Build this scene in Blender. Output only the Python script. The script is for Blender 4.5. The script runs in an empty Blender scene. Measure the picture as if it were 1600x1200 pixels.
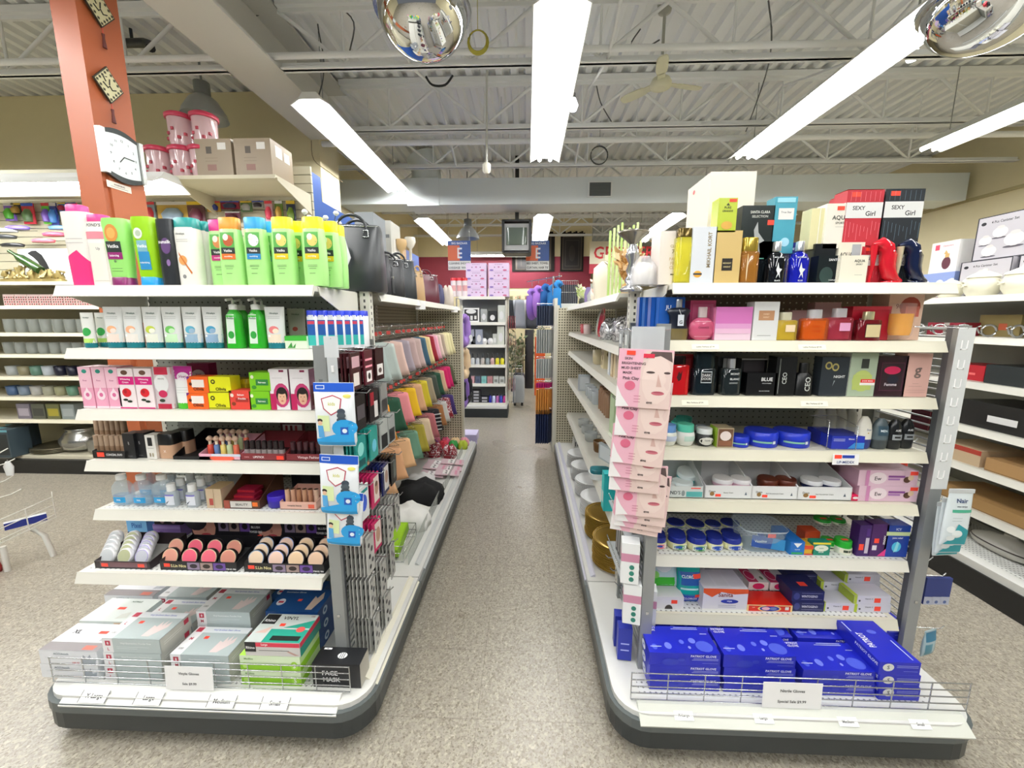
import bpy, math, random
from mathutils import Vector, Matrix
random.seed(7)
PI = math.pi
C = bpy.context.scene.collection
SC = bpy.context.scene
EYE = 1.42
F, PIT, YAW = 625.57, math.radians(9.258), math.radians(2.109)
# ---------------------------------------------------------------- camera
cd = bpy.data.cameras.new('camera'); cam = bpy.data.objects.new('camera', cd); C.objects.link(cam)
cam.location = (0, 0, EYE); cam.rotation_euler = (PI/2-PIT, math.radians(-.08), YAW)
cd.sensor_width = 36; cd.lens = 36*F/1600; cd.clip_start = .05; cd.clip_end = 100
SC.camera = cam
# ---------------------------------------------------------------- world, view
w = bpy.data.worlds.new('world'); SC.world = w; w.use_nodes = True
w.node_tree.nodes['Background'].inputs[0].default_value = (.93, .97, 1, 1)
w.node_tree.nodes['Background'].inputs[1].default_value = .2
SC.view_settings.view_transform = 'Standard'; SC.view_settings.look = 'None'
SC.view_settings.gamma = 1; SC.view_settings.exposure = -0.1; SC.view_settings.use_curve_mapping = False
SC.cycles.max_bounces = 8; SC.cycles.transparent_max_bounces = 24
SC.cycles.sample_clamp_indirect = 4

# ---------------------------------------------------------------- materials
def lin(h):
    h = h.lstrip('#'); o = []
    for i in (0, 2, 4):
        c = int(h[i:i+2], 16)/255
        o.append(c/12.92 if c <= .04045 else ((c+.055)/1.055)**2.4)
    return o
_M = {}
def M(h, r=.5, m=0., a=1., e=0., v=0.):
    k = (h, r, m, a, e, v)
    if k in _M: return _M[k]
    t = bpy.data.materials.new('mat_'+h+('_glass' if a < 1 else ''))
    t.use_nodes = True; n = t.node_tree.nodes; b = n['Principled BSDF']
    c = (*lin(h), 1)
    b.inputs['Base Color'].default_value = c
    b.inputs['Roughness'].default_value = r; b.inputs['Metallic'].default_value = m
    b.inputs['Alpha'].default_value = a
    if e:
        b.inputs['Emission Color'].default_value = c; b.inputs['Emission Strength'].default_value = e
    if v:
        no = n.new('ShaderNodeTexNoise'); no.inputs['Scale'].default_value = 9; no.inputs['Detail'].default_value = 5
        tc = n.new('ShaderNodeTexCoord'); t.node_tree.links.new(tc.outputs['Object'], no.inputs['Vector'])
        mx = n.new('ShaderNodeMix'); mx.data_type = 'RGBA'
        mx.inputs['A'].default_value = tuple(x*(1-v) for x in c[:3])+(1,); mx.inputs['B'].default_value = tuple(min(1, x*(1+v)) for x in c[:3])+(1,)
        t.node_tree.links.new(no.outputs['Fac'], mx.inputs['Factor']); t.node_tree.links.new(mx.outputs['Result'], b.inputs['Base Color'])
    _M[k] = t; return t
def G(h, a=.3): return M(h, .05, 0, a)
def nodes_mat(name, fn):
    t = bpy.data.materials.new(name); t.use_nodes = True
    nt = t.node_tree; fn(nt, nt.nodes, nt.links, nt.nodes['Principled BSDF']); return t
def math_n(nt, op, a, b=None):
    m = nt.nodes.new('ShaderNodeMath'); m.operation = op
    for i, x in enumerate((a, b)):
        if x is None: continue
        if isinstance(x, (int, float)): m.inputs[i].default_value = x
        else: nt.links.new(x, m.inputs[i])
    return m.outputs[0]
def peg(name, h, ax, pitch=.0254, r=.13, dark='3a3a34', ay=2):
    def fn(nt, n, l, b):
        tc = n.new('ShaderNodeTexCoord'); s = n.new('ShaderNodeSeparateXYZ'); l.new(tc.outputs['Object'], s.inputs[0])
        d = []
        for i in (ax, ay):
            f = math_n(nt, 'FRACT', math_n(nt, 'DIVIDE', s.outputs[i], pitch))
            f = math_n(nt, 'SUBTRACT', f, .5); d.append(math_n(nt, 'MULTIPLY', f, f))
        q = math_n(nt, 'LESS_THAN', math_n(nt, 'ADD', d[0], d[1]), r*r)
        mx = n.new('ShaderNodeMix'); mx.data_type = 'RGBA'; l.new(q, mx.inputs['Factor'])
        mx.inputs['A'].default_value = (*lin(h), 1); mx.inputs['B'].default_value = (*lin(dark), 1)
        l.new(mx.outputs['Result'], b.inputs['Base Color']); b.inputs['Roughness'].default_value = .5
    return nodes_mat(name, fn)
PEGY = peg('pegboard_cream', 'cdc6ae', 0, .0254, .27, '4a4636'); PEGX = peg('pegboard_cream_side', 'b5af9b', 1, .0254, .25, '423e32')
PEGG = peg('pegboard_grey', '9a9c96', 0)
PERF = peg('perforated_shelf', 'e2e3e0', 0, .019, .2, '8a8a88', 1)
def floor_fn(nt, n, l, b):
    tc = n.new('ShaderNodeTexCoord')
    def vor(s):
        v = n.new('ShaderNodeTexVoronoi'); v.inputs['Scale'].default_value = s; l.new(tc.outputs['Object'], v.inputs['Vector']); return v
    v1, v2 = vor(130), vor(260)
    r = n.new('ShaderNodeValToRGB'); l.new(v1.outputs['Color'], r.inputs['Fac'])
    e = r.color_ramp.elements; e[0].position = 0; e[0].color = (*lin('7f7768'), 1); e[1].position = 1; e[1].color = (*lin('c2bbac'), 1)
    for p, c in ((.3, '989183'), (.55, 'a39c90'), (.8, 'aea796')):
        q = e.new(p); q.color = (*lin(c), 1)
    r2 = n.new('ShaderNodeValToRGB'); l.new(v2.outputs['Color'], r2.inputs['Fac'])
    e = r2.color_ramp.elements; e[0].position = .12; e[0].color = (.32, .29, .25, 1); e[1].position = .3; e[1].color = (1, 1, 1, 1)
    mx = n.new('ShaderNodeMix'); mx.data_type = 'RGBA'; mx.blend_type = 'MULTIPLY'; mx.inputs['Factor'].default_value = .6
    l.new(r.outputs[0], mx.inputs['A']); l.new(r2.outputs[0], mx.inputs['B'])
    s = n.new('ShaderNodeSeparateXYZ'); l.new(tc.outputs['Object'], s.inputs[0]); d = []
    for i in (0, 1):
        f = math_n(nt, 'FRACT', math_n(nt, 'DIVIDE', math_n(nt, 'ADD', s.outputs[i], .17*(i == 0)), .3048))
        d.append(math_n(nt, 'LESS_THAN', f, .008))
    q = math_n(nt, 'MULTIPLY', math_n(nt, 'MAXIMUM', d[0], d[1]), .45)
    m2 = n.new('ShaderNodeMix'); m2.data_type = 'RGBA'; l.new(q, m2.inputs['Factor']); l.new(mx.outputs['Result'], m2.inputs['A'])
    m2.inputs['B'].default_value = (.12, .1, .08, 1)
    no = n.new('ShaderNodeTexNoise'); no.inputs['Scale'].default_value = 1.3; l.new(tc.outputs['Object'], no.inputs['Vector'])
    l.new(m2.outputs['Result'], b.inputs['Base Color'])
    l.new(math_n(nt, 'ADD', math_n(nt, 'MULTIPLY', no.outputs['Fac'], .2), .2), b.inputs['Roughness'])
FLOOR = nodes_mat('terrazzo_tile', floor_fn)
def spark_fn(nt, n, l, b):
    tc = n.new('ShaderNodeTexCoord'); v = n.new('ShaderNodeTexVoronoi'); v.inputs['Scale'].default_value = 90; l.new(tc.outputs['Object'], v.inputs['Vector'])
    r = n.new('ShaderNodeValToRGB'); l.new(v.outputs['Color'], r.inputs['Fac'])
    e = r.color_ramp.elements; e[0].color = (*lin('8e1426'), 1); e[1].color = (*lin('f4e6e8'), 1); e[0].position = .55; e[1].position = .8
    l.new(r.outputs[0], b.inputs['Base Color'])
FLOWERY = nodes_mat('printed_cloth', spark_fn)
def wrap_fn(nt, n, l, b):
    tc = n.new('ShaderNodeTexCoord'); v = n.new('ShaderNodeTexNoise'); v.inputs['Scale'].default_value = 30; v.inputs['Detail'].default_value = 4; v.inputs['Distortion'].default_value = 2; l.new(tc.outputs['Object'], v.inputs['Vector'])
    r = n.new('ShaderNodeValToRGB'); l.new(v.outputs['Fac'], r.inputs['Fac'])
    e = r.color_ramp.elements; e[0].color = (.12, .12, .13, 1); e[1].color = (.9, .9, .92, 1); e[0].position = .38; e[1].position = .62
    l.new(r.outputs[0], b.inputs['Base Color']); b.inputs['Roughness'].default_value = .15; b.inputs['Metallic'].default_value = .4
FOIL = nodes_mat('crinkled_film', wrap_fn)
WHITE = M('e2e2da', .35); CREAM = M('e9e3cf', .4); SHELF = M('dddbd0', .35, v=.03); DECKW = M('e0e0db', .3)
BLACK = M('141516', .45); DARK = M('26292a', .5); CHROME = M('c9cbcc', .18, .9); STEEL = M('8e9290', .35, .7); GREYM = M('9b9f9e', .4, .4)
CEIL = M('f2f4f3', .6); BEIGE = M('e0d5ae', .7, v=.03); ORANGE = M('c8623c', .5); REDTAG = 'ff4a35'

# ---------------------------------------------------------------- mesh builder
_T = {}
def text_mesh(s):
    if s in _T: return _T[s]
    c = bpy.data.curves.new('t', 'FONT'); c.body = s; c.size = 1; c.offset = .018; c.resolution_u = 2
    c.align_x = 'CENTER'; c.align_y = 'CENTER'
    o = bpy.data.objects.new('t', c); C.objects.link(o)
    bpy.context.view_layer.update()
    me = bpy.data.meshes.new_from_object(o.evaluated_get(bpy.context.evaluated_depsgraph_get()))
    v = [tuple(x.co[:2]) for x in me.vertices]; f = [tuple(p.vertices) for p in me.polygons]
    bpy.data.objects.remove(o); bpy.data.curves.remove(c); bpy.data.meshes.remove(me)
    x0 = min([p[0] for p in v] or [0]); x1 = max([p[0] for p in v] or [1]); y0 = min([p[1] for p in v] or [0]); y1 = max([p[1] for p in v] or [1])
    cx, cy = (x0+x1)/2, (y0+y1)/2
    _T[s] = ([(a-cx, b-cy) for a, b in v], f, x1-x0, y1-y0); return _T[s]
class B:
    def __init__(s): s.v = []; s.f = []; s.mi = []; s.sm = []; s.mats = []; s.X = None
    def add(s, vs, fs, mat, smooth=False):
        if mat not in s.mats: s.mats.append(mat)
        i = s.mats.index(mat); n = len(s.v)
        if s.X is not None: vs = [tuple(s.X @ Vector(p)) for p in vs]
        s.v += [tuple(p) for p in vs]; s.f += [tuple(j+n for j in f) for f in fs]
        s.mi += [i]*len(fs); s.sm += [smooth]*len(fs); return s
    def box(s, x0, y0, z0, x1, y1, z1, mat):
        v = [(x, y, z) for z in (z0, z1) for y in (y0, y1) for x in (x0, x1)]
        return s.add(v, [(0, 2, 3, 1), (4, 5, 7, 6), (0, 1, 5, 4), (2, 6, 7, 3), (0, 4, 6, 2), (1, 3, 7, 5)], mat)
    def cbox(s, cx, cy, z0, w, d, h, mat): return s.box(cx-w/2, cy-d/2, z0, cx+w/2, cy+d/2, z0+h, mat)
    def loft(s, rings, mat, n=20, cap=True, smooth=True, off=(0, 0, 0)):
        # ring: (z, hx, hy, exponent, cx, cy)
        vs = []; fs = []
        for r in rings:
            z, hx, hy = r[:3]; e = r[3] if len(r) > 3 else 2; cx = r[4] if len(r) > 4 else 0; cy = r[5] if len(r) > 5 else 0
            for i in range(n):
                a = 2*PI*(i+.5)/n; c, q = math.cos(a), math.sin(a)
                k = 1/(abs(c)**e+abs(q)**e)**(1/e)
                vs.append((off[0]+cx+hx*c*k, off[1]+cy+hy*q*k, off[2]+z))
        for j in range(len(rings)-1):
            for i in range(n):
                a, b2 = j*n+i, j*n+(i+1) % n; fs.append((a, b2, b2+n, a+n))
        s.add(vs, fs, mat, smooth)
        if cap:
            m = (len(rings)-1)*n
            s.add(vs[:n], [tuple(range(n))[::-1]], mat); s.add(vs[m:m+n], [tuple(range(n))], mat)
        return s
    def lathe(s, prof, mat, n=20, off=(0, 0, 0), cap=True, smooth=True): return s.loft([(z, r, r) for r, z in prof], mat, n, cap, smooth, off)
    def tube(s, pts, r, mat, n=6, closed=False):
        P = [Vector(p) for p in pts]; vs = []; fs = []; m = len(P)
        for i, p in enumerate(P):
            a = P[i-1] if (i or closed) else P[0]; b2 = P[(i+1) % m] if (i < m-1 or closed) else P[-1]
            t = (b2-a).normalized(); u = t.orthogonal().normalized() if abs(t.z) > .9 else t.cross(Vector((0, 0, 1))).normalized()
            w2 = t.cross(u).normalized()
            rr = r[i] if isinstance(r, (list, tuple)) else r
            for k in range(n): q = 2*PI*k/n; vs.append(p+u*math.cos(q)*rr+w2*math.sin(q)*rr)
        for i in range(m if closed else m-1):
            for k in range(n):
                a, b2 = i*n+k, i*n+(k+1) % n; c2 = ((i+1) % m)*n
                fs.append((a, b2, c2+(k+1) % n, c2+k))
        s.add(vs, fs, mat, True)
        if not closed: s.add(vs[:n], [tuple(range(n))[::-1]], mat); s.add(vs[-n:], [tuple(range(n))], mat)
        return s
    def prism(s, poly, mat, fr, depth):
        # polygon in frame fr=(origin, right, up) extruded along normal (right x up) backwards by depth
        o, r, u = [Vector(q) for q in fr]; nn = r.cross(u).normalized(); n = len(poly)
        a = [o+r*p[0]+u*p[1] for p in poly]; b2 = [q-nn*depth for q in a]
        return s.add(a+b2, [tuple(range(n)), tuple(range(n, 2*n))[::-1]]+[(i, i+n, (i+1) % n+n, (i+1) % n) for i in range(n)], mat)
    def text(s, t, o, r, u, h, mat, w=None, wrap=None):
        v, f, tw, th = text_mesh(t); k = h
        if w and tw*k > w: kx = w/tw
        else: kx = k
        o, r, u = Vector(o), Vector(r), Vector(u)
        if wrap: vs = [wrap(o.x+r.x*p[0]*kx+u.x*p[1]*k, o.z+r.z*p[0]*kx+u.z*p[1]*k) for p in v]
        else: vs = [o+r*p[0]*kx+u*p[1]*k for p in v]
        return s.add(vs, f, mat)
    def build(s, name, parent=None, loc=None, rz=0):
        me = bpy.data.meshes.new(name); me.from_pydata(s.v, [], s.f)
        for m in s.mats: me.materials.append(m)
        me.polygons.foreach_set('material_index', s.mi); me.polygons.foreach_set('use_smooth', s.sm); me.update()
        o = bpy.data.objects.new(name, me); C.objects.link(o)
        if parent: o.parent = parent
        if loc: o.location = loc
        if rz: o.rotation_euler = (0, 0, rz)
        return o
def fan(b, poly, pp, mat, lv=1):
    n = len(poly); c = (sum(p[0] for p in poly)/n, sum(p[1] for p in poly)/n); T = [(c, poly[i], poly[(i+1) % n]) for i in range(n)]
    for _ in range(lv):
        N = []
        for a, d, e in T:
            m = lambda p, q: ((p[0]+q[0])/2, (p[1]+q[1])/2)
            x, y, z = m(a, d), m(d, e), m(e, a); N += [(a, x, z), (x, d, y), (z, y, e), (x, y, z)]
        T = N
    b.add([pp(*p) for t in T for p in t], [(3*i, 3*i+1, 3*i+2) for i in range(len(T))], mat)
def prints(b, P, w, h, d, surf=None, top=None, eps=.0006):
    """flat printed shapes; kinds r rect, c ellipse, p polygon, t text; face f front, T top, L left, R right; normalised coords"""
    def fr(face):
        if face == 'T': return (lambda u, v: (-w/2+u*w, -d/2+v*d, h+eps)), w, d, (1, 0, 0), (0, 1, 0)
        if face == 'L': return (lambda u, v: (-w/2-eps, d/2-u*d, v*h)), d, h, (0, -1, 0), (0, 0, 1)
        if face == 'R': return (lambda u, v: (w/2+eps, -d/2+u*d, v*h)), d, h, (0, 1, 0), (0, 0, 1)
        if surf: return (lambda u, v: surf(-w/2+u*w, v*h)), w, h, (1, 0, 0), (0, 0, 1)
        return (lambda u, v: (-w/2+u*w, -d/2-eps, v*h)), w, h, (1, 0, 0), (0, 0, 1)
    lay = 0
    for q in P:
        face = 'f'
        if q[0] in 'fTLR': face = q[0]; q = q[1:]
        pt, W_, H_, rv, uv = fr(face); k = q[0]; lay += 1
        nrm = Vector(rv).cross(Vector(uv))*(.00007*lay)
        def pp(u, v): return Vector(pt(u, v))+nrm
        if k == 'r':
            _, u0, v0, u1, v1, c = q[:6]; n = 6 if surf and face == 'f' else 1; mz = 4 if surf and face == 'f' else 1
            vs = [pp(u0+(u1-u0)*i/n, v0+(v1-v0)*j/mz) for j in range(mz+1) for i in range(n+1)]
            b.add(vs, [(j*(n+1)+i, j*(n+1)+i+1, (j+1)*(n+1)+i+1, (j+1)*(n+1)+i) for j in range(mz) for i in range(n)], M(c, .45), bool(surf))
        elif k == 'c':
            _, cu, cv, ru, rv_, c = q[:6]; n = 14
            vs = [pp(cu, cv)]+[pp(cu+ru*math.cos(2*PI*i/n), cv+rv_*math.sin(2*PI*i/n)) for i in range(n)]
            if surf and face == 'f': fan(b, [(cu+ru*math.cos(2*PI*i/n), cv+rv_*math.sin(2*PI*i/n)) for i in range(n)], pp, M(c, .45))
            else: b.add(vs, [(0, i+1, (i+1) % n+1) for i in range(n)], M(c, .45))
        elif k == 'p':
            if surf and face == 'f': fan(b, q[1], pp, M(q[2], .45), 3)
            else: vs = [pp(*p) for p in q[1]]; b.add(vs, [tuple(range(len(vs)))], M(q[2], .45))
        elif k == 't':
            _, s_, cu, cv, hh, c = q[:6]; mw = q[6] if len(q) > 6 else .9; rot = q[7] if len(q) > 7 else 0
            o = Vector(pt(cu, cv)); rv2, uv2 = (Vector(rv), Vector(uv)) if not rot else (Vector(uv), -Vector(rv))
            if surf and face == 'f':
                b.text(s_, (-w/2+cu*w, 0, cv*h), rv2, uv2, hh*H_, M(c, .45), mw*(H_ if rot else W_), lambda x, z: Vector(surf(x, z))+nrm)
            else: b.text(s_, o+nrm, rv2, uv2, hh*(W_ if rot else H_), M(c, .45), mw*(H_ if rot else W_))

# ---------------------------------------------------------------- object bookkeeping
def tag(o, label=None, cat=None, group=None, kind=None):
    if label: o['label'] = label
    if cat: o['category'] = cat
    if group: o['group'] = group
    if kind: o['kind'] = kind
    return o
def empty(name, loc=(0, 0, 0), rz=0):
    o = bpy.data.objects.new(name, None); C.objects.link(o); o.location = loc; o.rotation_euler = (0, 0, rz); o.empty_display_size = .1; return o
KIDS = {}
def kid(b, name, parent, label=None):
    o = b.build(name, parent)
    if label: o['label'] = label
    KIDS.setdefault(parent.name, []).append(o); return o
def dup(o, parent=None):
    c = o.copy(); C.objects.link(c)
    for k in ('label', 'group'):
        if parent is None and k in c: del c[k]
    if parent: c.parent = parent
    for ch in KIDS.get(o.name, []): KIDS.setdefault(c.name, []).append(dup(ch, c))
    return c
USED = set()
def inst(o, loc, label=None, group=None, rz=0, scale=None, rx=0, ry=0):
    """first call places the thing itself, later calls a copy with its parts"""
    if o.name in USED: c = dup(o)
    else: USED.add(o.name); c = o
    c.location = loc; c.rotation_euler = (rx, ry, rz)
    if scale: c.scale = scale if isinstance(scale, tuple) else (scale,)*3
    if o.get('category'): c['category'] = o['category']
    return tag(c, label, None, group)
def struct(b, name): return tag(b.build(name), kind='structure')
ORD = ['first', 'second', 'third', 'fourth', 'fifth', 'sixth', 'seventh', 'eighth', 'ninth', 'tenth', 'eleventh', 'twelfth', 'thirteenth', 'fourteenth', 'fifteenth', 'sixteenth', 'seventeenth', 'eighteenth', 'nineteenth', 'twentieth']
def nl(i): return 'leftmost' if i == 0 else ORD[i]+' from the left'
def nf(i): return 'nearest' if i == 0 else ORD[i]+' from the front'
def nb(i): return 'lowest' if i == 0 else ORD[i]+' from the bottom'
def nt_(i): return 'topmost' if i == 0 else ORD[i]+' from the top'
def ray(px, py):
    x = (px-800)/F; v = (600-py)/F
    d = math.cos(PIT)+v*math.sin(PIT); z = -math.sin(PIT)+v*math.cos(PIT)
    X = x*math.cos(YAW)-d*math.sin(YAW); Y = x*math.sin(YAW)+d*math.cos(YAW)
    return X/Y, z/Y
def at(px, py, Y): x, z = ray(px, py); return x*Y, Y, EYE+z*Y
def kpx(Y, z): return (Y*math.cos(PIT)-(z-EYE)*math.sin(PIT))/F   # metres per pixel there

# ================================================================ ROOM
b = B(); b.box(-9, -4, -.05, 9, 16, 0, FLOOR); struct(b, 'floor')
DZ = 3.90
b = B(); p = .152; prof = []
x = -9
while x < 9:
    prof += [(x, 0), (x+.06, 0), (x+.078, .042), (x+.134, .042)]; x += p
vs = [(a, y, DZ+c) for y in (-4, 16) for a, c in prof]; n = len(prof)
b.add(vs, [(i, i+1, i+1+n, i+n) for i in range(n-1)], CEIL); b.box(-9, -4, DZ+.06, 9, 16, DZ+.1, CEIL); struct(b, 'ceiling')
b = B(); b.box(-9, 4.79, 0, -2.6, 4.95, DZ, BEIGE); b.box(-2.6, 4.79, 0, -2.35, 5.25, DZ, BEIGE); struct(b, 'wall_left_front')
b = B(); b.box(-2.95, 5.2, 0, -2.8, 10.6, DZ, BEIGE); struct(b, 'wall_left_side')
b = B(); b.box(-2.95, 10.6, 0, 1.62, 10.75, DZ, BEIGE); struct(b, 'wall_back')
b = B(); b.box(-2.8, 10.585, 2.2, 1.62, 10.6, 2.98, M('7c1f33', .6)); struct(b, 'trim_1')
b = B(); b.box(1.5, 15.85, 0, 9, 16, DZ, BEIGE); struct(b, 'wall_back_far')
b = B(); b.box(6.2, -4, 0, 6.35, 16, DZ, BEIGE); b.box(6.17, -4, 3.05, 6.2, 16, 3.09, M('b0a478', .7)); struct(b, 'wall_right')
b = B(); b.box(-9.1, -4, 0, -9, 16, DZ, BEIGE); struct(b, 'wall_left')
# joists
def joist(Y, x0, x1, lab):
    t = empty('roof_joist', ((x0+x1)/2, Y, 3.40)); tag(t, lab, 'roof joist', 'open web roof joists'); L = (x1-x0)/2
    b = B(); b.box(-L, -.035, 0, L, .035, .012, CEIL); b.box(-L, -.012, 0, L, .012, .05, CEIL); kid(b, 'bottom_chord', t)
    b = B(); b.box(-L, -.05, .44, L, .05, .49, CEIL); b.box(-L, -.012, .41, L, .012, .44, CEIL); kid(b, 'top_chord', t)
    b = B(); x = -L; i = 0; s = 1.02
    while x+s < L:
        b.tube([(x, 0, .42), (x+s/2, 0, .04), (x+s, 0, .42)], .017, CEIL, 5); b.tube([(x+s/2, .0, .04), (x+s/2, 0, .42)], .012, CEIL, 4); x += s
    kid(b, 'web', t)
js = [2.46, 3.54, 4.62, 5.7, 6.9, 8.0, 9.1]
for i, Y in enumerate(js):
    joist(Y, -1.99 if Y < 4.7 else -2.79, 6.19, 'white open web steel joist spanning the aisle ceiling, %s' % nf(i))
joist(js[1], -8.9, -2.45, 'white open web steel joist over the left side wall shelving')
for i, Y in enumerate([10.2]): joist(Y, -2.79, 6.19, 'white open web steel joist nearest to the far back wall')
b = B()
for z0, z1, wd in ((3.40, 3.42, .44), (3.84, 3.86, .44), (3.42, 3.84, .02)): b.box(-2.22-wd/2, -.0, z0, -2.22+wd/2, 4.79, z1, M('d6d5cf', .5))
tag(b.build('steel_beam'), 'large white steel girder running from above the orange column to the wall corner', 'beam')
# bridging bars along the aisle
for i, X in enumerate((-.95, .62, 2.6)):
    b = B(); b.tube([(X, 2.5, 3.77), (X, 3.54, 3.42), (X, 4.62, 3.77), (X, 5.7, 3.42), (X, 6.9, 3.77)], .014, CEIL, 5)
    tag(b.build('bridging_bar'), 'white diagonal bridging bar zigzagging between the roof joists, %s' % nl(i), 'bridging bar', 'joist bridging bars')
b = B(); b.tube([(-2.42, 4.87, 3.385), (6.1, 4.87, 3.385)], .03, CEIL, 10)
for k in range(6): b.tube([(-1.8+k*1.5, 4.87, 3.41), (-1.8+k*1.5, 4.87, 3.84)], .006, CEIL, 4)
tag(b.build('sprinkler_pipe'), 'white sprinkler pipe crossing the ceiling behind the second row of strip lights', 'pipe')
b = B(); b.tube([(-9, 3.46, 3.46), (-2.5, 3.46, 3.46), (6.1, 3.46, 3.46)], .024, CEIL, 10)
tag(b.build('conduit_pipe'), 'white conduit pipe running just below the nearest visible joist', 'pipe')
# duct
t = empty('ventilation_duct', (0, 6.2, 3.2)); tag(t, 'large pale grey ventilation duct with louvred grille crossing the ceiling', 'duct')
DM = M('dde4e4', .45)
b = B(); x, z = ray(540, 280); Yd = 6.15
b.box(-2.78, -.04, -.12, -1.76, .4, .22, DM); b.box(-1.29, -.05, -.14, 6.1, .4, .22, DM)
b.box(-1.76, -.06, -.15, -1.29, .41, .23, DM)
kid(b, 'duct_run', t)
b = B(); b.tube([(-1.52, .17, .2), (-1.52, .17, .4), (-1.6, .17, .6)], .22, DM, 16); kid(b, 'elbow', t)
b = B(); b.box(.86, -.075, -.06, 1.2, -.05, .15, M('e3e6e4', .4))
for k in range(9): b.box(.89, -.082, -.035+k*.019, 1.17, -.072, -.028+k*.019, M('6b716f', .5))
b.box(.88, -.078, -.045, 1.18, -.0755, .135, M('4a4f4e')); kid(b, 'grille', t)

# ---------------------------------------------------------------- lights
def strip_light(x, y0, y1, z, lab, power=60, chain=True, along='y'):
    L = abs(y1-y0)
    t = empty('strip_light', (x, (y0+y1)/2, z), 0 if along == 'y' else PI/2); tag(t, lab, 'ceiling light', 'fluorescent strip lights')
    b = B(); b.prism([(-.17, -.02), (-.09, .035), (-.06, .075), (.06, .075), (.09, .035), (.17, -.02), (.165, -.024), (.085, .02), (-.085, .02), (-.165, -.024)], M('e4e6e2', .4), ((0, -L/2, 0), (1, 0, 0), (0, 0, 1)), L)
    kid(b, 'housing', t)
    for s in (-1, 1):
        for h in (0, 1):
            b = B(); q = .015; b.tube([(s*.06, -L/2+.03+h*L/2, -.005), (s*.06, -.03+h*L/2, -.005)], .02, M('ffffff', .5, e=42.), 8); kid(b, 'tube', t)
    if chain or y0 > 5:
        for k in (-1, 1):
            b = B(); b.tube([(0, k*L*.40, .07), (0, k*L*.40, (DZ-z if chain else .92)-.02)], .004, GREYM, 4); kid(b, 'chain', t)
    ld = bpy.data.lights.new('strip_light_lamp', 'AREA'); ld.shape = 'RECTANGLE'; ld.size = .3; ld.size_y = L; ld.energy = power*.15; ld.color = (1, 1, .97)
    lo = bpy.data.objects.new('strip_light_lamp', ld); C.objects.link(lo); lo.parent = t; lo.location = (0, 0, -.035)
    return t
ZF = 3.21
strip_light(.19, 2.6, 4.95, ZF, 'long glowing fluorescent strip light over the centre aisle at the top of the photo', 70)
strip_light(-1.83, 3.62, 6.02, ZF, 'long glowing fluorescent strip light above the black handbags left of the aisle', 70)
strip_light(2.4, 2.6, 4.95, ZF, 'long glowing fluorescent strip light slanting above the boxed perfumes', 70)
strip_light(4.25, 2.4, 4.8, ZF, 'fluorescent strip light on chains at the upper right above the canister boxes', 60)
strip_light(-1.8, 7.2, 9.6, ZF-.1, 'far fluorescent strip light left of the hanging television', 60)
strip_light(.26, 7.0, 9.4, ZF-.1, 'far fluorescent strip light right of the hanging television', 60)
strip_light(2.45, 7.0, 9.4, ZF-.1, 'far fluorescent strip light behind the tall white perfume box', 60)
strip_light(4.2, 7.0, 9.4, ZF-.1, 'far fluorescent strip light behind the black and red perfume boxes', 60)
strip_light(-3.75, 0, 2.4, 2.43, 'wall fluorescent strip light over the toys left of the orange column', 25, False, 'x').location = (-3.9, 3.15, 2.42)
strip_light(-1.0, 8.6, 10.4, 2.5, 'fluorescent strip light hung over the far back counter', 20, False, 'x').location = (-.5, 10.1, 2.95)
# the store's lights overhead and behind the viewpoint
for i, X in enumerate((-3.2, -1.2, .6, 2.4)):
    strip_light(X, -.4, 2.0, ZF, 'fluorescent strip light overhead out of the photo, %s' % nl(i), 80)
    strip_light(X, -3.4, -1.0, ZF, 'fluorescent strip light behind the viewpoint, %s' % nl(i), 80)
strip_light(-5.4, 1.4, 3.8, ZF, 'unseen added strip light brightening the wall over the left wall aisle', 120)  # unseen fixture, put in and turned up to lift the upper left wall
strip_light(-4.0, -.9, 1.5, ZF, 'unseen added strip light over the far left aisle, brightening the left wall', 100)  # added out of view as extra fill for the left wall
strip_light(5.3, .4, 2.8, ZF, 'unseen added strip light over the right wall aisle, brightening the right wall', 120)  # added out of view so the right wall comes out brighter
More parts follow.
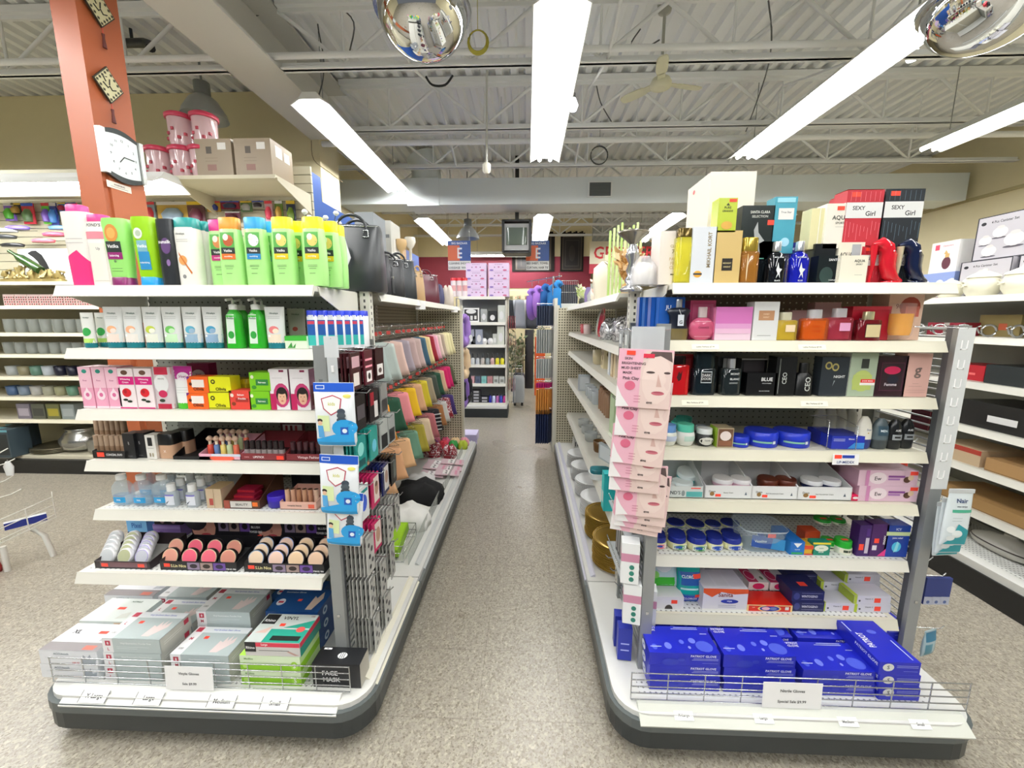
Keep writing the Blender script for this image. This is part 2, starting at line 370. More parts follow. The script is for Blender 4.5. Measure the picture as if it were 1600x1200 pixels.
# ================================================================ SHELVING
def rounded(x0, y0, x1, y1, r, n=6, back=False):
    P = []
    for cx, cy, a0 in ((x1-r, y0+r, -PI/2), (None, None, None), (None, None, None), (x0+r, y0+r, PI)):
        if cx is None: continue
        P += [(cx+r*math.cos(a0+PI/2*i/n), cy+r*math.sin(a0+PI/2*i/n)) for i in range(n+1)]
        if a0 < 0: P += [(x1, y1), (x0, y1)]
    return P
def slab(b, poly, z0, z1, mat):
    n = len(poly)
    return b.add([(x, y, z) for z in (z0, z1) for x, y in poly], [tuple(range(n))[::-1], tuple(range(n, 2*n))]+[(i, (i+1) % n, (i+1) % n+n, i+n) for i in range(n)], mat)
def shelf(parent, x0, x1, y0, y1, z, side='y', perf=False, ch=.034, mat=None, back=None):
    """front along -y (side y), +x (side x) or -x (side w); z is the top surface"""
    mat = mat or SHELF
    b = B(); b.box(x0, y0, z-.018, x1, y1, z, mat)
    if perf: b.box(x0+.02, y0+.01, z-.001, x1-.02, y1-.01, z+.0006, PERF)
    o = kid(b, 'shelf', parent)
    b = B(); a = .012
    if side == 'y': pr, org, r = (x1-x0), (x0, y0, z), (0, -1, 0)
    elif side == 'x': pr, org, r = (y1-y0), (x1, y0, z), (1, 0, 0)
    else: pr, org, r = (y1-y0), (x0, y1, z), (-1, 0, 0)
    nrm = Vector(r).cross(Vector((0, 0, 1)))
    org = Vector(org)
    if side == 'y': org = Vector((x0, y0, z)); 
    prof = [(0, 0), (.004, .002), (.006, -.004), (.018, -ch), (.012, -ch-.002), (0, -.018)]
    sgn = 1 if (Vector((x0, y0, z))-Vector((x1, y1, z))).dot(nrm) > 0 else -1
    if side == 'y': org = Vector((x0, y0, z))
    b.prism(prof, mat, (org, r, (0, 0, 1)), pr if side in 'yxw' else pr)
    kid(b, 'price_channel', o); return o
def posts(b, pts, z0, z1, mat, slot='y'):
    for x, y in pts[:1]:
        b.cbox(x, y, z0, .04, .04, z1-z0, mat)
        k = z0+.02
        while k < z1-.03:
            b.box(x-.004, y-.0205, k, x+.004, y+.0205, k+.012, M('3b3b38')); b.box(x-.0205, y-.004, k, x+.0205, y+.004, k+.012, M('3b3b38')); k += .0254
def uprights(t, pts, z0, z1, mat):
    for p in pts: b = B(); posts(b, [p], z0, z1, mat); kid(b, 'upright', t)
def base(t, x0, y0, x1, y1, perfY=None, strips=True):
    b = B(); slab(b, rounded(x0+.012, y0+.012, x1-.012, y1, .10), .13, .17, DECKW)
    if perfY: b.box(x0+.1, y0+.075, .169, x1-.1, perfY, .1706, PERF)
    kid(b, 'base_deck', t)
    b = B(); slab(b, rounded(x0, y0, x1, y1, .115), .055, .150, M('22282a', .35)); slab(b, rounded(x0-.003, y0-.003, x1+.003, y1, .117), .118, .152, M('555b5b', .35)); kid(b, 'bumper', t)
    b = B(); b.box(x0+.1, y0+.09, 0, x1-.1, y1, .06, BLACK); kid(b, 'kick_plate', t)
# ---- left end cap
LX0, LX1, LY = -1.589, -.703, 1.332
LZ = [1.527, 1.316, 1.099, .91, .722, .529]
t = empty('end_cap_shelf_unit', (0, 0, 0)); tag(t, 'white end cap shelving on the left holding shampoo, makeup and vinyl gloves', 'shelving unit'); ECL = t
for i, z in enumerate(LZ):
    shelf(t, LX0, LX1, LY if i < 5 else 1.241, 1.655, z, 'y', i >= 4)
b = B(); b.box(LX0, 1.66, .17, LX1, 1.675, 1.52, peg('pegboard_grey_left', '8f948c', 0)); kid(b, 'back_panel', t)
uprights(t, [(LX0-.02, 1.70), (LX1+.025, 1.70)], .171, 1.56, SHELF)
for x in (LX0-.004, LX1+.004):
    b = B(); b.prism([(-.31, -.002), (0, -.002), (0, -.13), (-.02, -.13), (-.3, -.03)], SHELF, ((x, 1.66, 1.527), (0, 1, 0), (0, 0, 1)), .003); kid(b, 'bracket', t)
base(t, -1.66, 1.09, -.51, 1.762, 1.2)
b = B(); cr = M('dcdcd8', .3)
b.prism([(0, .004), (.0, -.008), (.05, -.036), (.052, -.03), (.01, .004)], M('e4e4df', .3), ((-1.55, 1.137, .178), (0, -1, 0), (0, 0, 1)), .94)
for tx, x in (('X-Large', -1.44), ('Large', -1.25), ('Medium', -1.0), ('Small', -.82)):
    o = Vector((x, 1.1033, .1685)); up = Vector((0, .777, .629))
    b.add([o+Vector((a, 0, 0))+up*c for a, c in ((-.045, -.017), (.045, -.017), (.045, .017), (-.045, .017))], [(0, 1, 2, 3)], M('fbfbfb'))
    b.text(tx, o+Vector((0, -.0005, .0008)), (1, 0, 0), up, .018, M('333333'))
    for e in (-.046, .046): b.add([o+Vector((a, -.0004, .0007))+up*c for a, c in ((e-.001, -.017), (e+.001, -.017), (e+.001, .017), (e-.001, .017))], [(0, 1, 2, 3)], M('333333'))
kid(b, 'label_strip', t, 'white strip lettered X-Large, Large, Medium and Small')
# ---- right end cap
RX0, RX1, RY = .481, 1.385, 1.385
RZ = [1.536, 1.347, 1.155, .964, .77, .553, .315]
t = empty('end_cap_shelf_unit', (0, 0, 0)); tag(t, 'white end cap shelving on the right holding perfumes, creams and blue nitrile gloves', 'shelving unit'); ECR = t
for i, z in enumerate(RZ): shelf(t, RX0, RX1, RY, 1.715, z, 'y', i >= 5, mat=M('dcd8c4', .35) if i in (1, 2, 3, 4, 6) else None)
b = B(); b.box(RX0, 1.72, .17, RX1, 1.735, 1.53, peg('pegboard_grey_right', '8a8d86', 0)); b.box(RX0, 1.717, 1.35, RX1, 1.7195, 1.53, peg('pegboard_brown', '8a7a64', 0, dark='e8e2cc')); kid(b, 'back_panel', t)
uprights(t, [(RX0-.03, 1.745), (RX1+.03, 1.745)], .171, 1.57, SHELF)
for x in (RX0-.004, RX1+.004):
    b = B(); b.prism([(-.31, -.002), (0, -.002), (0, -.14), (-.02, -.14), (-.3, -.03)], SHELF, ((x, 1.72, 1.536), (0, 1, 0), (0, 0, 1)), .003); kid(b, 'bracket', t)
base(t, .29, 1.10, 1.453, 1.762, 1.24)
b = B(); b.prism([(0, .004), (.0, -.02), (.055, -.036), (.057, -.03), (.01, .004)], M('d3d5cb', .25), ((.37, 1.148, .178), (0, -1, 0), (0, 0, 1)), 1.02)
for tx, x in (('X-Large', .51), ('Large', .76), ('Medium', 1.02), ('Small', 1.24)):
    o = Vector((x, 1.1122, .1683)); up = Vector((0, .777, .629))
    b.add([o+Vector((a, 0, 0))+up*c for a, c in ((-.03, -.012), (.03, -.012), (.03, .012), (-.03, .012))], [(0, 1, 2, 3)], M('fbfbfb')); b.text(tx, o+Vector((0, -.0005, .0008)), (1, 0, 0), up, .011, M('555555'))
kid(b, 'label_strip', t, 'grey label strip with small white size labels')
# small printed price strips on the cream channels
b = B()
for s, x, z in (('Ladies Perfume $7.99', .60, RZ[1]), ('Men Perfume $7.99', .58, RZ[2]), ('Ladies Perfume $7.99', .95, RZ[1]), ('Men Perfume $7.99', .98, RZ[2])):
    o = Vector((x, RY-.0135, z-.019)); up = Vector((0, -.37, .93))*-1
    up = Vector((0, .38, .92)); b.add([o+Vector((a, 0, 0))+up*c for a, c in ((-.045, -.009), (.045, -.009), (.045, .009), (-.045, .009))], [(0, 1, 2, 3)], M('f6f2df')); b.text(s, o+Vector((0, -.0008, 0)), (1, 0, 0), up, .007, M('6a6658'))
kid(b, 'price_strips', t)
# ---- gondola runs behind the end caps
def run(lab, sx, xe, xs, xo, zs, endx):
    """xe aisle edge of base, xs spine, xo outer edge of base"""
    t = empty('gondola_shelf_unit', (0, 0, 0)); tag(t, lab, 'shelving unit')
    a, c = min(xe, xo), max(xe, xo)
    b = B(); b.box(a+.012, 1.77, .13, c-.012, 3.96, .17, DECKW); kid(b, 'base_deck', t)
    b = B(); b.box(a, 1.765, .055, c, 3.96, .12, M('22282a', .4)); b.box(a-.003, 1.765, .118, c+.003, 3.96, .150, M('6b7070', .35)); kid(b, 'bumper', t)
    b = B(); b.box(a+.08, 1.765, 0, c-.08, 3.95, .055, BLACK); kid(b, 'kick_plate', t)
    b = B(); b.box(xs-.012, 1.77, .17, xs+.012, 3.96, 1.52, PEGX); kid(b, 'back_panel', t)
    e0, e1 = sorted((xs, endx)); b = B(); b.box(e0, 3.965, .12, e1, 3.985, 1.525, PEGY); kid(b, 'end_panel', t)
    uprights(t, [(xs, 2.86), (xs, 3.93)], .17, 1.55, SHELF); b = B(); b.cbox(endx, 4.01, .05, .03, .05, 1.5, M('dcd9cc', .4)); kid(b, 'upright', t)
    u = 1 if sx > 0 else -1
    if u > 0: shelf(t, -1.52, xs-.012, 1.78, 3.95, 1.53, 'w')
    for z, x1 in zs:
        if u > 0: shelf(t, xs+.012, x1, 1.78, 3.95, z, 'x')
        else: shelf(t, x1, xs-.012, 1.78, 3.95, z, 'w')
    return t
GL = run('double sided gondola shelving left of the aisle with handbags over hanging scarves', 1, -.51, -1.09, -1.66, [(1.53, -.66)], -.655)
GR = run('double sided gondola shelving right of the aisle with plates and household decor', -1, .29, .87, 1.453, [(1.53, .40), (1.295, .42), (1.11, .42), (.84, .42), (.49, .42)], .305)
b = B()
b.prism([(0, .006), (0, -.016), (.05, -.032), (.052, -.025), (.008, .006)], M('e9e5d3', .35), ((-.565, 1.2, .176), (1, 0, 0), (0, 0, 1)), .555)
kid(b, 'price_channel', ECL); b = B()
b.prism([(0, .006), (0, -.016), (.05, -.032), (.052, -.025), (.008, .006)], M('c9cccb', .3), ((-.565, 1.86, .176), (1, 0, 0), (0, 0, 1)), 2.09)
kid(b, 'price_channel', GL)
b = B()
b.prism([(0, .006), (0, -.016), (.05, -.032), (.052, -.025), (.008, .006)], M('d0d0dc', .3), ((.345, 3.95, .176), (-1, 0, 0), (0, 0, 1)), 2.15)
kid(b, 'price_channel', GR)
# ---- wire fences with the price cards
def fence(x0, x1, y, z, h, n, nv, lab, ends=True, rz=0):
    b = B(); L = x1-x0; r = .0022
    for i in range(n): b.tube([(x0, y, z+h*i/(n-1)), (x1, y, z+h*i/(n-1))], r, CHROME, 5)
    for i in range(nv+1): b.tube([(x0+L*i/nv, y+.002, z), (x0+L*i/nv, y+.002, z+h)], r*.9, CHROME, 5)
    return tag(b.build('wire_fence'), lab, 'wire fence')
fence(-1.63, -.585, 1.143, .1785, .095, 5, 9, 'low chrome wire fence in front of the vinyl glove boxes')
fence(.352, 1.42, 1.153, .1785, .10, 5, 9, 'low chrome wire fence in front of the blue nitrile glove boxes')
def card(name, lines, x, y, z, w, h, lab, cat='price card', tilt=.05):
    b = B(); b.box(-w/2, 0, 0, w/2, .001, h, M('fafafa', .4))
    for s, u, v, hh, c in lines: b.text(s, (u*w, -.0006, v*h), (1, 0, 0), (0, 0, 1), hh*h, M(c), w*.8)
    o = b.build(name, None, (x, y, z)); o.rotation_euler = (-tilt, 0, 0); return tag(o, lab, cat)
x, _, z = at(297, 1072, 1.12); card('price_card', [('Vinyle Gloves', 0, .68, .15, '444444'), ('Sale $9.99', 0, .25, .14, '444444')], x, 1.12, .19, .165, .085, 'white paper card reading Vinyle Gloves on the left wire fence')
x, _, z = at(1240, 1098, 1.13); card('price_card', [('Nitrile Gloves', 0, .68, .15, '444444'), ('Special Sale $9.99', 0, .25, .14, '444444')], x, 1.135, .185, .185, .09, 'white paper card reading Nitrile Gloves on the right wire fence')
# ---- side wire racks
def rack(x, y0, z0, z1, lab, sx):
    t = empty('side_display_rack', (x, y0, z0)); tag(t, lab, 'display rack', 'side wire racks')
    b = B(); b.box(-.02, -.006, 0, .02, .012, z1-z0, M('9a9d9c', .4, .35)); b.box(-.012, .012, 0, .012, .04, z1-z0, M('70747a', .4, .5))
    for k in (.18, .55, .9): b.loft([(0, .006, .006), (.003, .004, .004)], CHROME, 8, off=(0, 0, 0)) if False else b.box(-.005, -.009, (z1-z0)*k, .005, -.006, (z1-z0)*k+.01, CHROME)
    kid(b, 'post', t)
    b = B(); b.box(-.012, 1.67-y0-.02, 0, .012, 1.67-y0, z1-z0, STEEL); z = .02
    while z < z1-z0-.01: b.tube([(0, .02, z), (0, 1.65-y0, z)], .0035, M('b4b7b8', .3, .5), 4); z += .026
    kid(b, 'wire_grid', t); return t
rack(-.655, 1.245, .171, 1.335, 'grey wire side rack on the aisle side of the left end cap', 1)
rack(.43, 1.285, .171, 1.405, 'grey wire side rack on the aisle side of the right end cap', -1)
rack(1.432, 1.38, .171, 1.40, 'grey wire side rack on the outer right side of the right end cap', 1)
# ---- white shelving in the middle distance
def wall_unit(lab, x0, x1, y0, y1, zs, pegm, matk, base_x=None):
    t = empty('white_shelf_unit', (0, 0, 0)); tag(t, lab, 'shelving unit')
    for z in zs: shelf(t, x0, x1, y0, y1-.01, z, 'y', False, .04)
    b = B(); b.box(x0-.02, y1, 0.05, x1+.02, y1+.02, max(zs), pegm); kid(b, 'back_panel', t)
    uprights(t, [(x0-.02, y1), (x1+.02, y1)], .05, max(zs)+.02, SHELF)
    b = B(); b.box(x1+.0, y0+.02, .12, x1+.02, y1, max(zs)-.05, SHELF); kid(b, 'side_panel', t)
    b = B(); b.box(x0-.03, y0-.12, .12, x1+.03, y1, .16, DECKW); kid(b, 'base_deck', t)
    b = B(); b.box(x0-.04, y0-.13, .0, x1+.04, y1, .13, M('1d2224', .5)); kid(b, 'kick_plate', t)
    return t
WU = wall_unit('white end cap shelving at the far end with lilac gift boxes on top', -.97, -.31, 5.78, 6.1, [1.73, 1.37, 1.05, .76, .48, .19], PEGG, SHELF, True)
LS = empty('wall_shelf_unit', (0, 0, 0)); tag(LS, 'long cream wall shelving at the far left with glassware and mugs', 'shelving unit')
LSZ = [1.73, 1.525, 1.29, 1.10, .90, .713, .503]
for z in LSZ: shelf(LS, -5.6, -2.0, 3.40, 3.85, z, 'y', False, .028, M('d8d2bb', .5))
shelf(LS, -5.6, -2.0, 3.33, 3.85, 2.545, 'y', False, .03, M('d8d2bb', .5))
b = B(); b.box(-5.6, 3.40, .12, -2.0, 3.85, .16, M('d8d2bb', .5)); kid(b, 'base_deck', LS)
b = B(); b.box(-5.6, 3.36, .0, -2.0, 3.8, .13, BLACK); kid(b, 'kick_plate', LS)
b = B(); b.box(-5.6, 3.86, 0, -2.0, 3.9, 1.74, M('a9a48c', .6))
z = 1.74
while z < 2.74: b.box(-5.6, 3.875, z, -2.0, 3.9, z+.07, M('c8c3ab', .6)); b.box(-5.6, 3.886, z+.07, -2.0, 3.9, z+.076, M('55523f')); z += .076
kid(b, 'slatwall', LS)
for x in (-2.0, -2.9, -3.8): b = B(); b.prism([(0, 0), (-.5, 0), (-.5, -.02), (0, -.16)], M('d8d2bb', .5), ((x, 3.85, 2.53), (0, 1, 0), (0, 0, 1)), .006); kid(b, 'bracket', LS)
BLUE = M('1d4f9e', .45)
b = B(); b.box(-2.15, 3.92, 0, -2.03, 4.12, 2.78, BLUE); b.box(-2.09, 4.12, 0, -2.03, 7.7, 2.56, BLUE)
tag(b.build('blue_partition'), 'blue painted partition panel running back beside the left wall shelving', 'partition')
# ---- right far shelving
RS = empty('gondola_shelf_unit', (0, 0, 0)); tag(RS, 'white gondola shelving at the far right edge with canisters and dinnerware', 'shelving unit')
for z, x in ((1.545, 2.44), (1.325, 2.44), (1.08, 2.45), (.835, 2.45), (.62, 2.45), (.39, 2.45)): shelf(RS, x, 2.82, .9, 4.4, z, 'w')
b = B(); b.box(2.35, .9, .13, 3.2, 4.45, .17, DECKW); b.box(2.42, .95, .1695, 2.78, 4.4, .171, PERF); kid(b, 'base_deck', RS)
b = B(); b.box(2.34, .9, .0, 3.2, 4.46, .13, BLACK); kid(b, 'kick_plate', RS)
b = B(); b.box(2.83, .9, .17, 2.86, 4.4, 1.7, M('8c8d86', .5)); kid(b, 'back_panel', RS)
# ================================================================ GOODS
DEP = {}
def surf_of(rings):
    def f(x, z):
        z = max(rings[0][0], min(rings[-1][0], z))
        for a, c in zip(rings, rings[1:]):
            if a[0] <= z <= c[0]:
                t = (z-a[0])/max(1e-6, c[0]-a[0])
                g = lambda i, dflt: (a[i] if len(a) > i else dflt)*(1-t)+(c[i] if len(c) > i else dflt)*t
                hx, hy, e, cx, cy = g(1, 0), g(2, 0), g(3, 2), g(4, 0), g(5, 0)
                q = min(.999, abs(x-cx)/max(hx, 1e-5)); return (x, cy-hy*(1-q**e)**(1/e)-.0008, z)
        return (x, -rings[-1][2], z)
    return f
def thing(b, name, cat, d):
    o = b.build(name); o['category'] = cat; DEP[o.name] = d; return o
def carton(name, w, d, h, c, P=(), cat='box', mat=None, seam=True):
    b = B(); m = mat or M(c, .42); e = min(w, d, h)*.03
    b.box(-w/2, -d/2, 0, w/2, d/2, h, m)
    prints(b, P, w, h, d)
    return thing(b, name, cat, d)
def rr(h, w, d, prof, e=3):     # prof: (t height fraction, width fraction)
    return [(t*h, w/2*k, d/2*(k if k < .9 else 1), e) for t, k in prof]
def bottle(name, w, h, d, c, prof, cap, P=(), cat='bottle', e=3, cap_name='cap', body_mat=None, extra=None, n=20):
    """cap: (z0 fraction, z1 fraction, width fraction, depth fraction, colour, exponent)"""
    b = B(); rings = rr(h, w, d, prof, e); m = body_mat or M(c, .3)
    b.loft(rings, m, n); prints(b, P, w, h, d, surf_of(rings))
    o = thing(b, name, cat, d)
    for cp in ([cap] if cap and not isinstance(cap, list) else cap or []):
        b = B(); z0, z1, kw, kd, cc = cp[:5]; ce = cp[5] if len(cp) > 5 else e
        m = cc if not isinstance(cc, str) else M(cc, .3)
        hx, hy = w/2*kw, d/2*kd
        b.loft([(z0*h, hx, hy, ce), (z1*h-.002, hx*.98, hy*.98, ce), (z1*h, hx*.93, hy*.93, ce)], m, 18)
        kid(b, cap_name, o)
    if extra: extra(o)
    return o
def tube_std(w, h, c, cc, P=(), d=None, name='cream_tube', m=None):
    d = d or w*.55; b = B()
    rings = [(h*.13, w*.42, d/2, 2), (h*.3, w*.44, d*.44, 2.2), (h*.7, w*.48, d*.24, 2.2), (h*.93, w/2, .003, 2.5), (h, w/2, .0025, 3)]
    b.loft(rings, m or M(c, .25), 20); prints(b, P, w, h, d, surf_of(rings))
    o = thing(b, name, 'tube', d)
    b = B(); b.loft([(0, w*.42, d/2, 2), (h*.14, w*.42, d/2, 2)], M(cc, .3), 18); kid(b, 'cap', o)
    return o
# ---- placing on shelves by where the shelf front is
def pyof(Y, z): return 600-F*math.tan(math.atan((z-EYE)/Y)+PIT)
class Sh:
    def __init__(s, Y, z): s.Y, s.z = Y, z
    def fit(s, x0, x1, yt, dy=0, dz=0):
        Y = s.Y+.022+dy; z = s.z+dz; k = kpx(Y, z); h = at(800, yt+(pyof(Y, z)-pyof(s.Y+.022, s.z) if False else 0), Y)[2]-z
        return (x1-x0)*k, max(h, .01)
    def X(s, xc, Y, z): return at(xc, pyof(Y, z), Y)[0]
def put(sh, o, x0, x1, label=None, group=None, dy=0, dz=0, rz=0, h=.08, rx=0, ry=0, scale=None):
    Y = sh.Y+.022+dy; z = sh.z+dz; d = DEP.get(o.name, DEP.get(o.get('_p', ''), .05)) if isinstance(o, bpy.types.Object) else .05
    X = at((x0+x1)/2, pyof(Y, z+h/2), Y)[0]
    return inst(o, (X, Y+d/2, z+.0014), label, group, rz, scale, rx, ry)
L1, L2, L3, L4, L5 = [Sh(LY, z) for z in LZ[:5]]; L6 = Sh(1.241, LZ[5])
def shampoo(w, h, capc, band, fruit, txt='Vatika'):
    return bottle('shampoo_bottle', w, h, w*.55, 'b2ec92', [(0, .9), (.02, .97), (.3, 1), (.7, .93), (.83, .86), (.845, .8)],
        (.83, 1, .86, .85, capc), [('r', .2, .50, .8, .78, '57a84a'), ('c', .55, .66, .22, .085, fruit), ('c', .45, .71, .12, .05, 'f4f0e0'), ('r', .2, .47, .8, .56, '1f2a26'), ('t', txt, .5, .515, .05, 'ffffff', .52), ('r', .2, .39, .8, .47, band), ('t', 'nourishing', .5, .43, .03, 'ffffff', .45),
         ('r', .3, .30, .7, .305, '5a7a50'), ('r', .3, .28, .7, .285, '5a7a50'), ('r', .35, .25, .65, .255, '5a7a50'), ('r', .35, .18, .6, .186, '4a6a40')], e=3.2)
kk = kpx(1.36, 1.6)
b_w, b_h = L1.fit(0, 40, 338)
o = bottle('lotion_bottle', .098, .262, .055, 'f4f1ea', [(0, .84), (.02, .88), (.45, .92), (.9, 1.0), (.94, .98)], (.94, 1.03, .62, .8, 'e83e8c'),
    [('p', [(.06, .0), (.94, .0), (.94, .30), (.55, .46), (.06, .36)], 'e5327f'), ('r', .2, .55, .8, .555, 'b8b0b0'), ('r', .2, .6, .8, .605, 'b8b0b0')])
put(L1, o, 104, 150, 'tall white and hot pink lotion bottle at the left end of the top shelf', h=.0, dy=.01)
o = bottle('lotion_bottle', .078, .235, .05, 'f6f2ea', [(0, .93), (.02, 1), (.8, .98), (.9, .85)], (.9, 1.0, .8, .9, 'e83e8c'), [('r', .08, .66, .92, .76, 'e88f9b'), ('t', "POND'S", .5, .85, .06, '555555', .7), ('r', .2, .08, .86, .6, 'f1ece0'), ('t', 'Up', .6, .52, .05, '777777', .2)])
put(L1, o, 143, 175, "white POND'S lotion bottle with pink cap and pink band", h=0)
o = bottle('shampoo_bottle', .088, .222, .05, '9fe47a', [(.13, .82), (.16, .84), (.6, .93), (.95, 1), (1, .9)], (0, .135, .8, .95, '7e2260'), [('c', .5, .78, .26, .13, 'd9903e'), ('c', .5, .78, .17, .08, 'e8b05a'), ('r', .22, .5, .8, .66, '1f2a26'), ('t', 'Vatika', .5, .59, .07, 'ffffff', .52), ('r', .22, .40, .8, .5, '8e1e6c'), ('t', 'balancing', .5, .45, .04, 'ffffff', .4), ('c', .5, .37, .05, .02, '5a7a50'), ('r', .3, .26, .72, .265, '4a6a40'), ('r', .3, .22, .72, .225, '4a6a40')])
put(L1, o, 166, 205, 'pale green Vatika conditioner bottle with plum flip cap at its foot', h=0)
o = bottle('shampoo_bottle', .082, .226, .05, '9bd41a', [(.13, .8), (.16, .84), (.6, .93), (.95, 1), (1, .9)], (0, .135, .8, .95, '1d9ae0'), [('c', .4, .76, .2, .08, 'e8efe4'), ('c', .42, .76, .12, .045, 'b8c8b0'), ('r', .3, .5, .72, .66, '7fb4c0'), ('t', 'Vatika', .5, .58, .06, 'ffffff', .45), ('r', .3, .24, .76, .5, '2a8cc4'), ('t', 'volumizing', .52, .34, .035, 'ffffff', .4)])
put(L1, o, 214, 246, 'lime green Vatika conditioner bottle with bright blue flip cap at its foot', h=0)
o2 = bottle('shampoo_bottle', .06, .215, .045, '6cb41e', [(.13, .85), (.3, .9), (.95, 1), (1, .9)], (0, .135, .8, .95, '2060b0'), [('r', .2, .3, .85, .7, '1d4a3c'), ('c', .5, .75, .3, .06, '8fc04a')])
put(L1, o2, 236, 262, 'darker lime bottle half hidden behind the lime Vatika one', h=0, dy=.06)
o = bottle('shampoo_bottle', .056, .218, .045, '25282c', [(0, .95), (.02, 1), (.98, 1), (1, .95)], None, [('c', .55, .6, .3, .12, '5a3a6e'), ('t', 'sunsilk', .5, .66, .07, 'ffffff', .9), ('c', .6, .35, .12, .05, '8a6aa0')], e=6)
put(L1, o, 251, 281, 'slim black sunsilk bottle standing upside down on the top shelf', h=0)
o = bottle('lotion_bottle', .080, .222, .05, 'f3f2ea', [(0, .9), (.02, .95), (.8, 1), (.86, .9)], (.85, 1, .95, .95, '12908c'), [('t', 'Himalaya', .4, .76, .04, '444444', .5), ('r', .2, .68, .7, .684, '999999'), ('r', .2, .65, .7, .654, '999999'), ('c', .4, .38, .18, .07, 'eda05a'), ('p', [(.25, .5), (.75, .2), (.72, .17), (.25, .46)], 'c9702a'), ('c', .4, .14, .08, .03, '888888')])
for i, (a, c, dy) in enumerate(((279, 310, 0), (298, 331, .05), (316, 346, .10), (326, 352, .15))): put(L1, o, a, c, 'white Himalaya lotion bottle with teal cap, %s in its row' % nf(i), 'white lotion bottles', dy=dy, h=0)
vat = [(330, 362, '345', 'd42a86', 'c0307a', 'd98a50', .03, 'magenta cap, half hidden behind the orange capped one'), (345, 379, 338, 'f39a2c', 'e8762c', 'b5552a', 0, 'orange cap'), (385, 417, 336, '2fa4dd', '2a8cc8', 'f6f6f2', 0, 'blue cap and coconut picture'), (406, 430, 343, '2fa4dd', '2a8cc8', 'f6f6f2', .06, 'blue cap, half hidden in the second row'),
 (426, 461, 338, 'ffe91a', 'e8cf1a', 'f2d878', 0, 'yellow cap and lemon picture, left of the yellow pair'), (455, 476, 344, 'ffe91a', 'e8cf1a', 'f2d878', .06, 'yellow cap, behind the left lemon one'), (474, 508, 340, 'ffe91a', 'e8cf1a', 'f2d878', 0, 'yellow cap and lemon picture, right of the yellow pair'), (466, 486, 343, '2fa4dd', '2a8cc8', 'f6f6f2', .10, 'blue cap peeping out between yellow caps'),
 (505, 523, 350, 'ffe91a', 'e8cf1a', 'f2d878', .06, 'yellow cap, second of the right hand file'), (517, 532, 355, 'ffe91a', 'e8cf1a', 'f2d878', .12, 'yellow cap, last of the right hand file by the black handbag')]
protos = {}
for a, c, yt, cc, bd, fr_, dy, lb in vat:
    if cc not in protos: protos[cc] = shampoo(.078, .222, cc, bd, fr_)
    put(L1, protos[cc], a, c, 'Vatika shampoo bottle with '+lb, 'green shampoo bottles', dy=dy, h=0)
# shelf 2
def him(w, h, pic, low): return tube_std(w, h, 'e9ecea', '17717c', [('t', 'Himalaya', .5, .84, .06, '3a5a50', .6), ('r', .2, .76, .8, .765, '8a9490'), ('r', .2, .72, .8, .725, '8a9490'), ('r', .06, .14, .94, .34, low), ('c', .5, .45, .25, .09, pic), ('c', .6, .42, .15, .06, low), ('c', .28, .3, .07, .03, 'ffffff')])
o = tube_std(.048, .122, 'eef0ea', '17717c', [('t', 'Himalaya', .5, .85, .05, '3a5a50', .7), ('c', .5, .45, .32, .12, '2fa04a'), ('r', .08, .14, .92, .26, 'b8e070')], name='slim_cream_tube')
put(L2, o, 126, 150, 'slim white aloe cream tube with teal cap, front one at the shelf end', 'slim aloe tubes', h=0); put(L2, o, 148, 172, 'slim white aloe cream tube with teal cap, half behind its twin', 'slim aloe tubes', dy=.035, h=0)
hh = [(161, 192, 'f0b080', 'f6e4d8'), (191, 221, 'f2b489', 'f2ece4'), (222, 252, 'c8d84a', 'eef0e0'), (252, 283, '6cc05a', 'c8ecc0'), (284, 314, '5ab0cc', '9ab8d0'), (314, 348, '3a9cc0', '90aecb')]
for i, (a, c, p_, l_) in enumerate(hh): put(L2, him(.07, .142, p_, l_), a, c, 'wide Himalaya face wash tube on its teal cap, %s' % nl(i), 'wide face wash tubes', h=0)
def pump(w, h, c, lab=True, name='pump_bottle', wc='f4f6f2', P=None, a=.75):
    def ex(o):
        b = B(); b.tube([(0, 0, h*.88), (0, 0, h*1.0), (0, -w*.05, h*1.02), (0, -w*.5, h*.99)], w*.07, M(wc, .3), 8); b.lathe([(w*.22, h*.8), (w*.22, h*.9), (w*.1, h*.92)], M(wc, .3), 14); kid(b, 'pump', o)
    return bottle(name, w, h, w*.6, c, [(0, .95), (.02, 1), (.5, .88), (.68, .86), (.76, .55), (.8, .4)], None, P or [('r', .2, .1, .66, .7, 'dfeee0'), ('t', 'Himalaya', .44, .62, .05, '3a6a4a', .4), ('c', .44, .28, .18, .08, '2a9a3a')], body_mat=M(c, .1, 0, a), extra=ex)
o = pump(.062, .165, '35c430')
for i, (a, c, dy) in enumerate(((352, 379, 0), (386, 414, 0), (368, 388, .08), (400, 420, .08))): put(L2, o, a, c, 'clear green pump soap bottle with white pump, %s' % ['front left', 'front right', 'back left', 'back right'][i], 'green pump bottles', dy=dy, h=0)
put(L2, him(.07, .142, 'e07a7a', 'f6e8d0'), 414, 444, 'wide Himalaya tube with rose picture right of the green pump bottles', 'wide face wash tubes', h=0)
o = tube_std(.07, .14, 'b9b7a6', '17717c', [('t', 'Himalaya', .5, .84, .06, '2a3a30', .6), ('c', .5, .45, .15, .06, 'b04a3a')]); put(L2, o, 447, 478, 'dull beige cream tube at the back behind the small green box', dy=.15, h=0)
put(L2, carton('cream_box', .077, .06, .043, 'e6f4dc', [('r', 0, .62, 1, 1, '3fae3a'), ('p', [(.1, .05), (.3, .5), (.34, .1), (.5, .42), (.45, .05)], '3a8a3a'), ('T', 'r', 0, 0, 1, 1, '45b23f')]), 447, 480, 'small flat green and white aloe cream box', h=0)
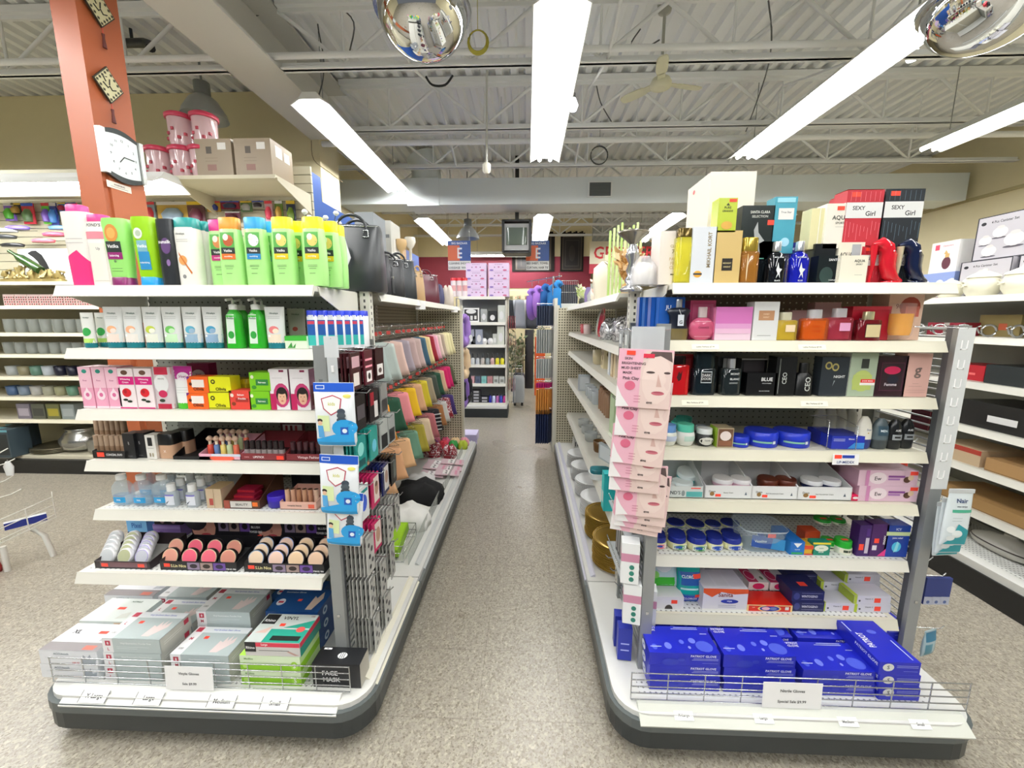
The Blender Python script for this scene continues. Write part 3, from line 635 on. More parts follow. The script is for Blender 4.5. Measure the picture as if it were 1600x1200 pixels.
o = bottle('lotion_bottle', .034, .130, .05, 'f2f5f8', [(0, .95), (.02, 1), (.86, 1), (.88, .9)], (.84, 1, 1, 1, '1c3ad0', 6), [('r', .1, .08, .9, .75, '1d5aa8'), ('r', .1, .08, .9, .35, '3ab8b0'), ('r', .15, .64, .85, .72, 'd8405a')], e=6)
for i, x in enumerate((482, 498, 512, 525, 537, 548, 557)): put(L2, o, x, x+14, 'slim white bottle with blue cap and blue label, %s' % nl(i), 'blue capped bottles', dy=.01+i*.012, h=0)
# shelf 3
def face(cx, cy, s, hair='1c1512', skin='e8b99a', asp=1):
    return [('c', cx, cy+s*.25*asp, s*.62, s*.72*asp, hair), ('c', cx, cy, s*.45, s*.62*asp, skin), ('c', cx, cy+s*.5*asp, s*.40, s*.18*asp, hair), ('c', cx-s*.18, cy+s*.1*asp, s*.07, s*.03*asp, '2a1c18'), ('c', cx+s*.18, cy+s*.1*asp, s*.07, s*.03*asp, '2a1c18'),
            ('c', cx, cy-s*.1*asp, s*.04, s*.06*asp, 'd09a7c'), ('c', cx, cy-s*.28*asp, s*.14, s*.05*asp, 'b8423e')]
o = carton('cream_box', .046, .06, .148, 'f0a8c4', [('r', 0, .5, 1, 1, 'f5c6d6'), ('c', .5, .9, .2, .05, '2a8a7a'), ('t', 'Rose', .45, .68, .05, 'b0407a', .5), ('c', .5, .32, .33, .12, 'fbe4ec'), ('p', [(.3, .38), (.7, .38), (.5, .52)], 'fbe4ec'), ('c', .5, .33, .15, .05, 'd8699a'), ('r', 0, 0, 1, .05, 'fbe4ec'), ('T', 'r', 0, 0, 1, 1, 'f5d6e0')])
for i, x in enumerate((132, 153, 173)): put(L3, o, x, x+21, 'narrow pink rose cream box, %s' % nl(i), 'narrow pink boxes', h=0)
o = carton('cream_box', .062, .06, .144, 'fbeef0', [('r', 0, .60, 1, .8, 'd4187c'), ('t', 'Whitening', .5, .73, .06, 'ffffff', .7), ('t', 'Cream', .5, .66, .06, 'ffffff', .7), ('c', .5, .9, .2, .06, '6a4a3a'), ('c', .5, .4, .27, .11, 'd21f2c'), ('c', .42, .43, .1, .05, 'a81020'), ('c', .38, .22, .15, .03, '1c2a1c'), ('c', .62, .18, .15, .03, '1c2a1c'), ('r', 0, 0, 1, .03, 'd4187c')])
put(L3, o, 190, 217, 'white box with red rose and magenta band, left of two', 'rose picture boxes', h=0); put(L3, o, 217, 246, 'white box with red rose and magenta band, right of two', 'rose picture boxes', h=0)
o = bottle('cream_tube', .066, .150, .03, 'd9cdd2', [(0, 1), (1, 1)], None, [('r', 0, .82, 1, 1, 'c42848'), ('c', .48, .6, .4, .22, 'eef0f0'), ('t', 'WHITE', .48, .72, .05, '777777', .5), ('c', .5, .36, .24, .09, 'c8285a'), ('c', .42, .2, .16, .04, '2c3a2c'), ('r', 0, 0, 1, .12, 'b01c3c')], e=8); put(L3, o, 244, 275, 'pinkish grey box with red rose on a white oval', h=0)
o = tube_std(.068, .152, 'f4f6f4', '48b82a', [('r', 0, .7, 1, 1, 'b5248c'), ('c', .55, .76, .32, .1, 'f0e8f0'), ('t', 'Veet', .55, .76, .09, '8a2a7a', .5), ('r', .2, .5, .8, .504, '9aa8a0'), ('r', .2, .44, .8, .444, '9aa8a0'), ('r', .2, .38, .8, .384, '9aa8a0')]); put(L3, o, 272, 302, 'white Veet tube with magenta top and green cap', h=0)
o = carton('hair_removal_box', .085, .04, .15, '8c1a50', [('c', .5, .72, .3, .12, 'd8c8d0'), ('t', 'Veet', .5, .72, .08, '8a2a7a', .5)]); put(L3, o, 298, 335, 'dark magenta Veet box standing behind the orange boxes', dy=.12, h=0)
oc = carton('cream_box', .078, .05, .058, 'f2661c', [('r', .2, .35, .78, .82, 'f4ece4'), ('t', 'Olivia', .5, .25, .28, '3a1408', .6), ('p', [(0, .8), (0, 1), (.16, 1)], '6a2a8a'), ('c', .15, .55, .07, .1, '5a1c08')])
yc = carton('cream_box', .080, .05, .058, 'e8e81c', [('c', .22, .7, .1, .14, '1c1c10'), ('c', .22, .7, .05, .07, 'e8e81c'), ('t', 'Olivia', .55, .25, .28, '2a2808', .6), ('r', .0, .05, 1, .09, '2a2808')])
for k in (0, 1): put(L3, oc, 295, 329, 'small orange Olivia box, %s of two stacked' % ['lower', 'upper'][k], 'orange cream boxes', dz=.0585*k, h=0); put(L3, yc, 328, 362, 'small yellow Olivia box, %s of two stacked' % ['lower', 'upper'][k], 'yellow cream boxes', dz=.0585*k, h=0)
o = bottle('cream_jar', .06, .045, .06, 'd8b41c', [(0, .9), (.6, 1), (1, 1)], (.6, 1, 1.02, 1.02, 'e8c81c', 2), e=2, cat='jar')
for i in range(4): put(L3, o, 352+14*(i % 2), 378+14*(i % 2), 'yellow lidded jar in shadow behind the yellow boxes, %s' % ['lower left', 'lower right', 'upper left', 'upper right'][i], 'yellow jars', dy=.08, dz=.05*(i//2)+.0008, h=0)
put(L3, carton('cream_box', .078, .05, .068, 'e2483c', [('t', 'Balsam', .55, .78, .13, 'ffffff', .6), ('r', .3, .4, .9, .6, 'a83028'), ('t', 'Freckle', .6, .58, .14, 'ffffff', .5), ('c', .15, .75, .08, .1, 'f8e8d8'), ('c', .2, .3, .1, .1, '8a3a20')]), 361, 394, 'small red freckle cream box beside the green boxes', h=0)
o = carton('cream_box', .074, .05, .066, '7cc81c', [('r', .3, .3, .9, .62, '2a7a3a'), ('t', 'Fairness', .6, .46, .13, 'ffffff', .55), ('c', .14, .75, .08, .1, 'f0f8d8'), ('c', .2, .2, .12, .1, '3a8a2a')])
for k in (0, 1): put(L3, o, 392, 424, 'bright green fairness cream box, %s of two stacked' % ['lower', 'upper'][k], 'green fairness boxes', dz=.0675*k, h=0)
o = carton('hair_colour_box', .068, .07, .145, 'f2eef0', [('r', .55, .93, .8, .98, '8a1c4a'), ('r', .15, .78, .7, .785, '888888'), ('c', .6, .36, .42, .3, 'c03a70'), ('r', 0, 0, .3, .4, 'b81c58')]+face(.62, .3, .5, asp=.55)+[('R', 'r', 0, 0, 1, 1, '8c5a70'), ('R', 'r', .1, .1, .9, .6, '5a2038')])
put(L3, o, 424, 456, 'white and magenta box with a dark haired portrait, left of two', 'portrait boxes', h=0); put(L3, o, 456, 488, 'white and magenta box with a dark haired portrait, right of two', 'portrait boxes', h=0)
o = tube_std(.05, .13, 'e4ece8', 'c8d83a', [('c', .5, .3, .3, .2, 'a8c830')]); put(L3, o, 490, 512, 'white tube with lime leaf half hidden by the hanging mask bag', dy=.04, h=0)
# shelf 4
def tray(name, w, d, h, c, P=(), back=0, inner='2a2624', walls=True):
    b = B(); t_ = .002; m = M(c, .45); mi = M(inner, .6)
    b.box(-w/2, -d/2, 0, w/2, d/2, t_, mi); b.box(-w/2, -d/2, 0, w/2, -d/2+t_, h, m)
    for s in (-1, 1): b.prism([(-d/2, 0), (d/2, 0), (d/2, max(h*1.6, back)), (-d/2, h)], m, ((s*(w/2)+t_/2, 0, 0), (0, 1, 0), (0, 0, 1)), t_)
    b.box(-w/2, d/2-t_, 0, w/2, d/2, max(h, back), m)
    prints(b, P, w, h, d); return thing(b, name, 'display tray', d)
def multi(sh, o, spots, lab, group, k0=0, **kw):
    for i, (x0, x1, dy, dz) in enumerate(spots): put(sh, o, x0, x1, lab % i if '%d' in lab else lab, group, dy=dy, dz=dz, h=0, **kw)
put(L4, tray('display_tray', .136, .15, .028, '141414', [('r', .12, .2, .32, .8, REDTAG), ('t', 'CONCEAL DUO', .6, .5, .4, 'e8e8e8', .45)], .06), 148, 204, 'black counter tray of brown capped makeup sticks', h=0)
o = bottle('lipstick_tube', .017, .078, .017, '8c7058', [(0, 1), (.5, 1)], (.5, 1, .95, .95, 'a8907a', 4), e=4, cat='makeup')
for i in range(12): put(L4, o, 150+(i % 6)*8.3, 157+(i % 6)*8.3, 'brown makeup stick in the black tray, %s in the %s row' % (nl(i % 6), ['lower front', 'upper back'][i//6]), 'brown makeup sticks', dy=.015+.05*(i//6), dz=.003+.045*(i//6), h=0)
o = carton('makeup_box', .042, .045, .094, '15161a', [('t', 'LOV', .5, .62, .14, 'e8e8e8', .5, 1), ('r', .3, .1, .7, .11, '888888')])
put(L4, o, 197, 216, 'slim black LOV makeup box, left of two', 'black makeup boxes', h=0); put(L4, o, 214, 232, 'slim black LOV makeup box, right of two', 'black makeup boxes', h=0, dy=.01)
put(L4, carton('makeup_box', .037, .035, .090, 'e8e6e0', [('r', .25, .55, .7, .9, '1a1a1c'), ('r', .3, .1, .42, .25, '8a7a5a'), ('r', .58, .1, .7, .25, 'a89a7a'), ('r', .2, .45, .8, .46, '777777')]), 232, 248, 'small white makeup box with black bottle picture', h=0)
o = bottle('foundation_bottle', .058, .092, .05, 'caa284', [(.0, 1), (.55, 1)], (.55, 1, 1, 1, '131314', 6), [('t', 'X', .5, .3, .14, 'f0e8e0', .3)], e=5, cat='makeup')
put(L4, o, 248, 274, 'beige foundation pack with black top, front one', 'foundation packs', h=0, dy=.005); put(L4, o, 272, 294, 'beige foundation pack with black top, further back', 'foundation packs', h=0, dy=.05)
put(L4, tray('display_tray', .14, .16, .012, '101012', [], .075, '151517'), 283, 320, 'low black tray with clear lid between foundation and pink tray', h=0)
b = B(); b.box(-.065, .0, 0, .065, .004, .1, G('aab4b4', .35)); o = thing(b, 'clear_divider', 'divider', .004); put(L4, o, 284, 330, 'clear plastic display divider behind the low black tray', dy=.17, h=0)
put(L4, tray('display_tray', .155, .14, .022, 'f3b9cc', [('c', .55, .3, .3, .5, 'f0644a'), ('r', .3, .6, 1, 1, 'dce8f6')], .06, 'f0c8d4'), 313, 378, 'pink tray of colourful lip balms', h=0)
for i, c in enumerate(('e4503c', '6a8cc8', 'f0d878', 'cfe8b4', 'f07a5a')):
    o = bottle('lip_balm', .019, .062, .019, c, [(0, 1), (.7, .95), (.75, .6)], (.74, .95, .5, .5, 'e8d8c0', 2), e=2, cat='makeup', body_mat=M(c, .2, 0, .9))
    def ex(o, c=c): b = B(); b.lathe([(.004, .058), (.010, .064), (.012, .070), (.004, .078)], M('d8b8a0', .3), 10); kid(b, 'topper', o)
    ex(o); put(L4, o, 325+i*10, 333+i*10, '%s coloured lip balm stick in the pink tray' % ['red', 'blue', 'yellow', 'pale green', 'coral'][i], 'lip balms', dy=.02, dz=.003, h=0)
    c2 = dup(o); c2.location = o.location+Vector((.004, .05, .012)); tag(c2, '%s lip balm stick in the back row of the pink tray' % ['red', 'blue', 'yellow', 'pale green', 'coral'][i], 'makeup', 'lip balms')
put(L4, tray('display_tray', .165, .15, .026, '7a2a30', [('t', 'LIPSTICK', .42, .5, .4, 'ffffff', .3), ('r', .82, .15, .98, .7, REDTAG), ('t', 'matte', .15, .5, .3, 'd8a8a8', .2)], .07, '3a1a1c'), 375, 448, 'maroon tray lettered LIPSTICK with clear and dark tubes', h=0)
put(L4, tray('display_tray', .15, .15, .026, '7a2a30', [('t', 'Vintage Fashion', .55, .5, .5, 'f4dede', .7)], .07, '2a1214'), 449, 512, 'maroon tray lettered Vintage Fashion behind the hanging mask bag', h=0)
o = bottle('lip_gloss', .018, .062, .018, 'c8b8b4', [(0, 1), (.5, 1)], (.5, 1, .9, .9, '2a2224', 3), e=4, cat='makeup', body_mat=G('d8ccca', .6))
for i in range(7): put(L4, o, 383+i*9, 390+i*9, 'lip gloss tube with dark cap in the LIPSTICK tray, %s' % nl(i), 'lip gloss tubes', dy=.02, dz=.003, h=0)
o = bottle('lip_gloss', .018, .060, .018, '2c1a1e', [(0, 1), (.5, 1)], (.5, 1, .9, .9, '4a2a30', 3), e=4, cat='makeup')
for i in range(5): put(L4, o, 455+i*10, 462+i*10, 'dark maroon lip gloss tube in the Vintage Fashion tray, %s' % nl(i), 'dark lip gloss tubes', dy=.02, dz=.003, h=0)
o = carton('lipstick_card', .1, .004, .09, '5a2430', [('r', .1, .5, .9, .9, 'e8e0e0'), ('r', .2, .6, .3, .85, 'a82c3c'), ('r', .4, .6, .5, .85, '7a2030'), ('r', .6, .6, .7, .85, 'c85060')], 'card'); put(L4, o, 440, 480, 'dark card with lipstick pictures behind the Vintage Fashion tray', dy=.2, h=0)
# shelf 5
def sanit(w, h):
    def ex(o): b = B(); b.loft([(.004, w*.40, w*.22, 2.4), (h*.33, w*.44, w*.24, 2.4)], M('2fa8e0', .2, 0, .25), 16); kid(b, 'blue_gel_label', o)
    return bottle('sanitizer_bottle', w, h, w*.55, 'd6e6ee', [(0, .8), (.03, .9), (.4, 1), (.62, .92), (.76, .6), (.8, .4), (.84, .38)], (.84, 1, .42, .7, 'f2f4f4', 2), [('r', .22, .12, .8, .3, '2a9cd8'), ('r', .22, .36, .8, .37, '5a6aa0'), ('t', '70%', .5, .21, .08, 'ffffff', .4)], body_mat=G('cfe0ea', .3), extra=ex, e=2.4)
o = sanit(.078, .118)
for i, (a, c, dy) in enumerate(((172, 207, 0), (203, 238, 0), (236, 268, .005), (214, 246, .07), (246, 276, .07))): put(L5, o, a, c, 'round shouldered clear sanitizer bottle with blue label, %s' % ['front leftmost', 'front second', 'front third', 'back left', 'back right'][i], 'sanitizer bottles', dy=dy, h=0)
o = bottle('hand_gel_bottle', .045, .088, .03, 'e4eaf0', [(0, .9), (.03, 1), (.62, 1), (.7, .6)], (.68, 1, .66, .9, 'f6f8f8', 2), [('r', .12, .1, .88, .55, 'e4e8f2'), ('p', [(.2, .1), (.5, .3), (.2, .2)], '3a4a5a'), ('r', .12, .5, .88, .56, '7a70c8')], body_mat=G('dce6ec', .5), e=3)
for i, (a, c, dy) in enumerate(((258, 278, 0), (289, 312, 0), (273, 292, .05), (305, 324, .05), (318, 334, .09), (290, 306, .1), (262, 276, .09))): put(L5, o, a, c, 'small clear gel bottle with white cap, %s' % ['front left', 'front right', 'middle row left', 'middle row right', 'back row right', 'back row centre', 'back row left'][i], 'small gel bottles', dy=dy, h=0)
put(L5, carton('makeup_box', .058, .07, .075, 'cdb79a', [('r', .5, 0, .53, 1, '9a8464'), ('r', .2, .15, .45, .5, 'b04a44'), ('T', 'r', 0, 0, 1, 1, 'b59a70')]), 325, 350, 'beige double box beside the BEAUTY tray', h=0)
put(L5, tray('display_tray', .135, .15, .032, '5c3a26', [('r', .18, .12, .78, .9, 'd8d4ce'), ('t', 'BEAUTY', .5, .5, .4, '2a2a2a', .4), ('r', .8, .3, .95, .8, 'f07830'), ('r', 0, 0, .16, 1, '9a4a3c')], .11, '8a2a38'), 349, 411, 'brown tray lettered BEAUTY full of red palettes', h=0)
o = carton('lip_palette', .09, .05, .012, '9c1c3c', [('r', .05, .2, .95, .8, 'c8303c')])
for i in range(3): put(L5, o, 358+i*3, 400, '%s red lip palette in the BEAUTY tray' % ['lowest', 'middle', 'top'][i], 'red palettes', dy=.03+.02*i, dz=.004+.013*i, h=0)
b = B(); b.box(-.075, 0, 0, .075, .003, .13, M('a9adab', .5)); o = thing(b, 'display_card', 'card', .003); put(L5, o, 355, 425, 'grey display card standing behind the BEAUTY tray', dy=.19, h=0, rz=.25)
o = bottle('cream_jar', .068, .046, .068, '2c1ca0', [(0, .85), (.1, .95), (.7, 1), (.75, 1)], (.62, 1, 1.03, 1.03, '3a22b4', 2), e=2, cat='jar'); put(L5, o, 413, 442, 'round deep purple jar with lid', h=0)
put(L5, tray('display_tray', .135, .12, .03, 'edbfae', [('t', 'romantic beauty', .4, .5, .3, '4a3a34', .4), ('r', .78, .2, .95, .7, 'f06a50')], .05, 'd8a898'), 437, 498, 'pale pink tray of nude lipstick tubes', h=0)
for i, c in enumerate(('e0b89a', 'd8a88c', 'c08a68', 'd0a080', 'c89070', 'e4c0a8')):
    o = bottle('lip_gloss', .017, .068, .017, c, [(0, 1), (.5, .98), (1, .96)], (.52, 1, .98, .98, 'd8b49c', 2), e=2, cat='makeup'); put(L5, o, 446+i*9, 454+i*9, 'nude toned lipstick tube, %s in the pale pink tray' % nl(i), 'nude lipsticks', dy=.015, dz=.003, h=0)
o = carton('dark_box', .12, .05, .11, '17161a', [('c', .5, .5, .2, .3, '2a2a30')]); put(L5, o, 455, 505, 'black box standing in shadow behind the nude lipsticks', dy=.18, h=0)
# shelf 6
EYES = [('r', .36, .1, .52, .9, '8a7a94'), ('c', .44, .5, .05, .25, '2a2028'), ('r', .53, .1, .69, .9, 'a08a84'), ('c', .61, .5, .05, .25, '2a1c18'), ('r', .70, .1, .86, .9, '6a4a9a'), ('c', .78, .5, .05, .25, '2a1c40')]
def compact(c, rim, dark='1a1618', r=.031):
    b = B(); b.X = Matrix.Translation((0, 0, r))@Matrix.Rotation(-.32, 4, 'X'); 
    b.X = b.X@Matrix.Rotation(PI/2, 4, 'X')
    b.lathe([(r*.9, -.008), (r, -.005), (r, .005), (r*.95, .007)], M(dark, .3), 24)
    b.lathe([(r*.93, .0071), (r*.9, .0082), (r*.84, .0074)], M(rim, .25, .3), 24, cap=False)
    b.lathe([(r*.86, .0072), (r*.86, .0076)], M(c, .6), 24); b.X = None
    return thing(b, 'powder_compact', 'compact', .02)
def trayback(x0, x1, lab, pic=True):
    return put(L6, tray('display_tray', (x1-x0)*.00215, .15, .034, '17161a', [('r', .05, .35, .13, .75, REDTAG), ('t', 'S.Lin Nice', .24, .5, .45, 'e8dca0', .2)]+EYES+[('t', 'ITEM NO. 9806', .0 if False else .93, .25, .25, 'f0f0f0', .13)], .05, '3c4040'), x0, x1, lab, h=0)
put(L6, tray('display_tray', .205, .16, .028, '2a2024', [('r', .1, .2, .95, .9, '6a4a50'), ('r', .12, .25, .24, .7, REDTAG), ('r', .78, .25, .9, .7, REDTAG)], .05, 'b8b8b4'), 148, 243, 'black edged tray of white rimmed round compacts', h=0)
rows = [('c8ccce', 'f4f4f6'), ('b8bc96', 'f2f2ee'), ('c4c6d0', 'b8a8f0')]
for j, (c, rim) in enumerate(rows):
    o = compact(c, rim, 'eeeef2', .027)
    for i in range(5): put(L6, o, 157+j*27+i*3, 184+j*27+i*3, 'white rimmed compact, %s column, %s' % (['left', 'middle', 'right'][j], nf(i)), 'white compacts', dy=.022+i*.023, dz=.003+i*.004, h=0)
trayback(248, 378, 'black tray of pink and peach blush compacts')
trayback(379, 513, 'black tray of pale powder compacts')
for j, c in enumerate(('d89684', 'e8607a', 'e8687c', 'd08a78')):
    o = compact(c, 'f0d8b0')
    for i in range(2): put(L6, o, 254+j*30+i*9, 284+j*30+i*9, 'blush compact with gold rim, %s in the %s row' % (nl(j), ['front', 'back'][i]), 'blush compacts', dy=.02+i*.05, dz=.003+i*.008, h=0)
for j, (c, rim) in enumerate((('ecd2b4', 'a8c0e0'), ('f0cdb8', 'a8b8e8'), ('f0d0a8', 'f4e0d0'), ('ecc8a8', 'e8d0c0'))):
    o = compact(c, rim)
    for i in range(3): put(L6, o, 387+j*31+i*8, 417+j*31+i*8, 'pale powder compact, %s, %s' % (nl(j), nf(i)), 'powder compacts', dy=.02+i*.035, dz=.003+i*.006, h=0)
for n_, (x0, x1) in enumerate(((300, 390), (400, 495))):
    P = [('r', 0, 0, 1, 1, '16151b'), ('c', .17, .55, .17, .42, 'c8907e'), ('c', .2, .32, .07, .06, 'a83a44'), ('c', .19, .48, .02, .06, 'a8705e'), ('c', .07, .8, .16, .35, '201a22'), ('r', .38, .45, .52, .8, '8a7a94'), ('r', .53, .45, .67, .8, 'a08a84'), ('r', .68, .45, .82, .8, '6a4a9a'), ('c', .45, .62, .04, .1, '201820'), ('c', .6, .62, .04, .1, '201820'), ('c', .75, .62, .04, .1, '201820'), ('t', 'EYE SHADOW', .9, .75, .1, 'e8e8e8', .17), ('t', 'BLUSH', .9, .6, .1, 'e8e8e8', .12), ('t', 'POWDER CAKE', .9, .45, .1, 'e8e8e8', .17), ('r', .92, .2, .99, .35, REDTAG)]
    o = carton('header_card', .29, .004, .13, '16151b', P, 'card'); put(L6, o, x0, x1+30, 'black makeup header card with lips and eye pictures, %s' % ['left', 'right'][n_], 'makeup header cards', dy=.165, h=0)
put(L6, carton('makeup_box', .085, .08, .075, '6fb0e0', [('r', 0, 0, 1, .28, '1c1c34'), ('t', 'Pixel', .5, .65, .4, '1c5aa8', .5)]), 200, 238, 'light blue box on the left behind the white compacts', dy=.21, h=0, dz=0)
put(L6, carton('makeup_box', .115, .07, .06, '8a6cb4', [('t', 'Glamour', .5, .4, .3, '4a3070', .6), ('r', 0, .7, 1, .9, 'a890cc')]), 240, 290, 'violet makeup box behind the compacts, lower of two', dy=.20, h=0)
put(L6, carton('makeup_box', .115, .07, .05, '221c26', [('c', .3, .5, .1, .4, 'c09aa0'), ('c', .7, .5, .1, .4, 'b08890')]), 240, 290, 'black makeup box with eye pictures, upper of two', dy=.20, dz=.061, h=0)
# deck: vinyl gloves
GB = Sh(1.13, .171)
def gbox(w, d, h, c, P): return carton('glove_box', w, d, h, c, P, 'glove box')
wh, gy = 'e6e9ea', 'a9b6b6'
def vinyl(L, k=1):
    return gbox(.205, .125, .0535, 'cfd6d8', [('r', .0, 0, .18, 1, 'f0f0f2'), ('r', .18, 0, 1, 1, 'bcc8c8'), ('r', .05, .5, .14, .85, 'b82c48'), ('t', '8', .095, .67, .25, 'ffffff', .05), ('t', L, .095, .25, .3, 'b82c48', .08), ('t', 'Vinyl Examination Powder Free', .58, .68, .16, 'f4f8f8', .7), ('r', .24, .42, .8, .44, 'e4ecec'), ('r', .24, .3, .6, .32, 'e4ecec'),
        ('T', 'r', 0, 0, .18, 1, 'f0f0f2'), ('T', 'r', .18, 0, 1, .78, 'b4c0c0'), ('T', 'r', .18, .78, 1, 1, 'e8ecf0'), ('T', 'r', .03, .8, .14, .97, 'b82c48'), ('T', 't', L, .09, .55, .14, 'b82c48', .12), ('T', 't', '100', .09, .2, .1, '888888', .1), ('T', 't', 'Vinyl Synthetic Exam Gloves', .58, .88, .07, '5a6ac0', .6), ('T', 'p', [(.62, .1), (.75, .1), (.9, .45), (.88, .65), (.82, .5), (.8, .7), (.76, .5), (.72, .66), (.7, .45), (.64, .5)], 'e4d2d0'), ('T', 'r', .3, .55, .38, .65, REDTAG),
        ('R', 'r', 0, 0, 1, 1, 'c6c6be'), ('R', 'r', .1, .45, .7, .48, 'f0f0ea'), ('R', 'r', .1, .6, .7, .63, 'f0f0ea'), ('R', 'r', .76, .55, .92, .9, 'b82c48')])
def accu(L='XL'):
    return gbox(.21, .125, .0535, 'eceef2', [('t', 'ACCUtouch', .38, .78, .2, '5a6a78', .4), ('p', [(.72, .05), (.95, .1), (.98, .5), (.9, .4), (.88, .8), (.82, .5), (.76, .75), (.74, .4)], 'a8b0b8'), ('t', '100 XL', .62, .15, .18, 'c03a4a', .2), ('r', .1, .5, .5, .51, '9aa'+'2b0'[0]+'b0' if False else '9aa2b0'),
        ('T', 'r', 0, 0, 1, .3, '8a8486'), ('T', 't', L, .22, .68, .2, '1a1a1e', .18), ('T', 'r', .62, .62, .78, .72, REDTAG), ('T', 'r', .7, .05, .9, .2, 'c86a5a'), ('T', 'p', [(.8, .35), (.98, .4), (.98, .9), (.9, .8), (.84, .85)], 'bcc0c8')])
vl, vm, ac = vinyl('L'), vinyl('M'), accu()
def pile(o, x0, x1, dy, n, lab, grp, k0=0, h0=.054):
    for k in range(n):
        put(GB, o, x0-k*2, x1-k*2, lab+(', %s of its stack' % (['bottom', 'middle', 'top', 'topmost'][k] if n == 3 else ['bottom', 'second', 'third', 'top'][k] if n == 4 else ['bottom', 'top'][k] if n == 2 else 'only one')), grp, dy=dy, dz=h0*k+.0005*k, h=0)
pile(ac, 68, 166, 0.012, 2, 'white ACCUtouch glove box at the left corner', 'white glove boxes')
pile(vl, 167, 264, 0.012, 3, 'grey vinyl glove box marked L in the front row', 'grey glove boxes')
pile(vm, 270, 368, 0.012, 2, 'grey vinyl glove box marked M in the front row', 'grey glove boxes')
nit = gbox(.21, .125, .0535, 'e4ece8', [('t', 'M NITRILE GLOVES', .4, .5, .25, '2a3a34', .6), ('r', .65, .1, .8, .9, 'e8c8a8'), ('T', 'r', .4, .5, .55, .6, REDTAG), ('T', 'p', [(.6, .1), (.8, .15), (.75, .4), (.62, .3)], 'd8dcd4'), ('T', 't', 'NITRILE', .6, .85, .1, '5a7a6a', .4)])
pile(nit, 128, 222, .15, 2, 'pale green nitrile glove box behind the ACCUtouch boxes', 'nitrile glove boxes')
pile(vl, 222, 312, .15, 2, 'grey vinyl glove box marked L in the second row', 'grey glove boxes')
pile(vm, 312, 402, .15, 3, 'grey vinyl glove box marked M in the second row', 'grey glove boxes')
pile(ac, 168, 250, .29, 2, 'white ACCUtouch glove box in the back row', 'white glove boxes')
pile(vl, 252, 332, .29, 2, 'grey vinyl glove box in the back row under the shelf', 'grey glove boxes')
pile(vm, 334, 414, .29, 2, 'grey vinyl glove box marked M in the back row', 'grey glove boxes')
gr_ = gbox(.21, .125, .056, 'dff0cc', [('r', 0, 0, 1, .5, '8cc820'), ('c', .9, .38, .06, .3, 'a4d840'), ('t', 'S', .9, .38, .4, 'ffffff', .08), ('t', 'Medline', .15, .8, .18, '7aa060', .2), ('c', .08, .35, .04, .2, 'b8e070'), ('T', 'r', 0, 0, 1, 1, 'b4e85a'), ('R', 'r', 0, 0, 1, .5, '8cc820'), ('R', 'r', 0, .5, 1, 1, 'c8e8a0')])
pile(gr_, 379, 476, .012, 2, 'lime green glove box marked S', 'lime glove boxes', h0=.0565)
rh = gbox(.19, .13, .052, 'd5d2cf', [('r', 0, .3, .2, 1, '16161a'), ('t', 'Rhino', .1, .6, .26, 'ffffff', .16), ('r', .2, .68, 1, .98, 'd83a52'), ('t', 'Large', .36, .83, .2, 'ffffff', .2), ('r', .25, .4, .8, .43, '3a3a3a'), ('p', [(.8, .4), (.98, .1), (.9, .08), (.76, .35)], 'c8a49a'),
    ('T', 'r', 0, 0, 1, 1, 'ced6d2'), ('T', 'r', .3, .0, 1, .45, '2aa08a'), ('T', 'p', [(.5, .5), (1, .8), (1, .5)], '2aa08a'), ('T', 'r', .02, .62, .28, .98, '1a1a1e'), ('T', 't', 'Rhino', .15, .75, .13, 'ffffff', .22), ('T', 't', 'VINYL', .52, .85, .16, '10101a', .35), ('T', 'r', .42, .06, .95, .22, '1c2422'), ('T', 't', '100', .92, .93, .08, '8a3a3a', .1), ('T', 'r', .4, .55, .5, .65, REDTAG), ('T', 'c', .85, .45, .08, .1, 'f0605a'), ('T', 'p', [(.05, .3), (.3, .55), (.25, .3)], 'e0c0b4'),
    ('R', 'r', 0, 0, 1, 1, '2a8a78'), ('R', 'r', 0, .65, 1, 1, 'd83a52')])
put(GB, rh, 379, 479, 'Rhino vinyl glove box, green and red, on top of the lime boxes', dy=.012, dz=.1142, h=0)
bl = gbox(.20, .125, .0535, '12407c', [('T', 'r', 0, 0, 1, 1, '0f4480'), ('T', 'c', .15, .4, .08, .15, 'e8e8f0'), ('T', 'r', .1, .36, .2, .44, 'c8283c'), ('T', 'p', [(.72, .1), (.84, .1), (.92, .6), (.86, .9), (.8, .6), (.74, .7)], 'd8c0b0'), ('T', 'r', .45, .45, .53, .55, REDTAG), ('T', 't', 'Examination Gloves', .3, .85, .08, 'e8e8f0', .4), ('R', 'c', .4, .5, .14, .3, 'c8d8e8'), ('R', 'c', .4, .5, .07, .14, '2a5a90')])
pile(bl, 420, 506, .16, 3, 'dark blue glove box with red cross in the second row', 'dark blue glove boxes')
pile(bl, 420, 500, .29, 2, 'dark blue glove box in the back row', 'dark blue glove boxes')
put(GB, gbox(.165, .072, .09, '17181b', [('t', 'FACE', .37, .62, .26, 'ffffff', .4), ('t', 'MASK', .4, .34, .26, 'ffffff', .42), ('r', .2, .1, .4, .13, 'dddddd'), ('T', 'c', .55, .5, .1, .18, 'ffffff'), ('T', 'r', .5, .35, .515, .65, '17181b'), ('T', 'r', .54, .33, .555, .67, '17181b'), ('T', 'r', .58, .35, .595, .65, '17181b'), ('T', 'r', .08, .82, .25, .93, 'ffffff'), ('T', 't', '100', .16, .875, .08, '17181b', .1), ('R', 'r', 0, 0, 1, 1, 'b8b4a8')]), 489, 568, 'black FACE MASK box at the right front corner of the left deck', dy=.012, h=0)
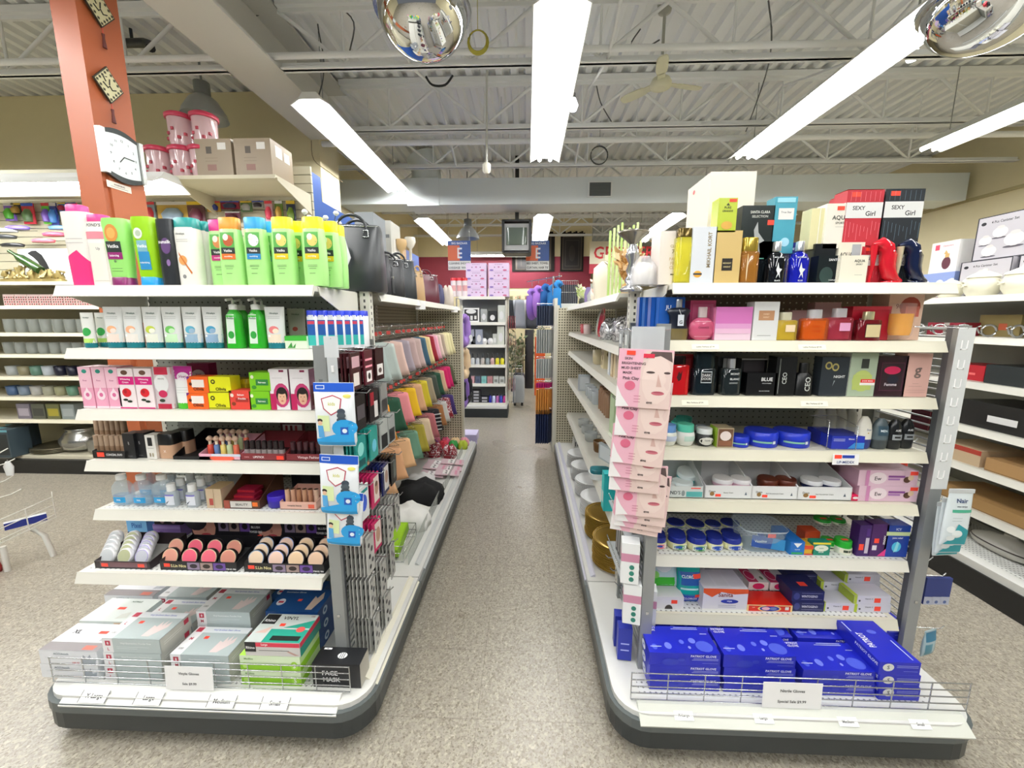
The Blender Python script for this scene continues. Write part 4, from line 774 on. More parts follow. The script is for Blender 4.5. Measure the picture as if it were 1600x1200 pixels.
# ================================================================ RIGHT END CAP GOODS
R1, R2, R3, R4, R5, R6, R7 = [Sh(RY, z) for z in RZ]
TAG = lambda x, y, f='f': (f, 'r', x, y, x+.2, y+.09, REDTAG) if f != 'f' else ('r', x, y, x+.22, y+.08, REDTAG)
def cbx(sh, x0, x1, yt, d, c, P, lab, grp=None, dy=0, dz=0, nm='perfume_box', rz=0, cat='box', gloss=.25):
    w, h = sh.fit(x0, x1, yt, dy, dz); o = carton(nm, w, d, h, c, P, cat, M(c, gloss)); return put(sh, o, x0, x1, lab, grp, dy=dy, dz=dz, h=h if rz == 0 else h, rz=rz)
def glass(w, h, d, liq, capc, cap, P=(), e=5, prof=None, lab_liq=.86, a=.45, capm=None, name='perfume_bottle'):
    def ex(o):
        b = B(); H = h*cap[0]*.9; b.loft([(h*.05, w*.42, d*.36, e), (H, w*.42, d*.36, e)], M(liq, .1, 0, lab_liq), 18); kid(b, 'perfume', o)
    return bottle(name, w, h, d, liq, prof or [(0, .97), (.02, 1), (cap[0]*.95, 1), (cap[0], .85)], (cap[0], 1, cap[1], cap[2] if len(cap) > 2 else .6, capm or M(capc, .15, .6), 4 if len(cap) < 4 else cap[3]), P, e=e, body_mat=G(liq, a), extra=ex)
# top shelf
cbx(R1, 1031, 1075, 363, .10, 'efe6dc', [('t', 'CLUB', .5, .72, .07, 'b0a078', .6), ('t', '747', .55, .62, .1, '8a7a4a', .6), ('t', 'PARTY', .55, .48, .08, 'c8b088', .7), ('t', 'FIRST', .55, .4, .08, 'c8b088', .7), ('t', 'CLASS', .55, .32, .08, 'c8b088', .7), ('r', .4, .18, .75, .2, '2a2620')], 'cream perfume box reading CLUB 747 PARTY FIRST CLASS', dy=.03)
w, h = R1.fit(1057, 1083, 358)
o = glass(w, h, .04, 'dcd23c', '5a4a20', (.84, .85, .8), [('t', 'TALARIZE', .8, .3, .05, 'a09830', .3, 1)], prof=[(0, .97), (.83, 1), (.84, .8)], lab_liq=.9); put(R1, o, 1057, 1083, 'tall yellow glass perfume bottle with dark gold cap', h=h)
cbx(R1, 1081, 1117, 357, .05, 'dfe4ea', [('t', 'MIKHAIL KORT', .72, .6, .22, '8a7a58', .62, 1), ('c', .3, .17, .17, .06, 'e8a83a'), ('r', .12, .155, .48, .19, '3a3a40')], 'pale MIKHAIL KORT perfume box with a gold seal')
o = carton('perfume_box', .155, .20, .385, 'efe7d8', [('L', 'c', .3, .93, .05, .02, 'f06a6a'), ('L', 'r', .45, .40, .52, .46, '5a5a50')]); put(R1, o, 1108, 1170, 'very tall plain cream carton rising behind the perfume boxes', dy=.10, h=.38)
cbx(R1, 1117, 1156, 363, .06, 'd3b778', [('r', .3, .25, .7, .48, '1c1610'), ('t', 'MIDNIGHT', .5, .39, .04, 'd8c890', .32), ('t', 'ORIENT', .5, .32, .04, 'd8c890', .32)], 'gold perfume box with small black label')
cbx(R1, 1122, 1150, 313, .05, 'b8c83a', [('t', 'PURE', .5, .72, .09, '2a3010', .6), ('t', 'GRANDE', .5, .62, .08, '2a3010', .8), ('p', [(.4, .78), (.6, .78), (.5, .86)], '3a4018'), ('c', .5, .2, .3, .12, 'd8a84a'), ('r', .55, .88, .95, .97, REDTAG)], 'lime green perfume box standing on the gold box', dz=.165)
w, h = R1.fit(1160, 1187, 373)
o = glass(w, h, .035, 'a8702c', 'a89038', (.70, .85, .7), [('c', .3, .35, .03, .3, 'e8d8b0')], a=.6); put(R1, o, 1160, 1187, 'brown glass perfume bottle with flat gold cap', h=h)
cbx(R1, 1183, 1206, 380, .05, '161c20', [('r', .1, .6, .4, .62, '6ab8a8')], 'black perfume box behind the black polo bottle', dy=.05)
cbx(R1, 1158, 1206, 325, .05, '17211f', [('t', 'SANTA CLARA', .55, .88, .07, 'e0e0d8', .6), ('t', 'SELECTION', .55, .8, .06, 'c8c8c0', .5), ('p', [(.35, .2), (.45, .35), (.4, .55), (.5, .7), (.55, .5), (.75, .35), (.6, .3), (.65, .1), (.5, .25), (.4, .1)], 'a8acac'), ('r', .8, .64, 1, .73, REDTAG)], 'black SANTA CLARA perfume box with a silver horse rider', dz=.085, dy=.05)
cbx(R1, 1208, 1241, 312, .05, '4fa3b8', [('r', .2, .6, .88, .8, 'e8e8e4'), ('t', 'True Star', .54, .73, .05, '777777', .5), ('c', .6, .2, .2, .08, 'a8dcf0'), ('r', .1, .9, .9, .98, '9ad8e8')], 'turquoise perfume box standing above the blue polo bottle', dz=.105, dy=.05)
pony = [('p', [(.4, .12), (.47, .24), (.38, .32), (.46, .5), (.54, .36), (.7, .34), (.58, .26), (.62, .12), (.52, .22)], 'e8ecec'), ('t', 'SANTA CLARA', .5, .62, .05, 'c8ccd0', .5)]
def polo(c, t): return glass(w, h, .04, c, 'c8ccd0', (.78, .36, .6), pony+[('t', t, .5, .07, .05, 'e8ecec', .3)], prof=[(0, .95), (.03, 1), (.58, 1), (.7, .7), (.76, .35)], e=3, a=.92)
w, h = R1.fit(1203, 1231, 379)
put(R1, polo('0c1016', 'BLACK'), 1203, 1231, 'black polo rider perfume bottle with silver cap', h=h); put(R1, polo('141c9c', 'BLUE'), 1236, 1270, 'royal blue polo rider perfume bottle with silver cap', h=h)
cbx(R1, 1231, 1252, 382, .04, '1c2470', [('t', 'MITYPE', .5, .85, .08, 'c8d0e8', .7)], 'dark blue perfume box behind the blue polo bottle', dy=.06)
cbx(R1, 1271, 1302, 384, .05, '15181a', [('t', 'SANTO', .4, .65, .1, 'b8bcbc', .6)], 'black perfume box right of the blue polo bottle', dy=.05)
cbx(R1, 1278, 1311, 402, .04, '10181a', [('t', 'SANTO', .7, .85, .12, 'e8e8e8', .5), ('c', .4, .3, .3, .3, '1c3430'), ('t', 'PARFUM', .7, .12, .07, 'c8c8c8', .5)], 'low glossy black SANTO perfume box in front')
cbx(R1, 1309, 1346, 382, .05, 'ece6d4', [('t', 'AQUA', .3, .7, .15, '4a4a44', .5), ('r', .5, .6, .85, .95, 'a8acb0')], 'cream AQUA perfume box behind the flat AQUA bottle', dy=.045)
cbx(R1, 1308, 1353, 402, .035, 'f0ebd8', [('t', 'AQUA', .72, .8, .13, '3a3a34', .4), ('t', 'SPORT', .72, .68, .08, '5a5a50', .3), ('r', .6, .3, .85, .31, '888880')], 'flat cream AQUA SPORT perfume bottle in front', cat='bottle', nm='perfume_flask')
cbx(R1, 1290, 1332, 323, .05, 'efebde', [('t', 'AQUA', .5, .68, .13, '3a3a34', .75), ('t', 'SPORT', .5, .57, .07, '5a5a50', .45), ('r', .35, .48, .65, .485, '777770'), ('r', .35, .85, .6, .94, REDTAG)], 'white AQUA SPORT box stacked in the upper row', dz=.12, dy=.05)
cbx(R1, 1266, 1289, 330, .05, 'e8e2b0', [('r', .5, 0, .56, 1, 'f8f4e4')], 'thin pale yellow perfume box in the upper row', dz=.12, dy=.06)
def sexy(c, c2, fl): return [('r', 0, 0, 1, 1, c)]+[('r', .06+i*.1, .08+(i*37 % 11)*.02, .068+i*.1, .45-(i*29 % 7)*.02, c2) for i in range(10)]+[('r', 0, .5, 1, .78, 'e4e6e4'), ('t', 'SEXY', .35, .68, .1, '2a2a2a', .45), ('t', 'Girl', .68, .58, .12, '2a2a2a', .4), ('r', .12, .88, .36, .96, REDTAG)]+[('r', .1+i*.13, .8, .107+i*.13, .97, c2) for i in range(7)]
w_, h_ = .105, .165
o = carton('perfume_box', .118, .06, .178, 'a82430', sexy('b82836', 'e89098', 0)+[('L', 'r', 0, .5, 1, .78, 'e4e6e4'), ('T', 'r', 0, 0, 1, 1, 'd83a48')])
for i in range(3): put(R1, o, 1319-i*2, 1375-i*18, 'red SEXY Girl perfume box in the upper row, %s' % nf(i), 'red SEXY Girl boxes', dz=.128, dy=.05+i*.062, h=.17)
o2 = carton('perfume_box', .125, .06, .182, '14181e', sexy('141c24', '6a8090', 0)); put(R1, o2, 1378, 1438, 'black SEXY Girl perfume box in the upper row', 'black SEXY Girl boxes', dz=.128, dy=.055, h=.17)
o = carton('perfume_box', .10, .09, .125, 'a82430', sexy('b82836', 'e89098', 0)+[('L', 'r', 0, 0, 1, 1, '9c2430')]); put(R1, o, 1338, 1395, 'red SEXY Girl perfume box on the shelf behind the red shoe bottle', 'red SEXY Girl boxes', dy=.045, h=.12); 
o = carton('perfume_box', .06, .09, .125, '14181e', sexy('141c24', '6a8090', 0)); put(R1, o, 1392, 1422, 'black SEXY Girl perfume box on the shelf between the shoe bottles', 'black SEXY Girl boxes', dy=.05, h=.12)
def heel(c, c2):
    b = B(); pts = [(-.035, 0, .122), (-.012, 0, .128), (.006, 0, .112), (.016, 0, .085), (.018, 0, .055), (.026, 0, .028), (.045, 0, .012), (.066, 0, .008)]
    b.tube(pts, [.004, .016, .022, .023, .021, .02, .015, .006], M(c, .08), 12); b.tube([(-.03, 0, .118), (-.028, 0, .06), (-.034, 0, .0)], [.010, .006, .004], M(c2, .2), 8); b.loft([(0, .03, .018, 2, .035), (.008, .03, .016, 2, .035)], M(c, .1), 16)
    return thing(b, 'shoe_perfume_bottle', 'bottle', .044)
put(R1, heel('c81c2c', 'c81c2c'), 1374, 1398, 'glossy red stiletto shoe shaped perfume bottle', h=.12, scale=1.05); put(R1, heel('101a38', 'c8c0a0'), 1416, 1438, 'glossy navy stiletto shoe shaped perfume bottle with gold heel', h=.12, scale=1.02)
b = B(); b.lathe([(.0, 0), (.05, .004), (.062, .05), (.05, .1), (.03, .125), (.0, .13)], M('eeeae2', .3), 20)
b.loft([(0, .075, .07, 3), (.1, .07, .06, 3), (.16, .03, .03, 2)], G('e8e8ec', .35), 16); o = thing(b, 'wrapped_ceramic', 'ornament', .14); put(R1, o, 1000, 1030, 'white ceramic ornament wrapped in clear film at the shelf corner', dy=.0, h=.1, scale=.62)
# second shelf
blu = [('t', 'JU', .35, .75, .13, 'e8ecf4', .3), ('r', 0, 0, 1, .3, '1a4a94')]
for i in range(4): cbx(R2, 1026-i*9+(i == 0)*4, 1068-i*9, 465, .035, '1c54a8', blu+[('L', 'r', 0, 0, 1, 1, ['2a62b8', '6a7ab8', '3a6ab0', '8a90b8'][i])], 'tall blue perfume box at the left of the second shelf, %s' % nf(i), 'blue perfume boxes', dy=.03+i*.04)
def torso(w, h, c, low):
    def ex(o):
        b = B(); b.loft([(0, w*.4, .02, 3), (h*.28, w*.42, .021, 3)], M(low, .1, 0, .7), 16); kid(b, 'amber_base', o)
        b = B(); b.box(-.01, -.026, h*.35, .010, -.0245, h*.62, M('dfe6ee', .4)); b.text('G', (0, -.0268, h*.44), (1, 0, 0), (0, 0, 1), .016, M('20242c')); b.tube([(0, -.025, h*.62), (-.006, -.02, h*.75)], .0008, M('e0e0e0'), 4); kid(b, 'hang_tag', o)
    return bottle('perfume_bottle', w, h, .04, c, [(.28, .84), (.45, .7), (.6, .8), (.72, 1), (.78, .7), (.8, .3)], (.8, 1, .25, .4, M('b8bcc4', .2, .6), 2), [], e=2.5, extra=ex)
w, h = R2.fit(1046, 1082, 468); put(R2, torso(w, h, '0c1426', '8a7a4a'), 1046, 1080, 'navy torso shaped perfume bottle with a white G tag', h=h)
cbx(R2, 1078, 1116, 470, .05, 'c8507c', [('r', .1, .1, .9, .9, 'd0608a')], 'deep pink perfume box behind the round pink bottle', dy=.05)
w, h = R2.fit(1080, 1120, 480)
o = bottle('perfume_bottle', w, h, .035, 'd8688c', [(0, .45), (.08, .75), (.2, .95), (.35, 1), (.5, .92), (.62, .65), (.68, .3)], (.68, 1, .32, .5, G('e8d8d8', .7), 4), [('t', 'CHANCE', .5, .38, .08, '7a2a4a', .4), ('r', .2, .56, .8, .57, 'f4c8d8'), ('r', .2, .1, .8, .11, 'f4c8d8')], e=2, body_mat=M('e0688c', .08, 0, .75), n=28); put(R2, o, 1080, 1120, 'round pink glass perfume bottle with clear square cap', h=h)
cbx(R2, 1119, 1173, 480, .05, 'f0d4e4', [('r', 0, .5, 1, 1, 'd87ac0'), ('r', 0, .35, 1, .5, 'e4a4d4'), ('r', 0, .2, 1, .35, 'f0c4e0'), ('L', 'r', 0, 0, 1, 1, 'e88ab8')], 'pink to white fading perfume box')
cbx(R2, 1178, 1215, 472, .05, 'e8eaea', [('r', .2, .52, .82, .77, 'c0906a'), ('t', 'SWEET', .5, .68, .05, 'e8d0b0', .4), ('t', 'SCENT', .5, .6, .05, 'e8d0b0', .3), ('r', .2, .12, .75, .13, '888888')], 'white perfume box with copper coloured label')
for x0, x1, yt, liq, cc, lc, lb, nm in ((1214, 1247, 488, 'd8b83a', 'e8e4c8', 'f4dcb8', 'square golden yellow perfume bottle with pale label', 'COCO'), (1257, 1296, 484, 'e0641c', 'd8d8dc', None, 'wide orange glass perfume bottle with clear cap', 'MISS'), (1297, 1334, 482, 'b03a4c', 'd0ccd0', 'e8a8d0', 'square rose red perfume bottle with pink label', 'ROSE')):
    w, h = R2.fit(x0, x1, yt)
    P = ([('r', .42, .3, .85, .55, lc)] if lc else [('t', 'LUCKY', .5, .45, .07, 'a03a14', .4), ('t', 'FLOWER', .5, .3, .07, 'a03a14', .5)])
    put(R2, glass(w, h, .035, liq, cc, (.72, .5, .8), P, capm=G(cc, .75), e=8, a=.5, lab_liq=.92), x0, x1, lb, h=h)
cbx(R2, 1236, 1262, 485, .04, 'c8a0a0', [], 'dusky pink perfume box behind the glass bottles, left', 'dusky pink boxes', dy=.1); cbx(R2, 1272, 1310, 473, .04, 'c49c98', [], 'dusky pink perfume box behind the glass bottles, right', 'dusky pink boxes', dy=.1)
cbx(R2, 1332, 1388, 479, .05, 'a8182c', [('t', 'AMORE', .3, .62, .08, 'd8c0d0', .3), ('r', 0, .9, 1, 1, 'c02a3c')], 'wide crimson perfume box behind the dark red bottle', dy=.04)
w, h = R2.fit(1343, 1378, 487); put(R2, glass(w, h, .03, '6a0c18', 'd8d0a8', (.72, .42, .7), [('r', .3, .1, .95, .58, '2a0c10'), ('r', .33, .12, .92, .55, 'd8c89a')], e=8, a=.9), 1343, 1378, 'dark red perfume bottle with gold label and clear gold cap', h=h)
cbx(R2, 1388, 1438, 459, .07, 'd8b8a4', [('c', .62, .7, .3, .22, '9a3420'), ('t', '90', .3, .72, .14, '7a2c20', .3), ('r', .5, .5, .9, .72, 'c86a5a')], 'tall dusty pink box with a red sun behind the amber tumbler', dy=.05)
w, h = R2.fit(1404, 1437, 474)
o = bottle('amber_tumbler', w, h, w*.9, 'e8e0d0', [(0, .5), (.08, .8), (.2, .92), (1, 1)], None, [], e=2.3, cat='bottle', body_mat=G('f0e4dc', .14)); b = B(); b.loft([(h*.14, w*.4, w*.36, 2), (h*.25, w*.45, w*.4, 2), (h*.72, w*.47, w*.42, 2)], M('eaa20c', .1), 20); kid(b, 'perfume', o); put(R2, o, 1404, 1437, 'glass tumbler shaped bottle of amber perfume at the right shelf end', h=h)
# third shelf
for x0, x1, yt, liq, capc, cp, P, lb in (
 (1044, 1078, 556, 'c8141c', '1a0c0e', (.78, .65, .8), [('p', [(.4, .45), (.5, .62), (.6, .5), (.65, .65), (.6, .4), (.5, .35)], '4a0a10')], 'bright red perfume bottle with black cap and insect emblem'),
 (1085, 1120, 549, '0e1c24', '1c2a30', (.62, .9, .8), [('r', .32, .28, .78, .55, 'c8d0d4'), ('r', .34, .3, .76, .53, '10181c'), ('t', 'DARK', .55, .46, .09, 'e8e8e8', .4), ('t', 'DOOR', .55, .38, .08, 'e8e8e8', .4)], 'near black DARK DOOR perfume bottle'),
 (1131, 1160, 560, '1c2426', 'c8ccce', (.74, .35, .7), [('t', 'MONT', .6, .8*.74, .08, 'd8dcdc', .5), ('t', 'BLANC', .6, .45, .08, 'd8dcdc', .5), ('t', 'LEGEND', .55, .34, .06, 'a8acac', .6)], 'clear black MONT BLANC LEGEND perfume bottle with silver cap')):
    w, h = R3.fit(x0, x1, yt); put(R3, glass(w, h, .04, liq, capc, cp, P, e=6, a=.93, capm=M(capc, .15, .5)), x0, x1, lb, h=h)
cbx(R3, 1044, 1082, 553, .03, '8c2028', [('r', .1, .1, .9, .9, '9a2830')], 'dark red perfume box behind the bright red bottle', dy=.05)
cbx(R3, 1121, 1147, 556, .04, '121516', [('r', .3, .6, .5, .95, '9a9ea0'), ('t', 'MONT', .6, .4, .08, 'c8c8c8', .5)], 'black perfume box with silver stripe behind the MONT BLANC bottle', dy=.05)
cbx(R3, 1158, 1196, 559, .04, '141213', [('r', .1, .5, .9, .95, '2a2426'), ('t', 'NITRO', .5, .55, .08, '9a8a8a', .7), ('r', 0, .96, 1, 1, 'a8a8a8')], 'black NITRO perfume box behind the BLUE box', dy=.06)
cbx(R3, 1168, 1213, 581, .05, '0b0c0f', [('t', 'BLUE', .66, .72, .22, 'f4f4f4', .55), ('t', 'POUR HOMME', .66, .54, .06, 'c8c8c8', .3), ('t', 'EAU DE PARFUM', .6, .2, .06, 'd8d8d8', .4)], 'low black perfume box lettered BLUE')
cbx(R3, 1213, 1243, 556, .05, '121314', [('t', 'CEO', .45, .45, .3, 'b8bcb8', .6, 1), ('r', .15, .05, .2, .95, '6a6e6a')], 'black perfume box lettered CEO sideways')
w, h = R3.fit(1246, 1274, 566); put(R3, bottle('perfume_bottle', w, h, .035, '0a0b0d', [(0, 1), (.6, .9), (.7, .6)], (.7, 1, .5, .7, '121314', 2), [('t', 'CEO', .6, .36, .22, 'c8ccc8', .45, 1)], e=3), 1246, 1274, 'rounded black CEO perfume bottle', h=h)
cbx(R3, 1284, 1324, 556, .04, '2a3036', [('c', .25, .78, .13, .1, 'a89c5a'), ('c', .25, .78, .08, .06, '2a3036'), ('c', .5, .74, .13, .1, 'a89c5a'), ('c', .5, .74, .08, .06, '2a3036'), ('t', 'NIGHT', .68, .5, .09, 'e8ecec', .45), ('p', [(.5, .4), (.54, .4), (.46, .25)], '8a9498')], 'slate NIGHT perfume box with a gold mask')
cbx(R3, 1329, 1368, 550, .05, 'a9b9a2', [('c', .5, .36, .38, .25, 'b8c870'), ('r', .15, .15, .85, .5, 'b4c46c'), ('r', .4, .65, .68, .87, '2a302c'), ('r', .45, .32, .98, .40, 'e01c24'), ('t', 'DOX MAN', .7, .36, .05, 'ffffff', .4), ('r', .42, .26, .98, .32, 'f0f0ea'), ('L', 'r', 0, 0, 1, 1, 'dfe2da')], 'sage green perfume box picturing a flask with red band')
cbx(R3, 1372, 1415, 554, .05, '2c1420', [('r', .12, .14, .9, .84, '4a1c30'), ('r', .15, .16, .87, .82, '24101a'), ('c', .5, .65, .28, .1, 'c01c50'), ('t', 'Femme', .5, .3, .1, 'd8d0d8', .5), ('c', .55, .42, .2, .1, '12182a')], 'dark plum perfume box with a crimson flower')
cbx(R3, 1416, 1452, 550, .05, 'e0b4aa', [('t', 'g', .5, .55, .34, '7a6a64', .5), ('r', .35, .3, .6, .305, '9a7a74'), ('r', .2, .24, .75, .245, '9a7a74'), ('r', .1, .15, .9, .155, 'b08a84'), ('r', .1, .1, .9, .105, 'b08a84')], 'dusty pink perfume box with a curly g')
# fourth shelf
def jar(sh, x0, x1, yt, c, cc, lab, P=(), grp=None, dy=0, kc=1., z1=.66, e=2, dz=0, nm='cream_jar', prof=None):
    w, h = sh.fit(x0, x1, yt, dy, dz); o = bottle(nm, w, h, w, c, prof or [(0, .7), (.1, .85), (.35, 1), (.6, .92), (z1, .8)], (z1, 1, kc*.86, kc*.86, cc, 2), P, e=e, cat='jar', n=24, cap_name='lid'); return put(sh, o, x0, x1, lab, grp, dy=dy, dz=dz, h=h)
jar(R4, 1036, 1062, 664, 'eef0e6', '6a9ad8', 'white cream jar with light blue lid', [('r', .2, .25, .9, .5, 'c8d4ec')]); jar(R4, 1062, 1091, 663, 'eef0ea', '5ac8ac', 'white cream jar with mint green lid, front', [('r', .3, .25, .9, .5, 'c8e4d8')], 'mint lidded jars')
for i in range(3): jar(R4, 1052+i*4, 1080+i*4, 660-i*4, 'e8ece6', '2a9c8c', 'cream jar with teal lid in shadow behind the mint one, %s' % nf(i), [], 'mint lidded jars', dy=.08+.065*i)
jar(R4, 1093, 1120, 669, '16181a', 'e8ecec', 'black cream jar with white lid and oval label', [('c', .5, .33, .4, .24, 'e8e8e0'), ('t', 'OLIVES', .5, .38, .1, '2a2a2a', .4)], z1=.7); jar(R4, 1090, 1108, 664, '1c1e20', '8a929a', 'black cream jar with grey lid behind the white lidded one', dy=.07)
cbx(R4, 1122, 1146, 666, .06, 'b8a88a', [('r', .05, .05, .95, .95, '6a4a34'), ('c', .5, .6, .35, .25, 'f0e4e0'), ('r', .1, .1, .9, .35, '8a5a40'), ('L', 'r', 0, 0, 1, 1, 'a8cc3a')], 'small brown box with lime green side by the blue tins', nm='cream_box')
for x0, x1, yt, dy, lb in ((1147, 1178, 677, 0, 'smaller blue cream tin with green stripe'), (1179, 1227, 669, 0, 'large blue cream tin in the centre'), (1228, 1279, 669, .0, 'large blue cream tin right of centre')):
    w, h = R4.fit(x0, x1, yt); o = bottle('cream_tin', w, h*.82, w, '1c34b8', [(0, .93), (.04, .97), (.56, .97)], (.55, 1, 1, 1, '2038c8', 2), [('r', .1, .3, .6, .42, '8ac8a8'), ('r', .62, .26, .72, .46, 'e8f0f8')], e=2, cat='tin', cap_name='lid', n=28); put(R4, o, x0, x1, lb, 'blue cream tins', dy=dy, h=.05)
for i in range(2): cbx(R4, 1283-i*6, 1308-i*4, 670-i*3, .05, '2430a0', [('t', 'blistex', .5, .8, .14, 'e8ecf8', .6)], 'blue lip balm box behind the front lip balm carton, %s' % nf(i), 'blue lip balm boxes', dy=.05+.055*i, nm='lip_balm_box')
cbx(R4, 1302, 1350, 676, .10, '2636b0', [('t', 'Blistex', .6, .78, .16, 'e8ecf8', .18), ('r', .05, .62, .4, .66, 'c8d0f0'), ('r', .05, .74, .4, .78, 'c8d0f0'), ('p', [(.5, .05), (1, .05), (1, .5), (.7, .5)], '3a90d8'), ('T', 'r', 0, 0, 1, 1, '1c2a90')], 'blue lip balm carton held in a wire bracket', nm='lip_balm_box')
b = B(); [b.tube([(s*.05, 0, 0), (s*.05, 0, .085+.02*(s < 0)), (s*.05, .1, .1)], .0015, CHROME, 5) for s in (-1, 1)]; b.tube([(-.05, .1, .1), (.05, .1, .1)], .0015, CHROME, 5); b.tube([(-.05, 0, .001), (.05, 0, .001)], .0015, CHROME, 5); o = thing(b, 'wire_bracket', 'rack', .0); put(R4, o, 1290, 1342, 'thin wire bracket around the blue lip balm carton', dy=-.008, h=.05)
card('shelf_sign', [('LIP-MEDEX', 0, .25, .32, '1c3a7a', ), ('Blistex', .08, .72, .2, 'ffffff')], *[v for v in at(1322, 719, RY-.025)[:2]], RZ[3]-.040, .088, .038, 'small white LIP-MEDEX sign clipped to the shelf edge', 'sign')
o = bpy.data.objects['shelf_sign']; b = B(); b.box(-.012, -.0012, .024, .028, -.0003, .034, M('1c3a9a')); b.box(-.038, -.0012, .022, -.015, -.0003, .035, M(REDTAG)); kid(b, 'print', o)
def rollon(c, c2, P, e=2.4): return bottle('roll_on_deodorant', .052, .118, .034, c2, [(0, .85), (.05, .95), (.3, 1)], (.28, 1, 1, 1, c, e), P, cat='deodorant', e=e)
def dome(w, h, d, c, c2, P):
    b = B(); R = rr(h, w, d, [(0, .8), (.05, .92), (.3, 1), (.55, .98), (.75, .85), (.9, .6), (.98, .3)], 2.2); b.loft(R[:3], M(c2, .3), 18); b.loft(R[2:], M(c, .25), 18); prints(b, P, w, h, d, surf_of(R)); return thing(b, 'roll_on_deodorant', 'deodorant', d)
put(R4, dome(.052, .118, .036, 'eceade', '1c2a7a', [('t', 'Dove', .6, .6, .08, '5a6a8a', .3), ('c', .55, .5, .05, .02, 'c8a860')]), 1346, 1366, 'white Dove roll on deodorant with dark blue foot', h=.1)
put(R4, dome(.056, .112, .036, '56646a', '3c4448', [('r', .2, .45, .8, .75, '2a4656'), ('t', 'MEN', .5, .6, .1, 'd8e4e8', .4)]), 1371, 1393, 'grey roll on deodorant', h=.1)
o = dome(.05, .108, .036, '14171a', '181b1e', [('t', 'AXE', .5, .64, .09, 'f0f0f0', .5), ('r', .18, .32, .82, .5, '9aa0a4'), ('r', .3, .38, .7, .44, '14171a')]); put(R4, o, 1395, 1414, 'black AXE roll on deodorant, left of two', 'black deodorants', h=.1); put(R4, o, 1414, 1433, 'black AXE roll on deodorant, right of two', 'black deodorants', dy=.01, h=.1)
o = dome(.046, .115, .034, 'd0d0c4', 'c8ccd0', [])
for i in range(4): put(R4, o, 1277+i*16, 1296+i*16, 'white domed roll on deodorant in shadow at the back, %s' % nl(i), 'back row deodorants', dy=.17, h=.1)
# fifth shelf: open trays
put(R5, tray('display_tray', .16, .16, .045, 'd8dedd', [('t', "POND'S", .3, .45, .42, '4a5658', .38), ('r', .62, .1, .98, .55, '5ab4b4'), ('c', .55, .4, .04, .25, '8a9496'), TAG(.72, .8)], .13, 'c8d0ce'), 1030, 1098, "pale grey POND'S counter tray with aqua jars", h=.0, dy=.0)
b = B(); b.box(-.08, 0, 0, .08, .003, .14, M('c4cecb', .5)); b.text("POND'S", (-.0, -.0006, .08), (1, 0, 0), (0, 0, 1), .026, M('4a5658')); o = thing(b, 'display_card', 'card', .003); put(R5, o, 1032, 1096, "grey POND'S header card standing behind its tray", dy=.165, h=.0)
def lowjar(w, h, c, cc): return bottle('cream_jar', w, h, w, c, [(0, .9), (.1, 1), (.55, 1)], (.5, 1, 1.04, 1.04, cc, 2), [], e=2, cat='jar', n=24, cap_name='lid')
o = lowjar(.075, .035, '3ac0c0', 'e4eeee'); put(R5, o, 1058, 1086, 'aqua cream jar with white lid, front of the tray', 'aqua jars', dz=.004, dy=.03, h=0); put(R5, o, 1064, 1094, 'aqua cream jar with white lid, back of the tray', 'aqua jars', dz=.03, dy=.075, h=0, rx=.3)
o = lowjar(.05, .03, 'e4eeee', 'f2f6f6'); put(R5, o, 1036, 1058, 'small white jar at the left of the aqua jars', dz=.004, dy=.02, h=0)
dv = lambda t: [('t', 'Dove', .15, .55, .22, '6a6a60', .14), ('c', .15, .36, .05, .16, '8a6a3a'), ('t', t, .5, .45, .12, '555555', .4), ('p', [(.85, .3), (.9, .3), (.875, .55)], '4a5a6a'), ('r', .22, .15, .34, .35, REDTAG)]
for x0, x1, t_, lb, jc, jl, n_ in ((1104, 1172, 'Beauty Cream', 'white Dove tray with a notched back and pink jars', 'f0c4d8', 'f4f2f4', 'pale pink'), (1178, 1243, 'Rich Nourishment Cream', 'white Dove tray of dark brown jars', '6a2c18', '5a2414', 'dark brown'), (1250, 1327, 'Rich Nourishment Cream', 'white Dove tray of navy and white jars', '1a2450', 'eef0f4', 'navy and white')):
    put(R5, tray('display_tray', (x1-x0)*.00245, .17, .05, 'eceef0', dv(t_), .105, 'd4d6d8'), x0, x1, lb, h=0)
    o = lowjar(.068, .03, jc, jl); m = (x0+x1)/2
    for i in range(6): put(R5, o, m-24+29*(i % 2)+(n_ != 'navy and white')*8, m+3+29*(i % 2)+(n_ != 'navy and white')*8, '%s cream jar in its Dove tray, %s, %s' % (n_, ['left', 'right'][i % 2], ['lower front', 'upper front', 'back'][i//2]), '%s jars' % n_, dz=.003+.031*(i//2 % 2)+(i//4)*.0, dy=.01+.085*(i//4), h=0)
cbx(R5, 1333, 1362, 765, .08, 'd01c50', [('c', .2, .5, .14, .22, 'f0e0e4'), ('t', 'Nivea', .65, .5, .16, 'f0c8d4', .4), ('L', 'r', 0, 0, 1, 1, 'e8e0dc')], 'small crimson soap box beside the pink boxes', nm='soap_box')
ep = [('c', .33, .5, .15, .38, 'f4e4ea'), ('t', 'Ew', .33, .48, .34, '4a4048', .2), ('r', .5, .55, .78, .68, '8a4a94'), ('r', .5, .38, .7, .5, 'b07ab8'), ('c', .82, .42, .06, .2, '5a3a2a'), ('c', .88, .55, .05, .18, 'e4c8a8'), ('r', .86, .72, .99, .95, REDTAG), ('r', .12, 0, .18, 1, 'd08ab8'), ('L', 'r', 0, 0, 1, 1, 'c8a0b8')]
w = .205; o = carton('soap_box', w, .085, .058, 'e6c4d6', ep)
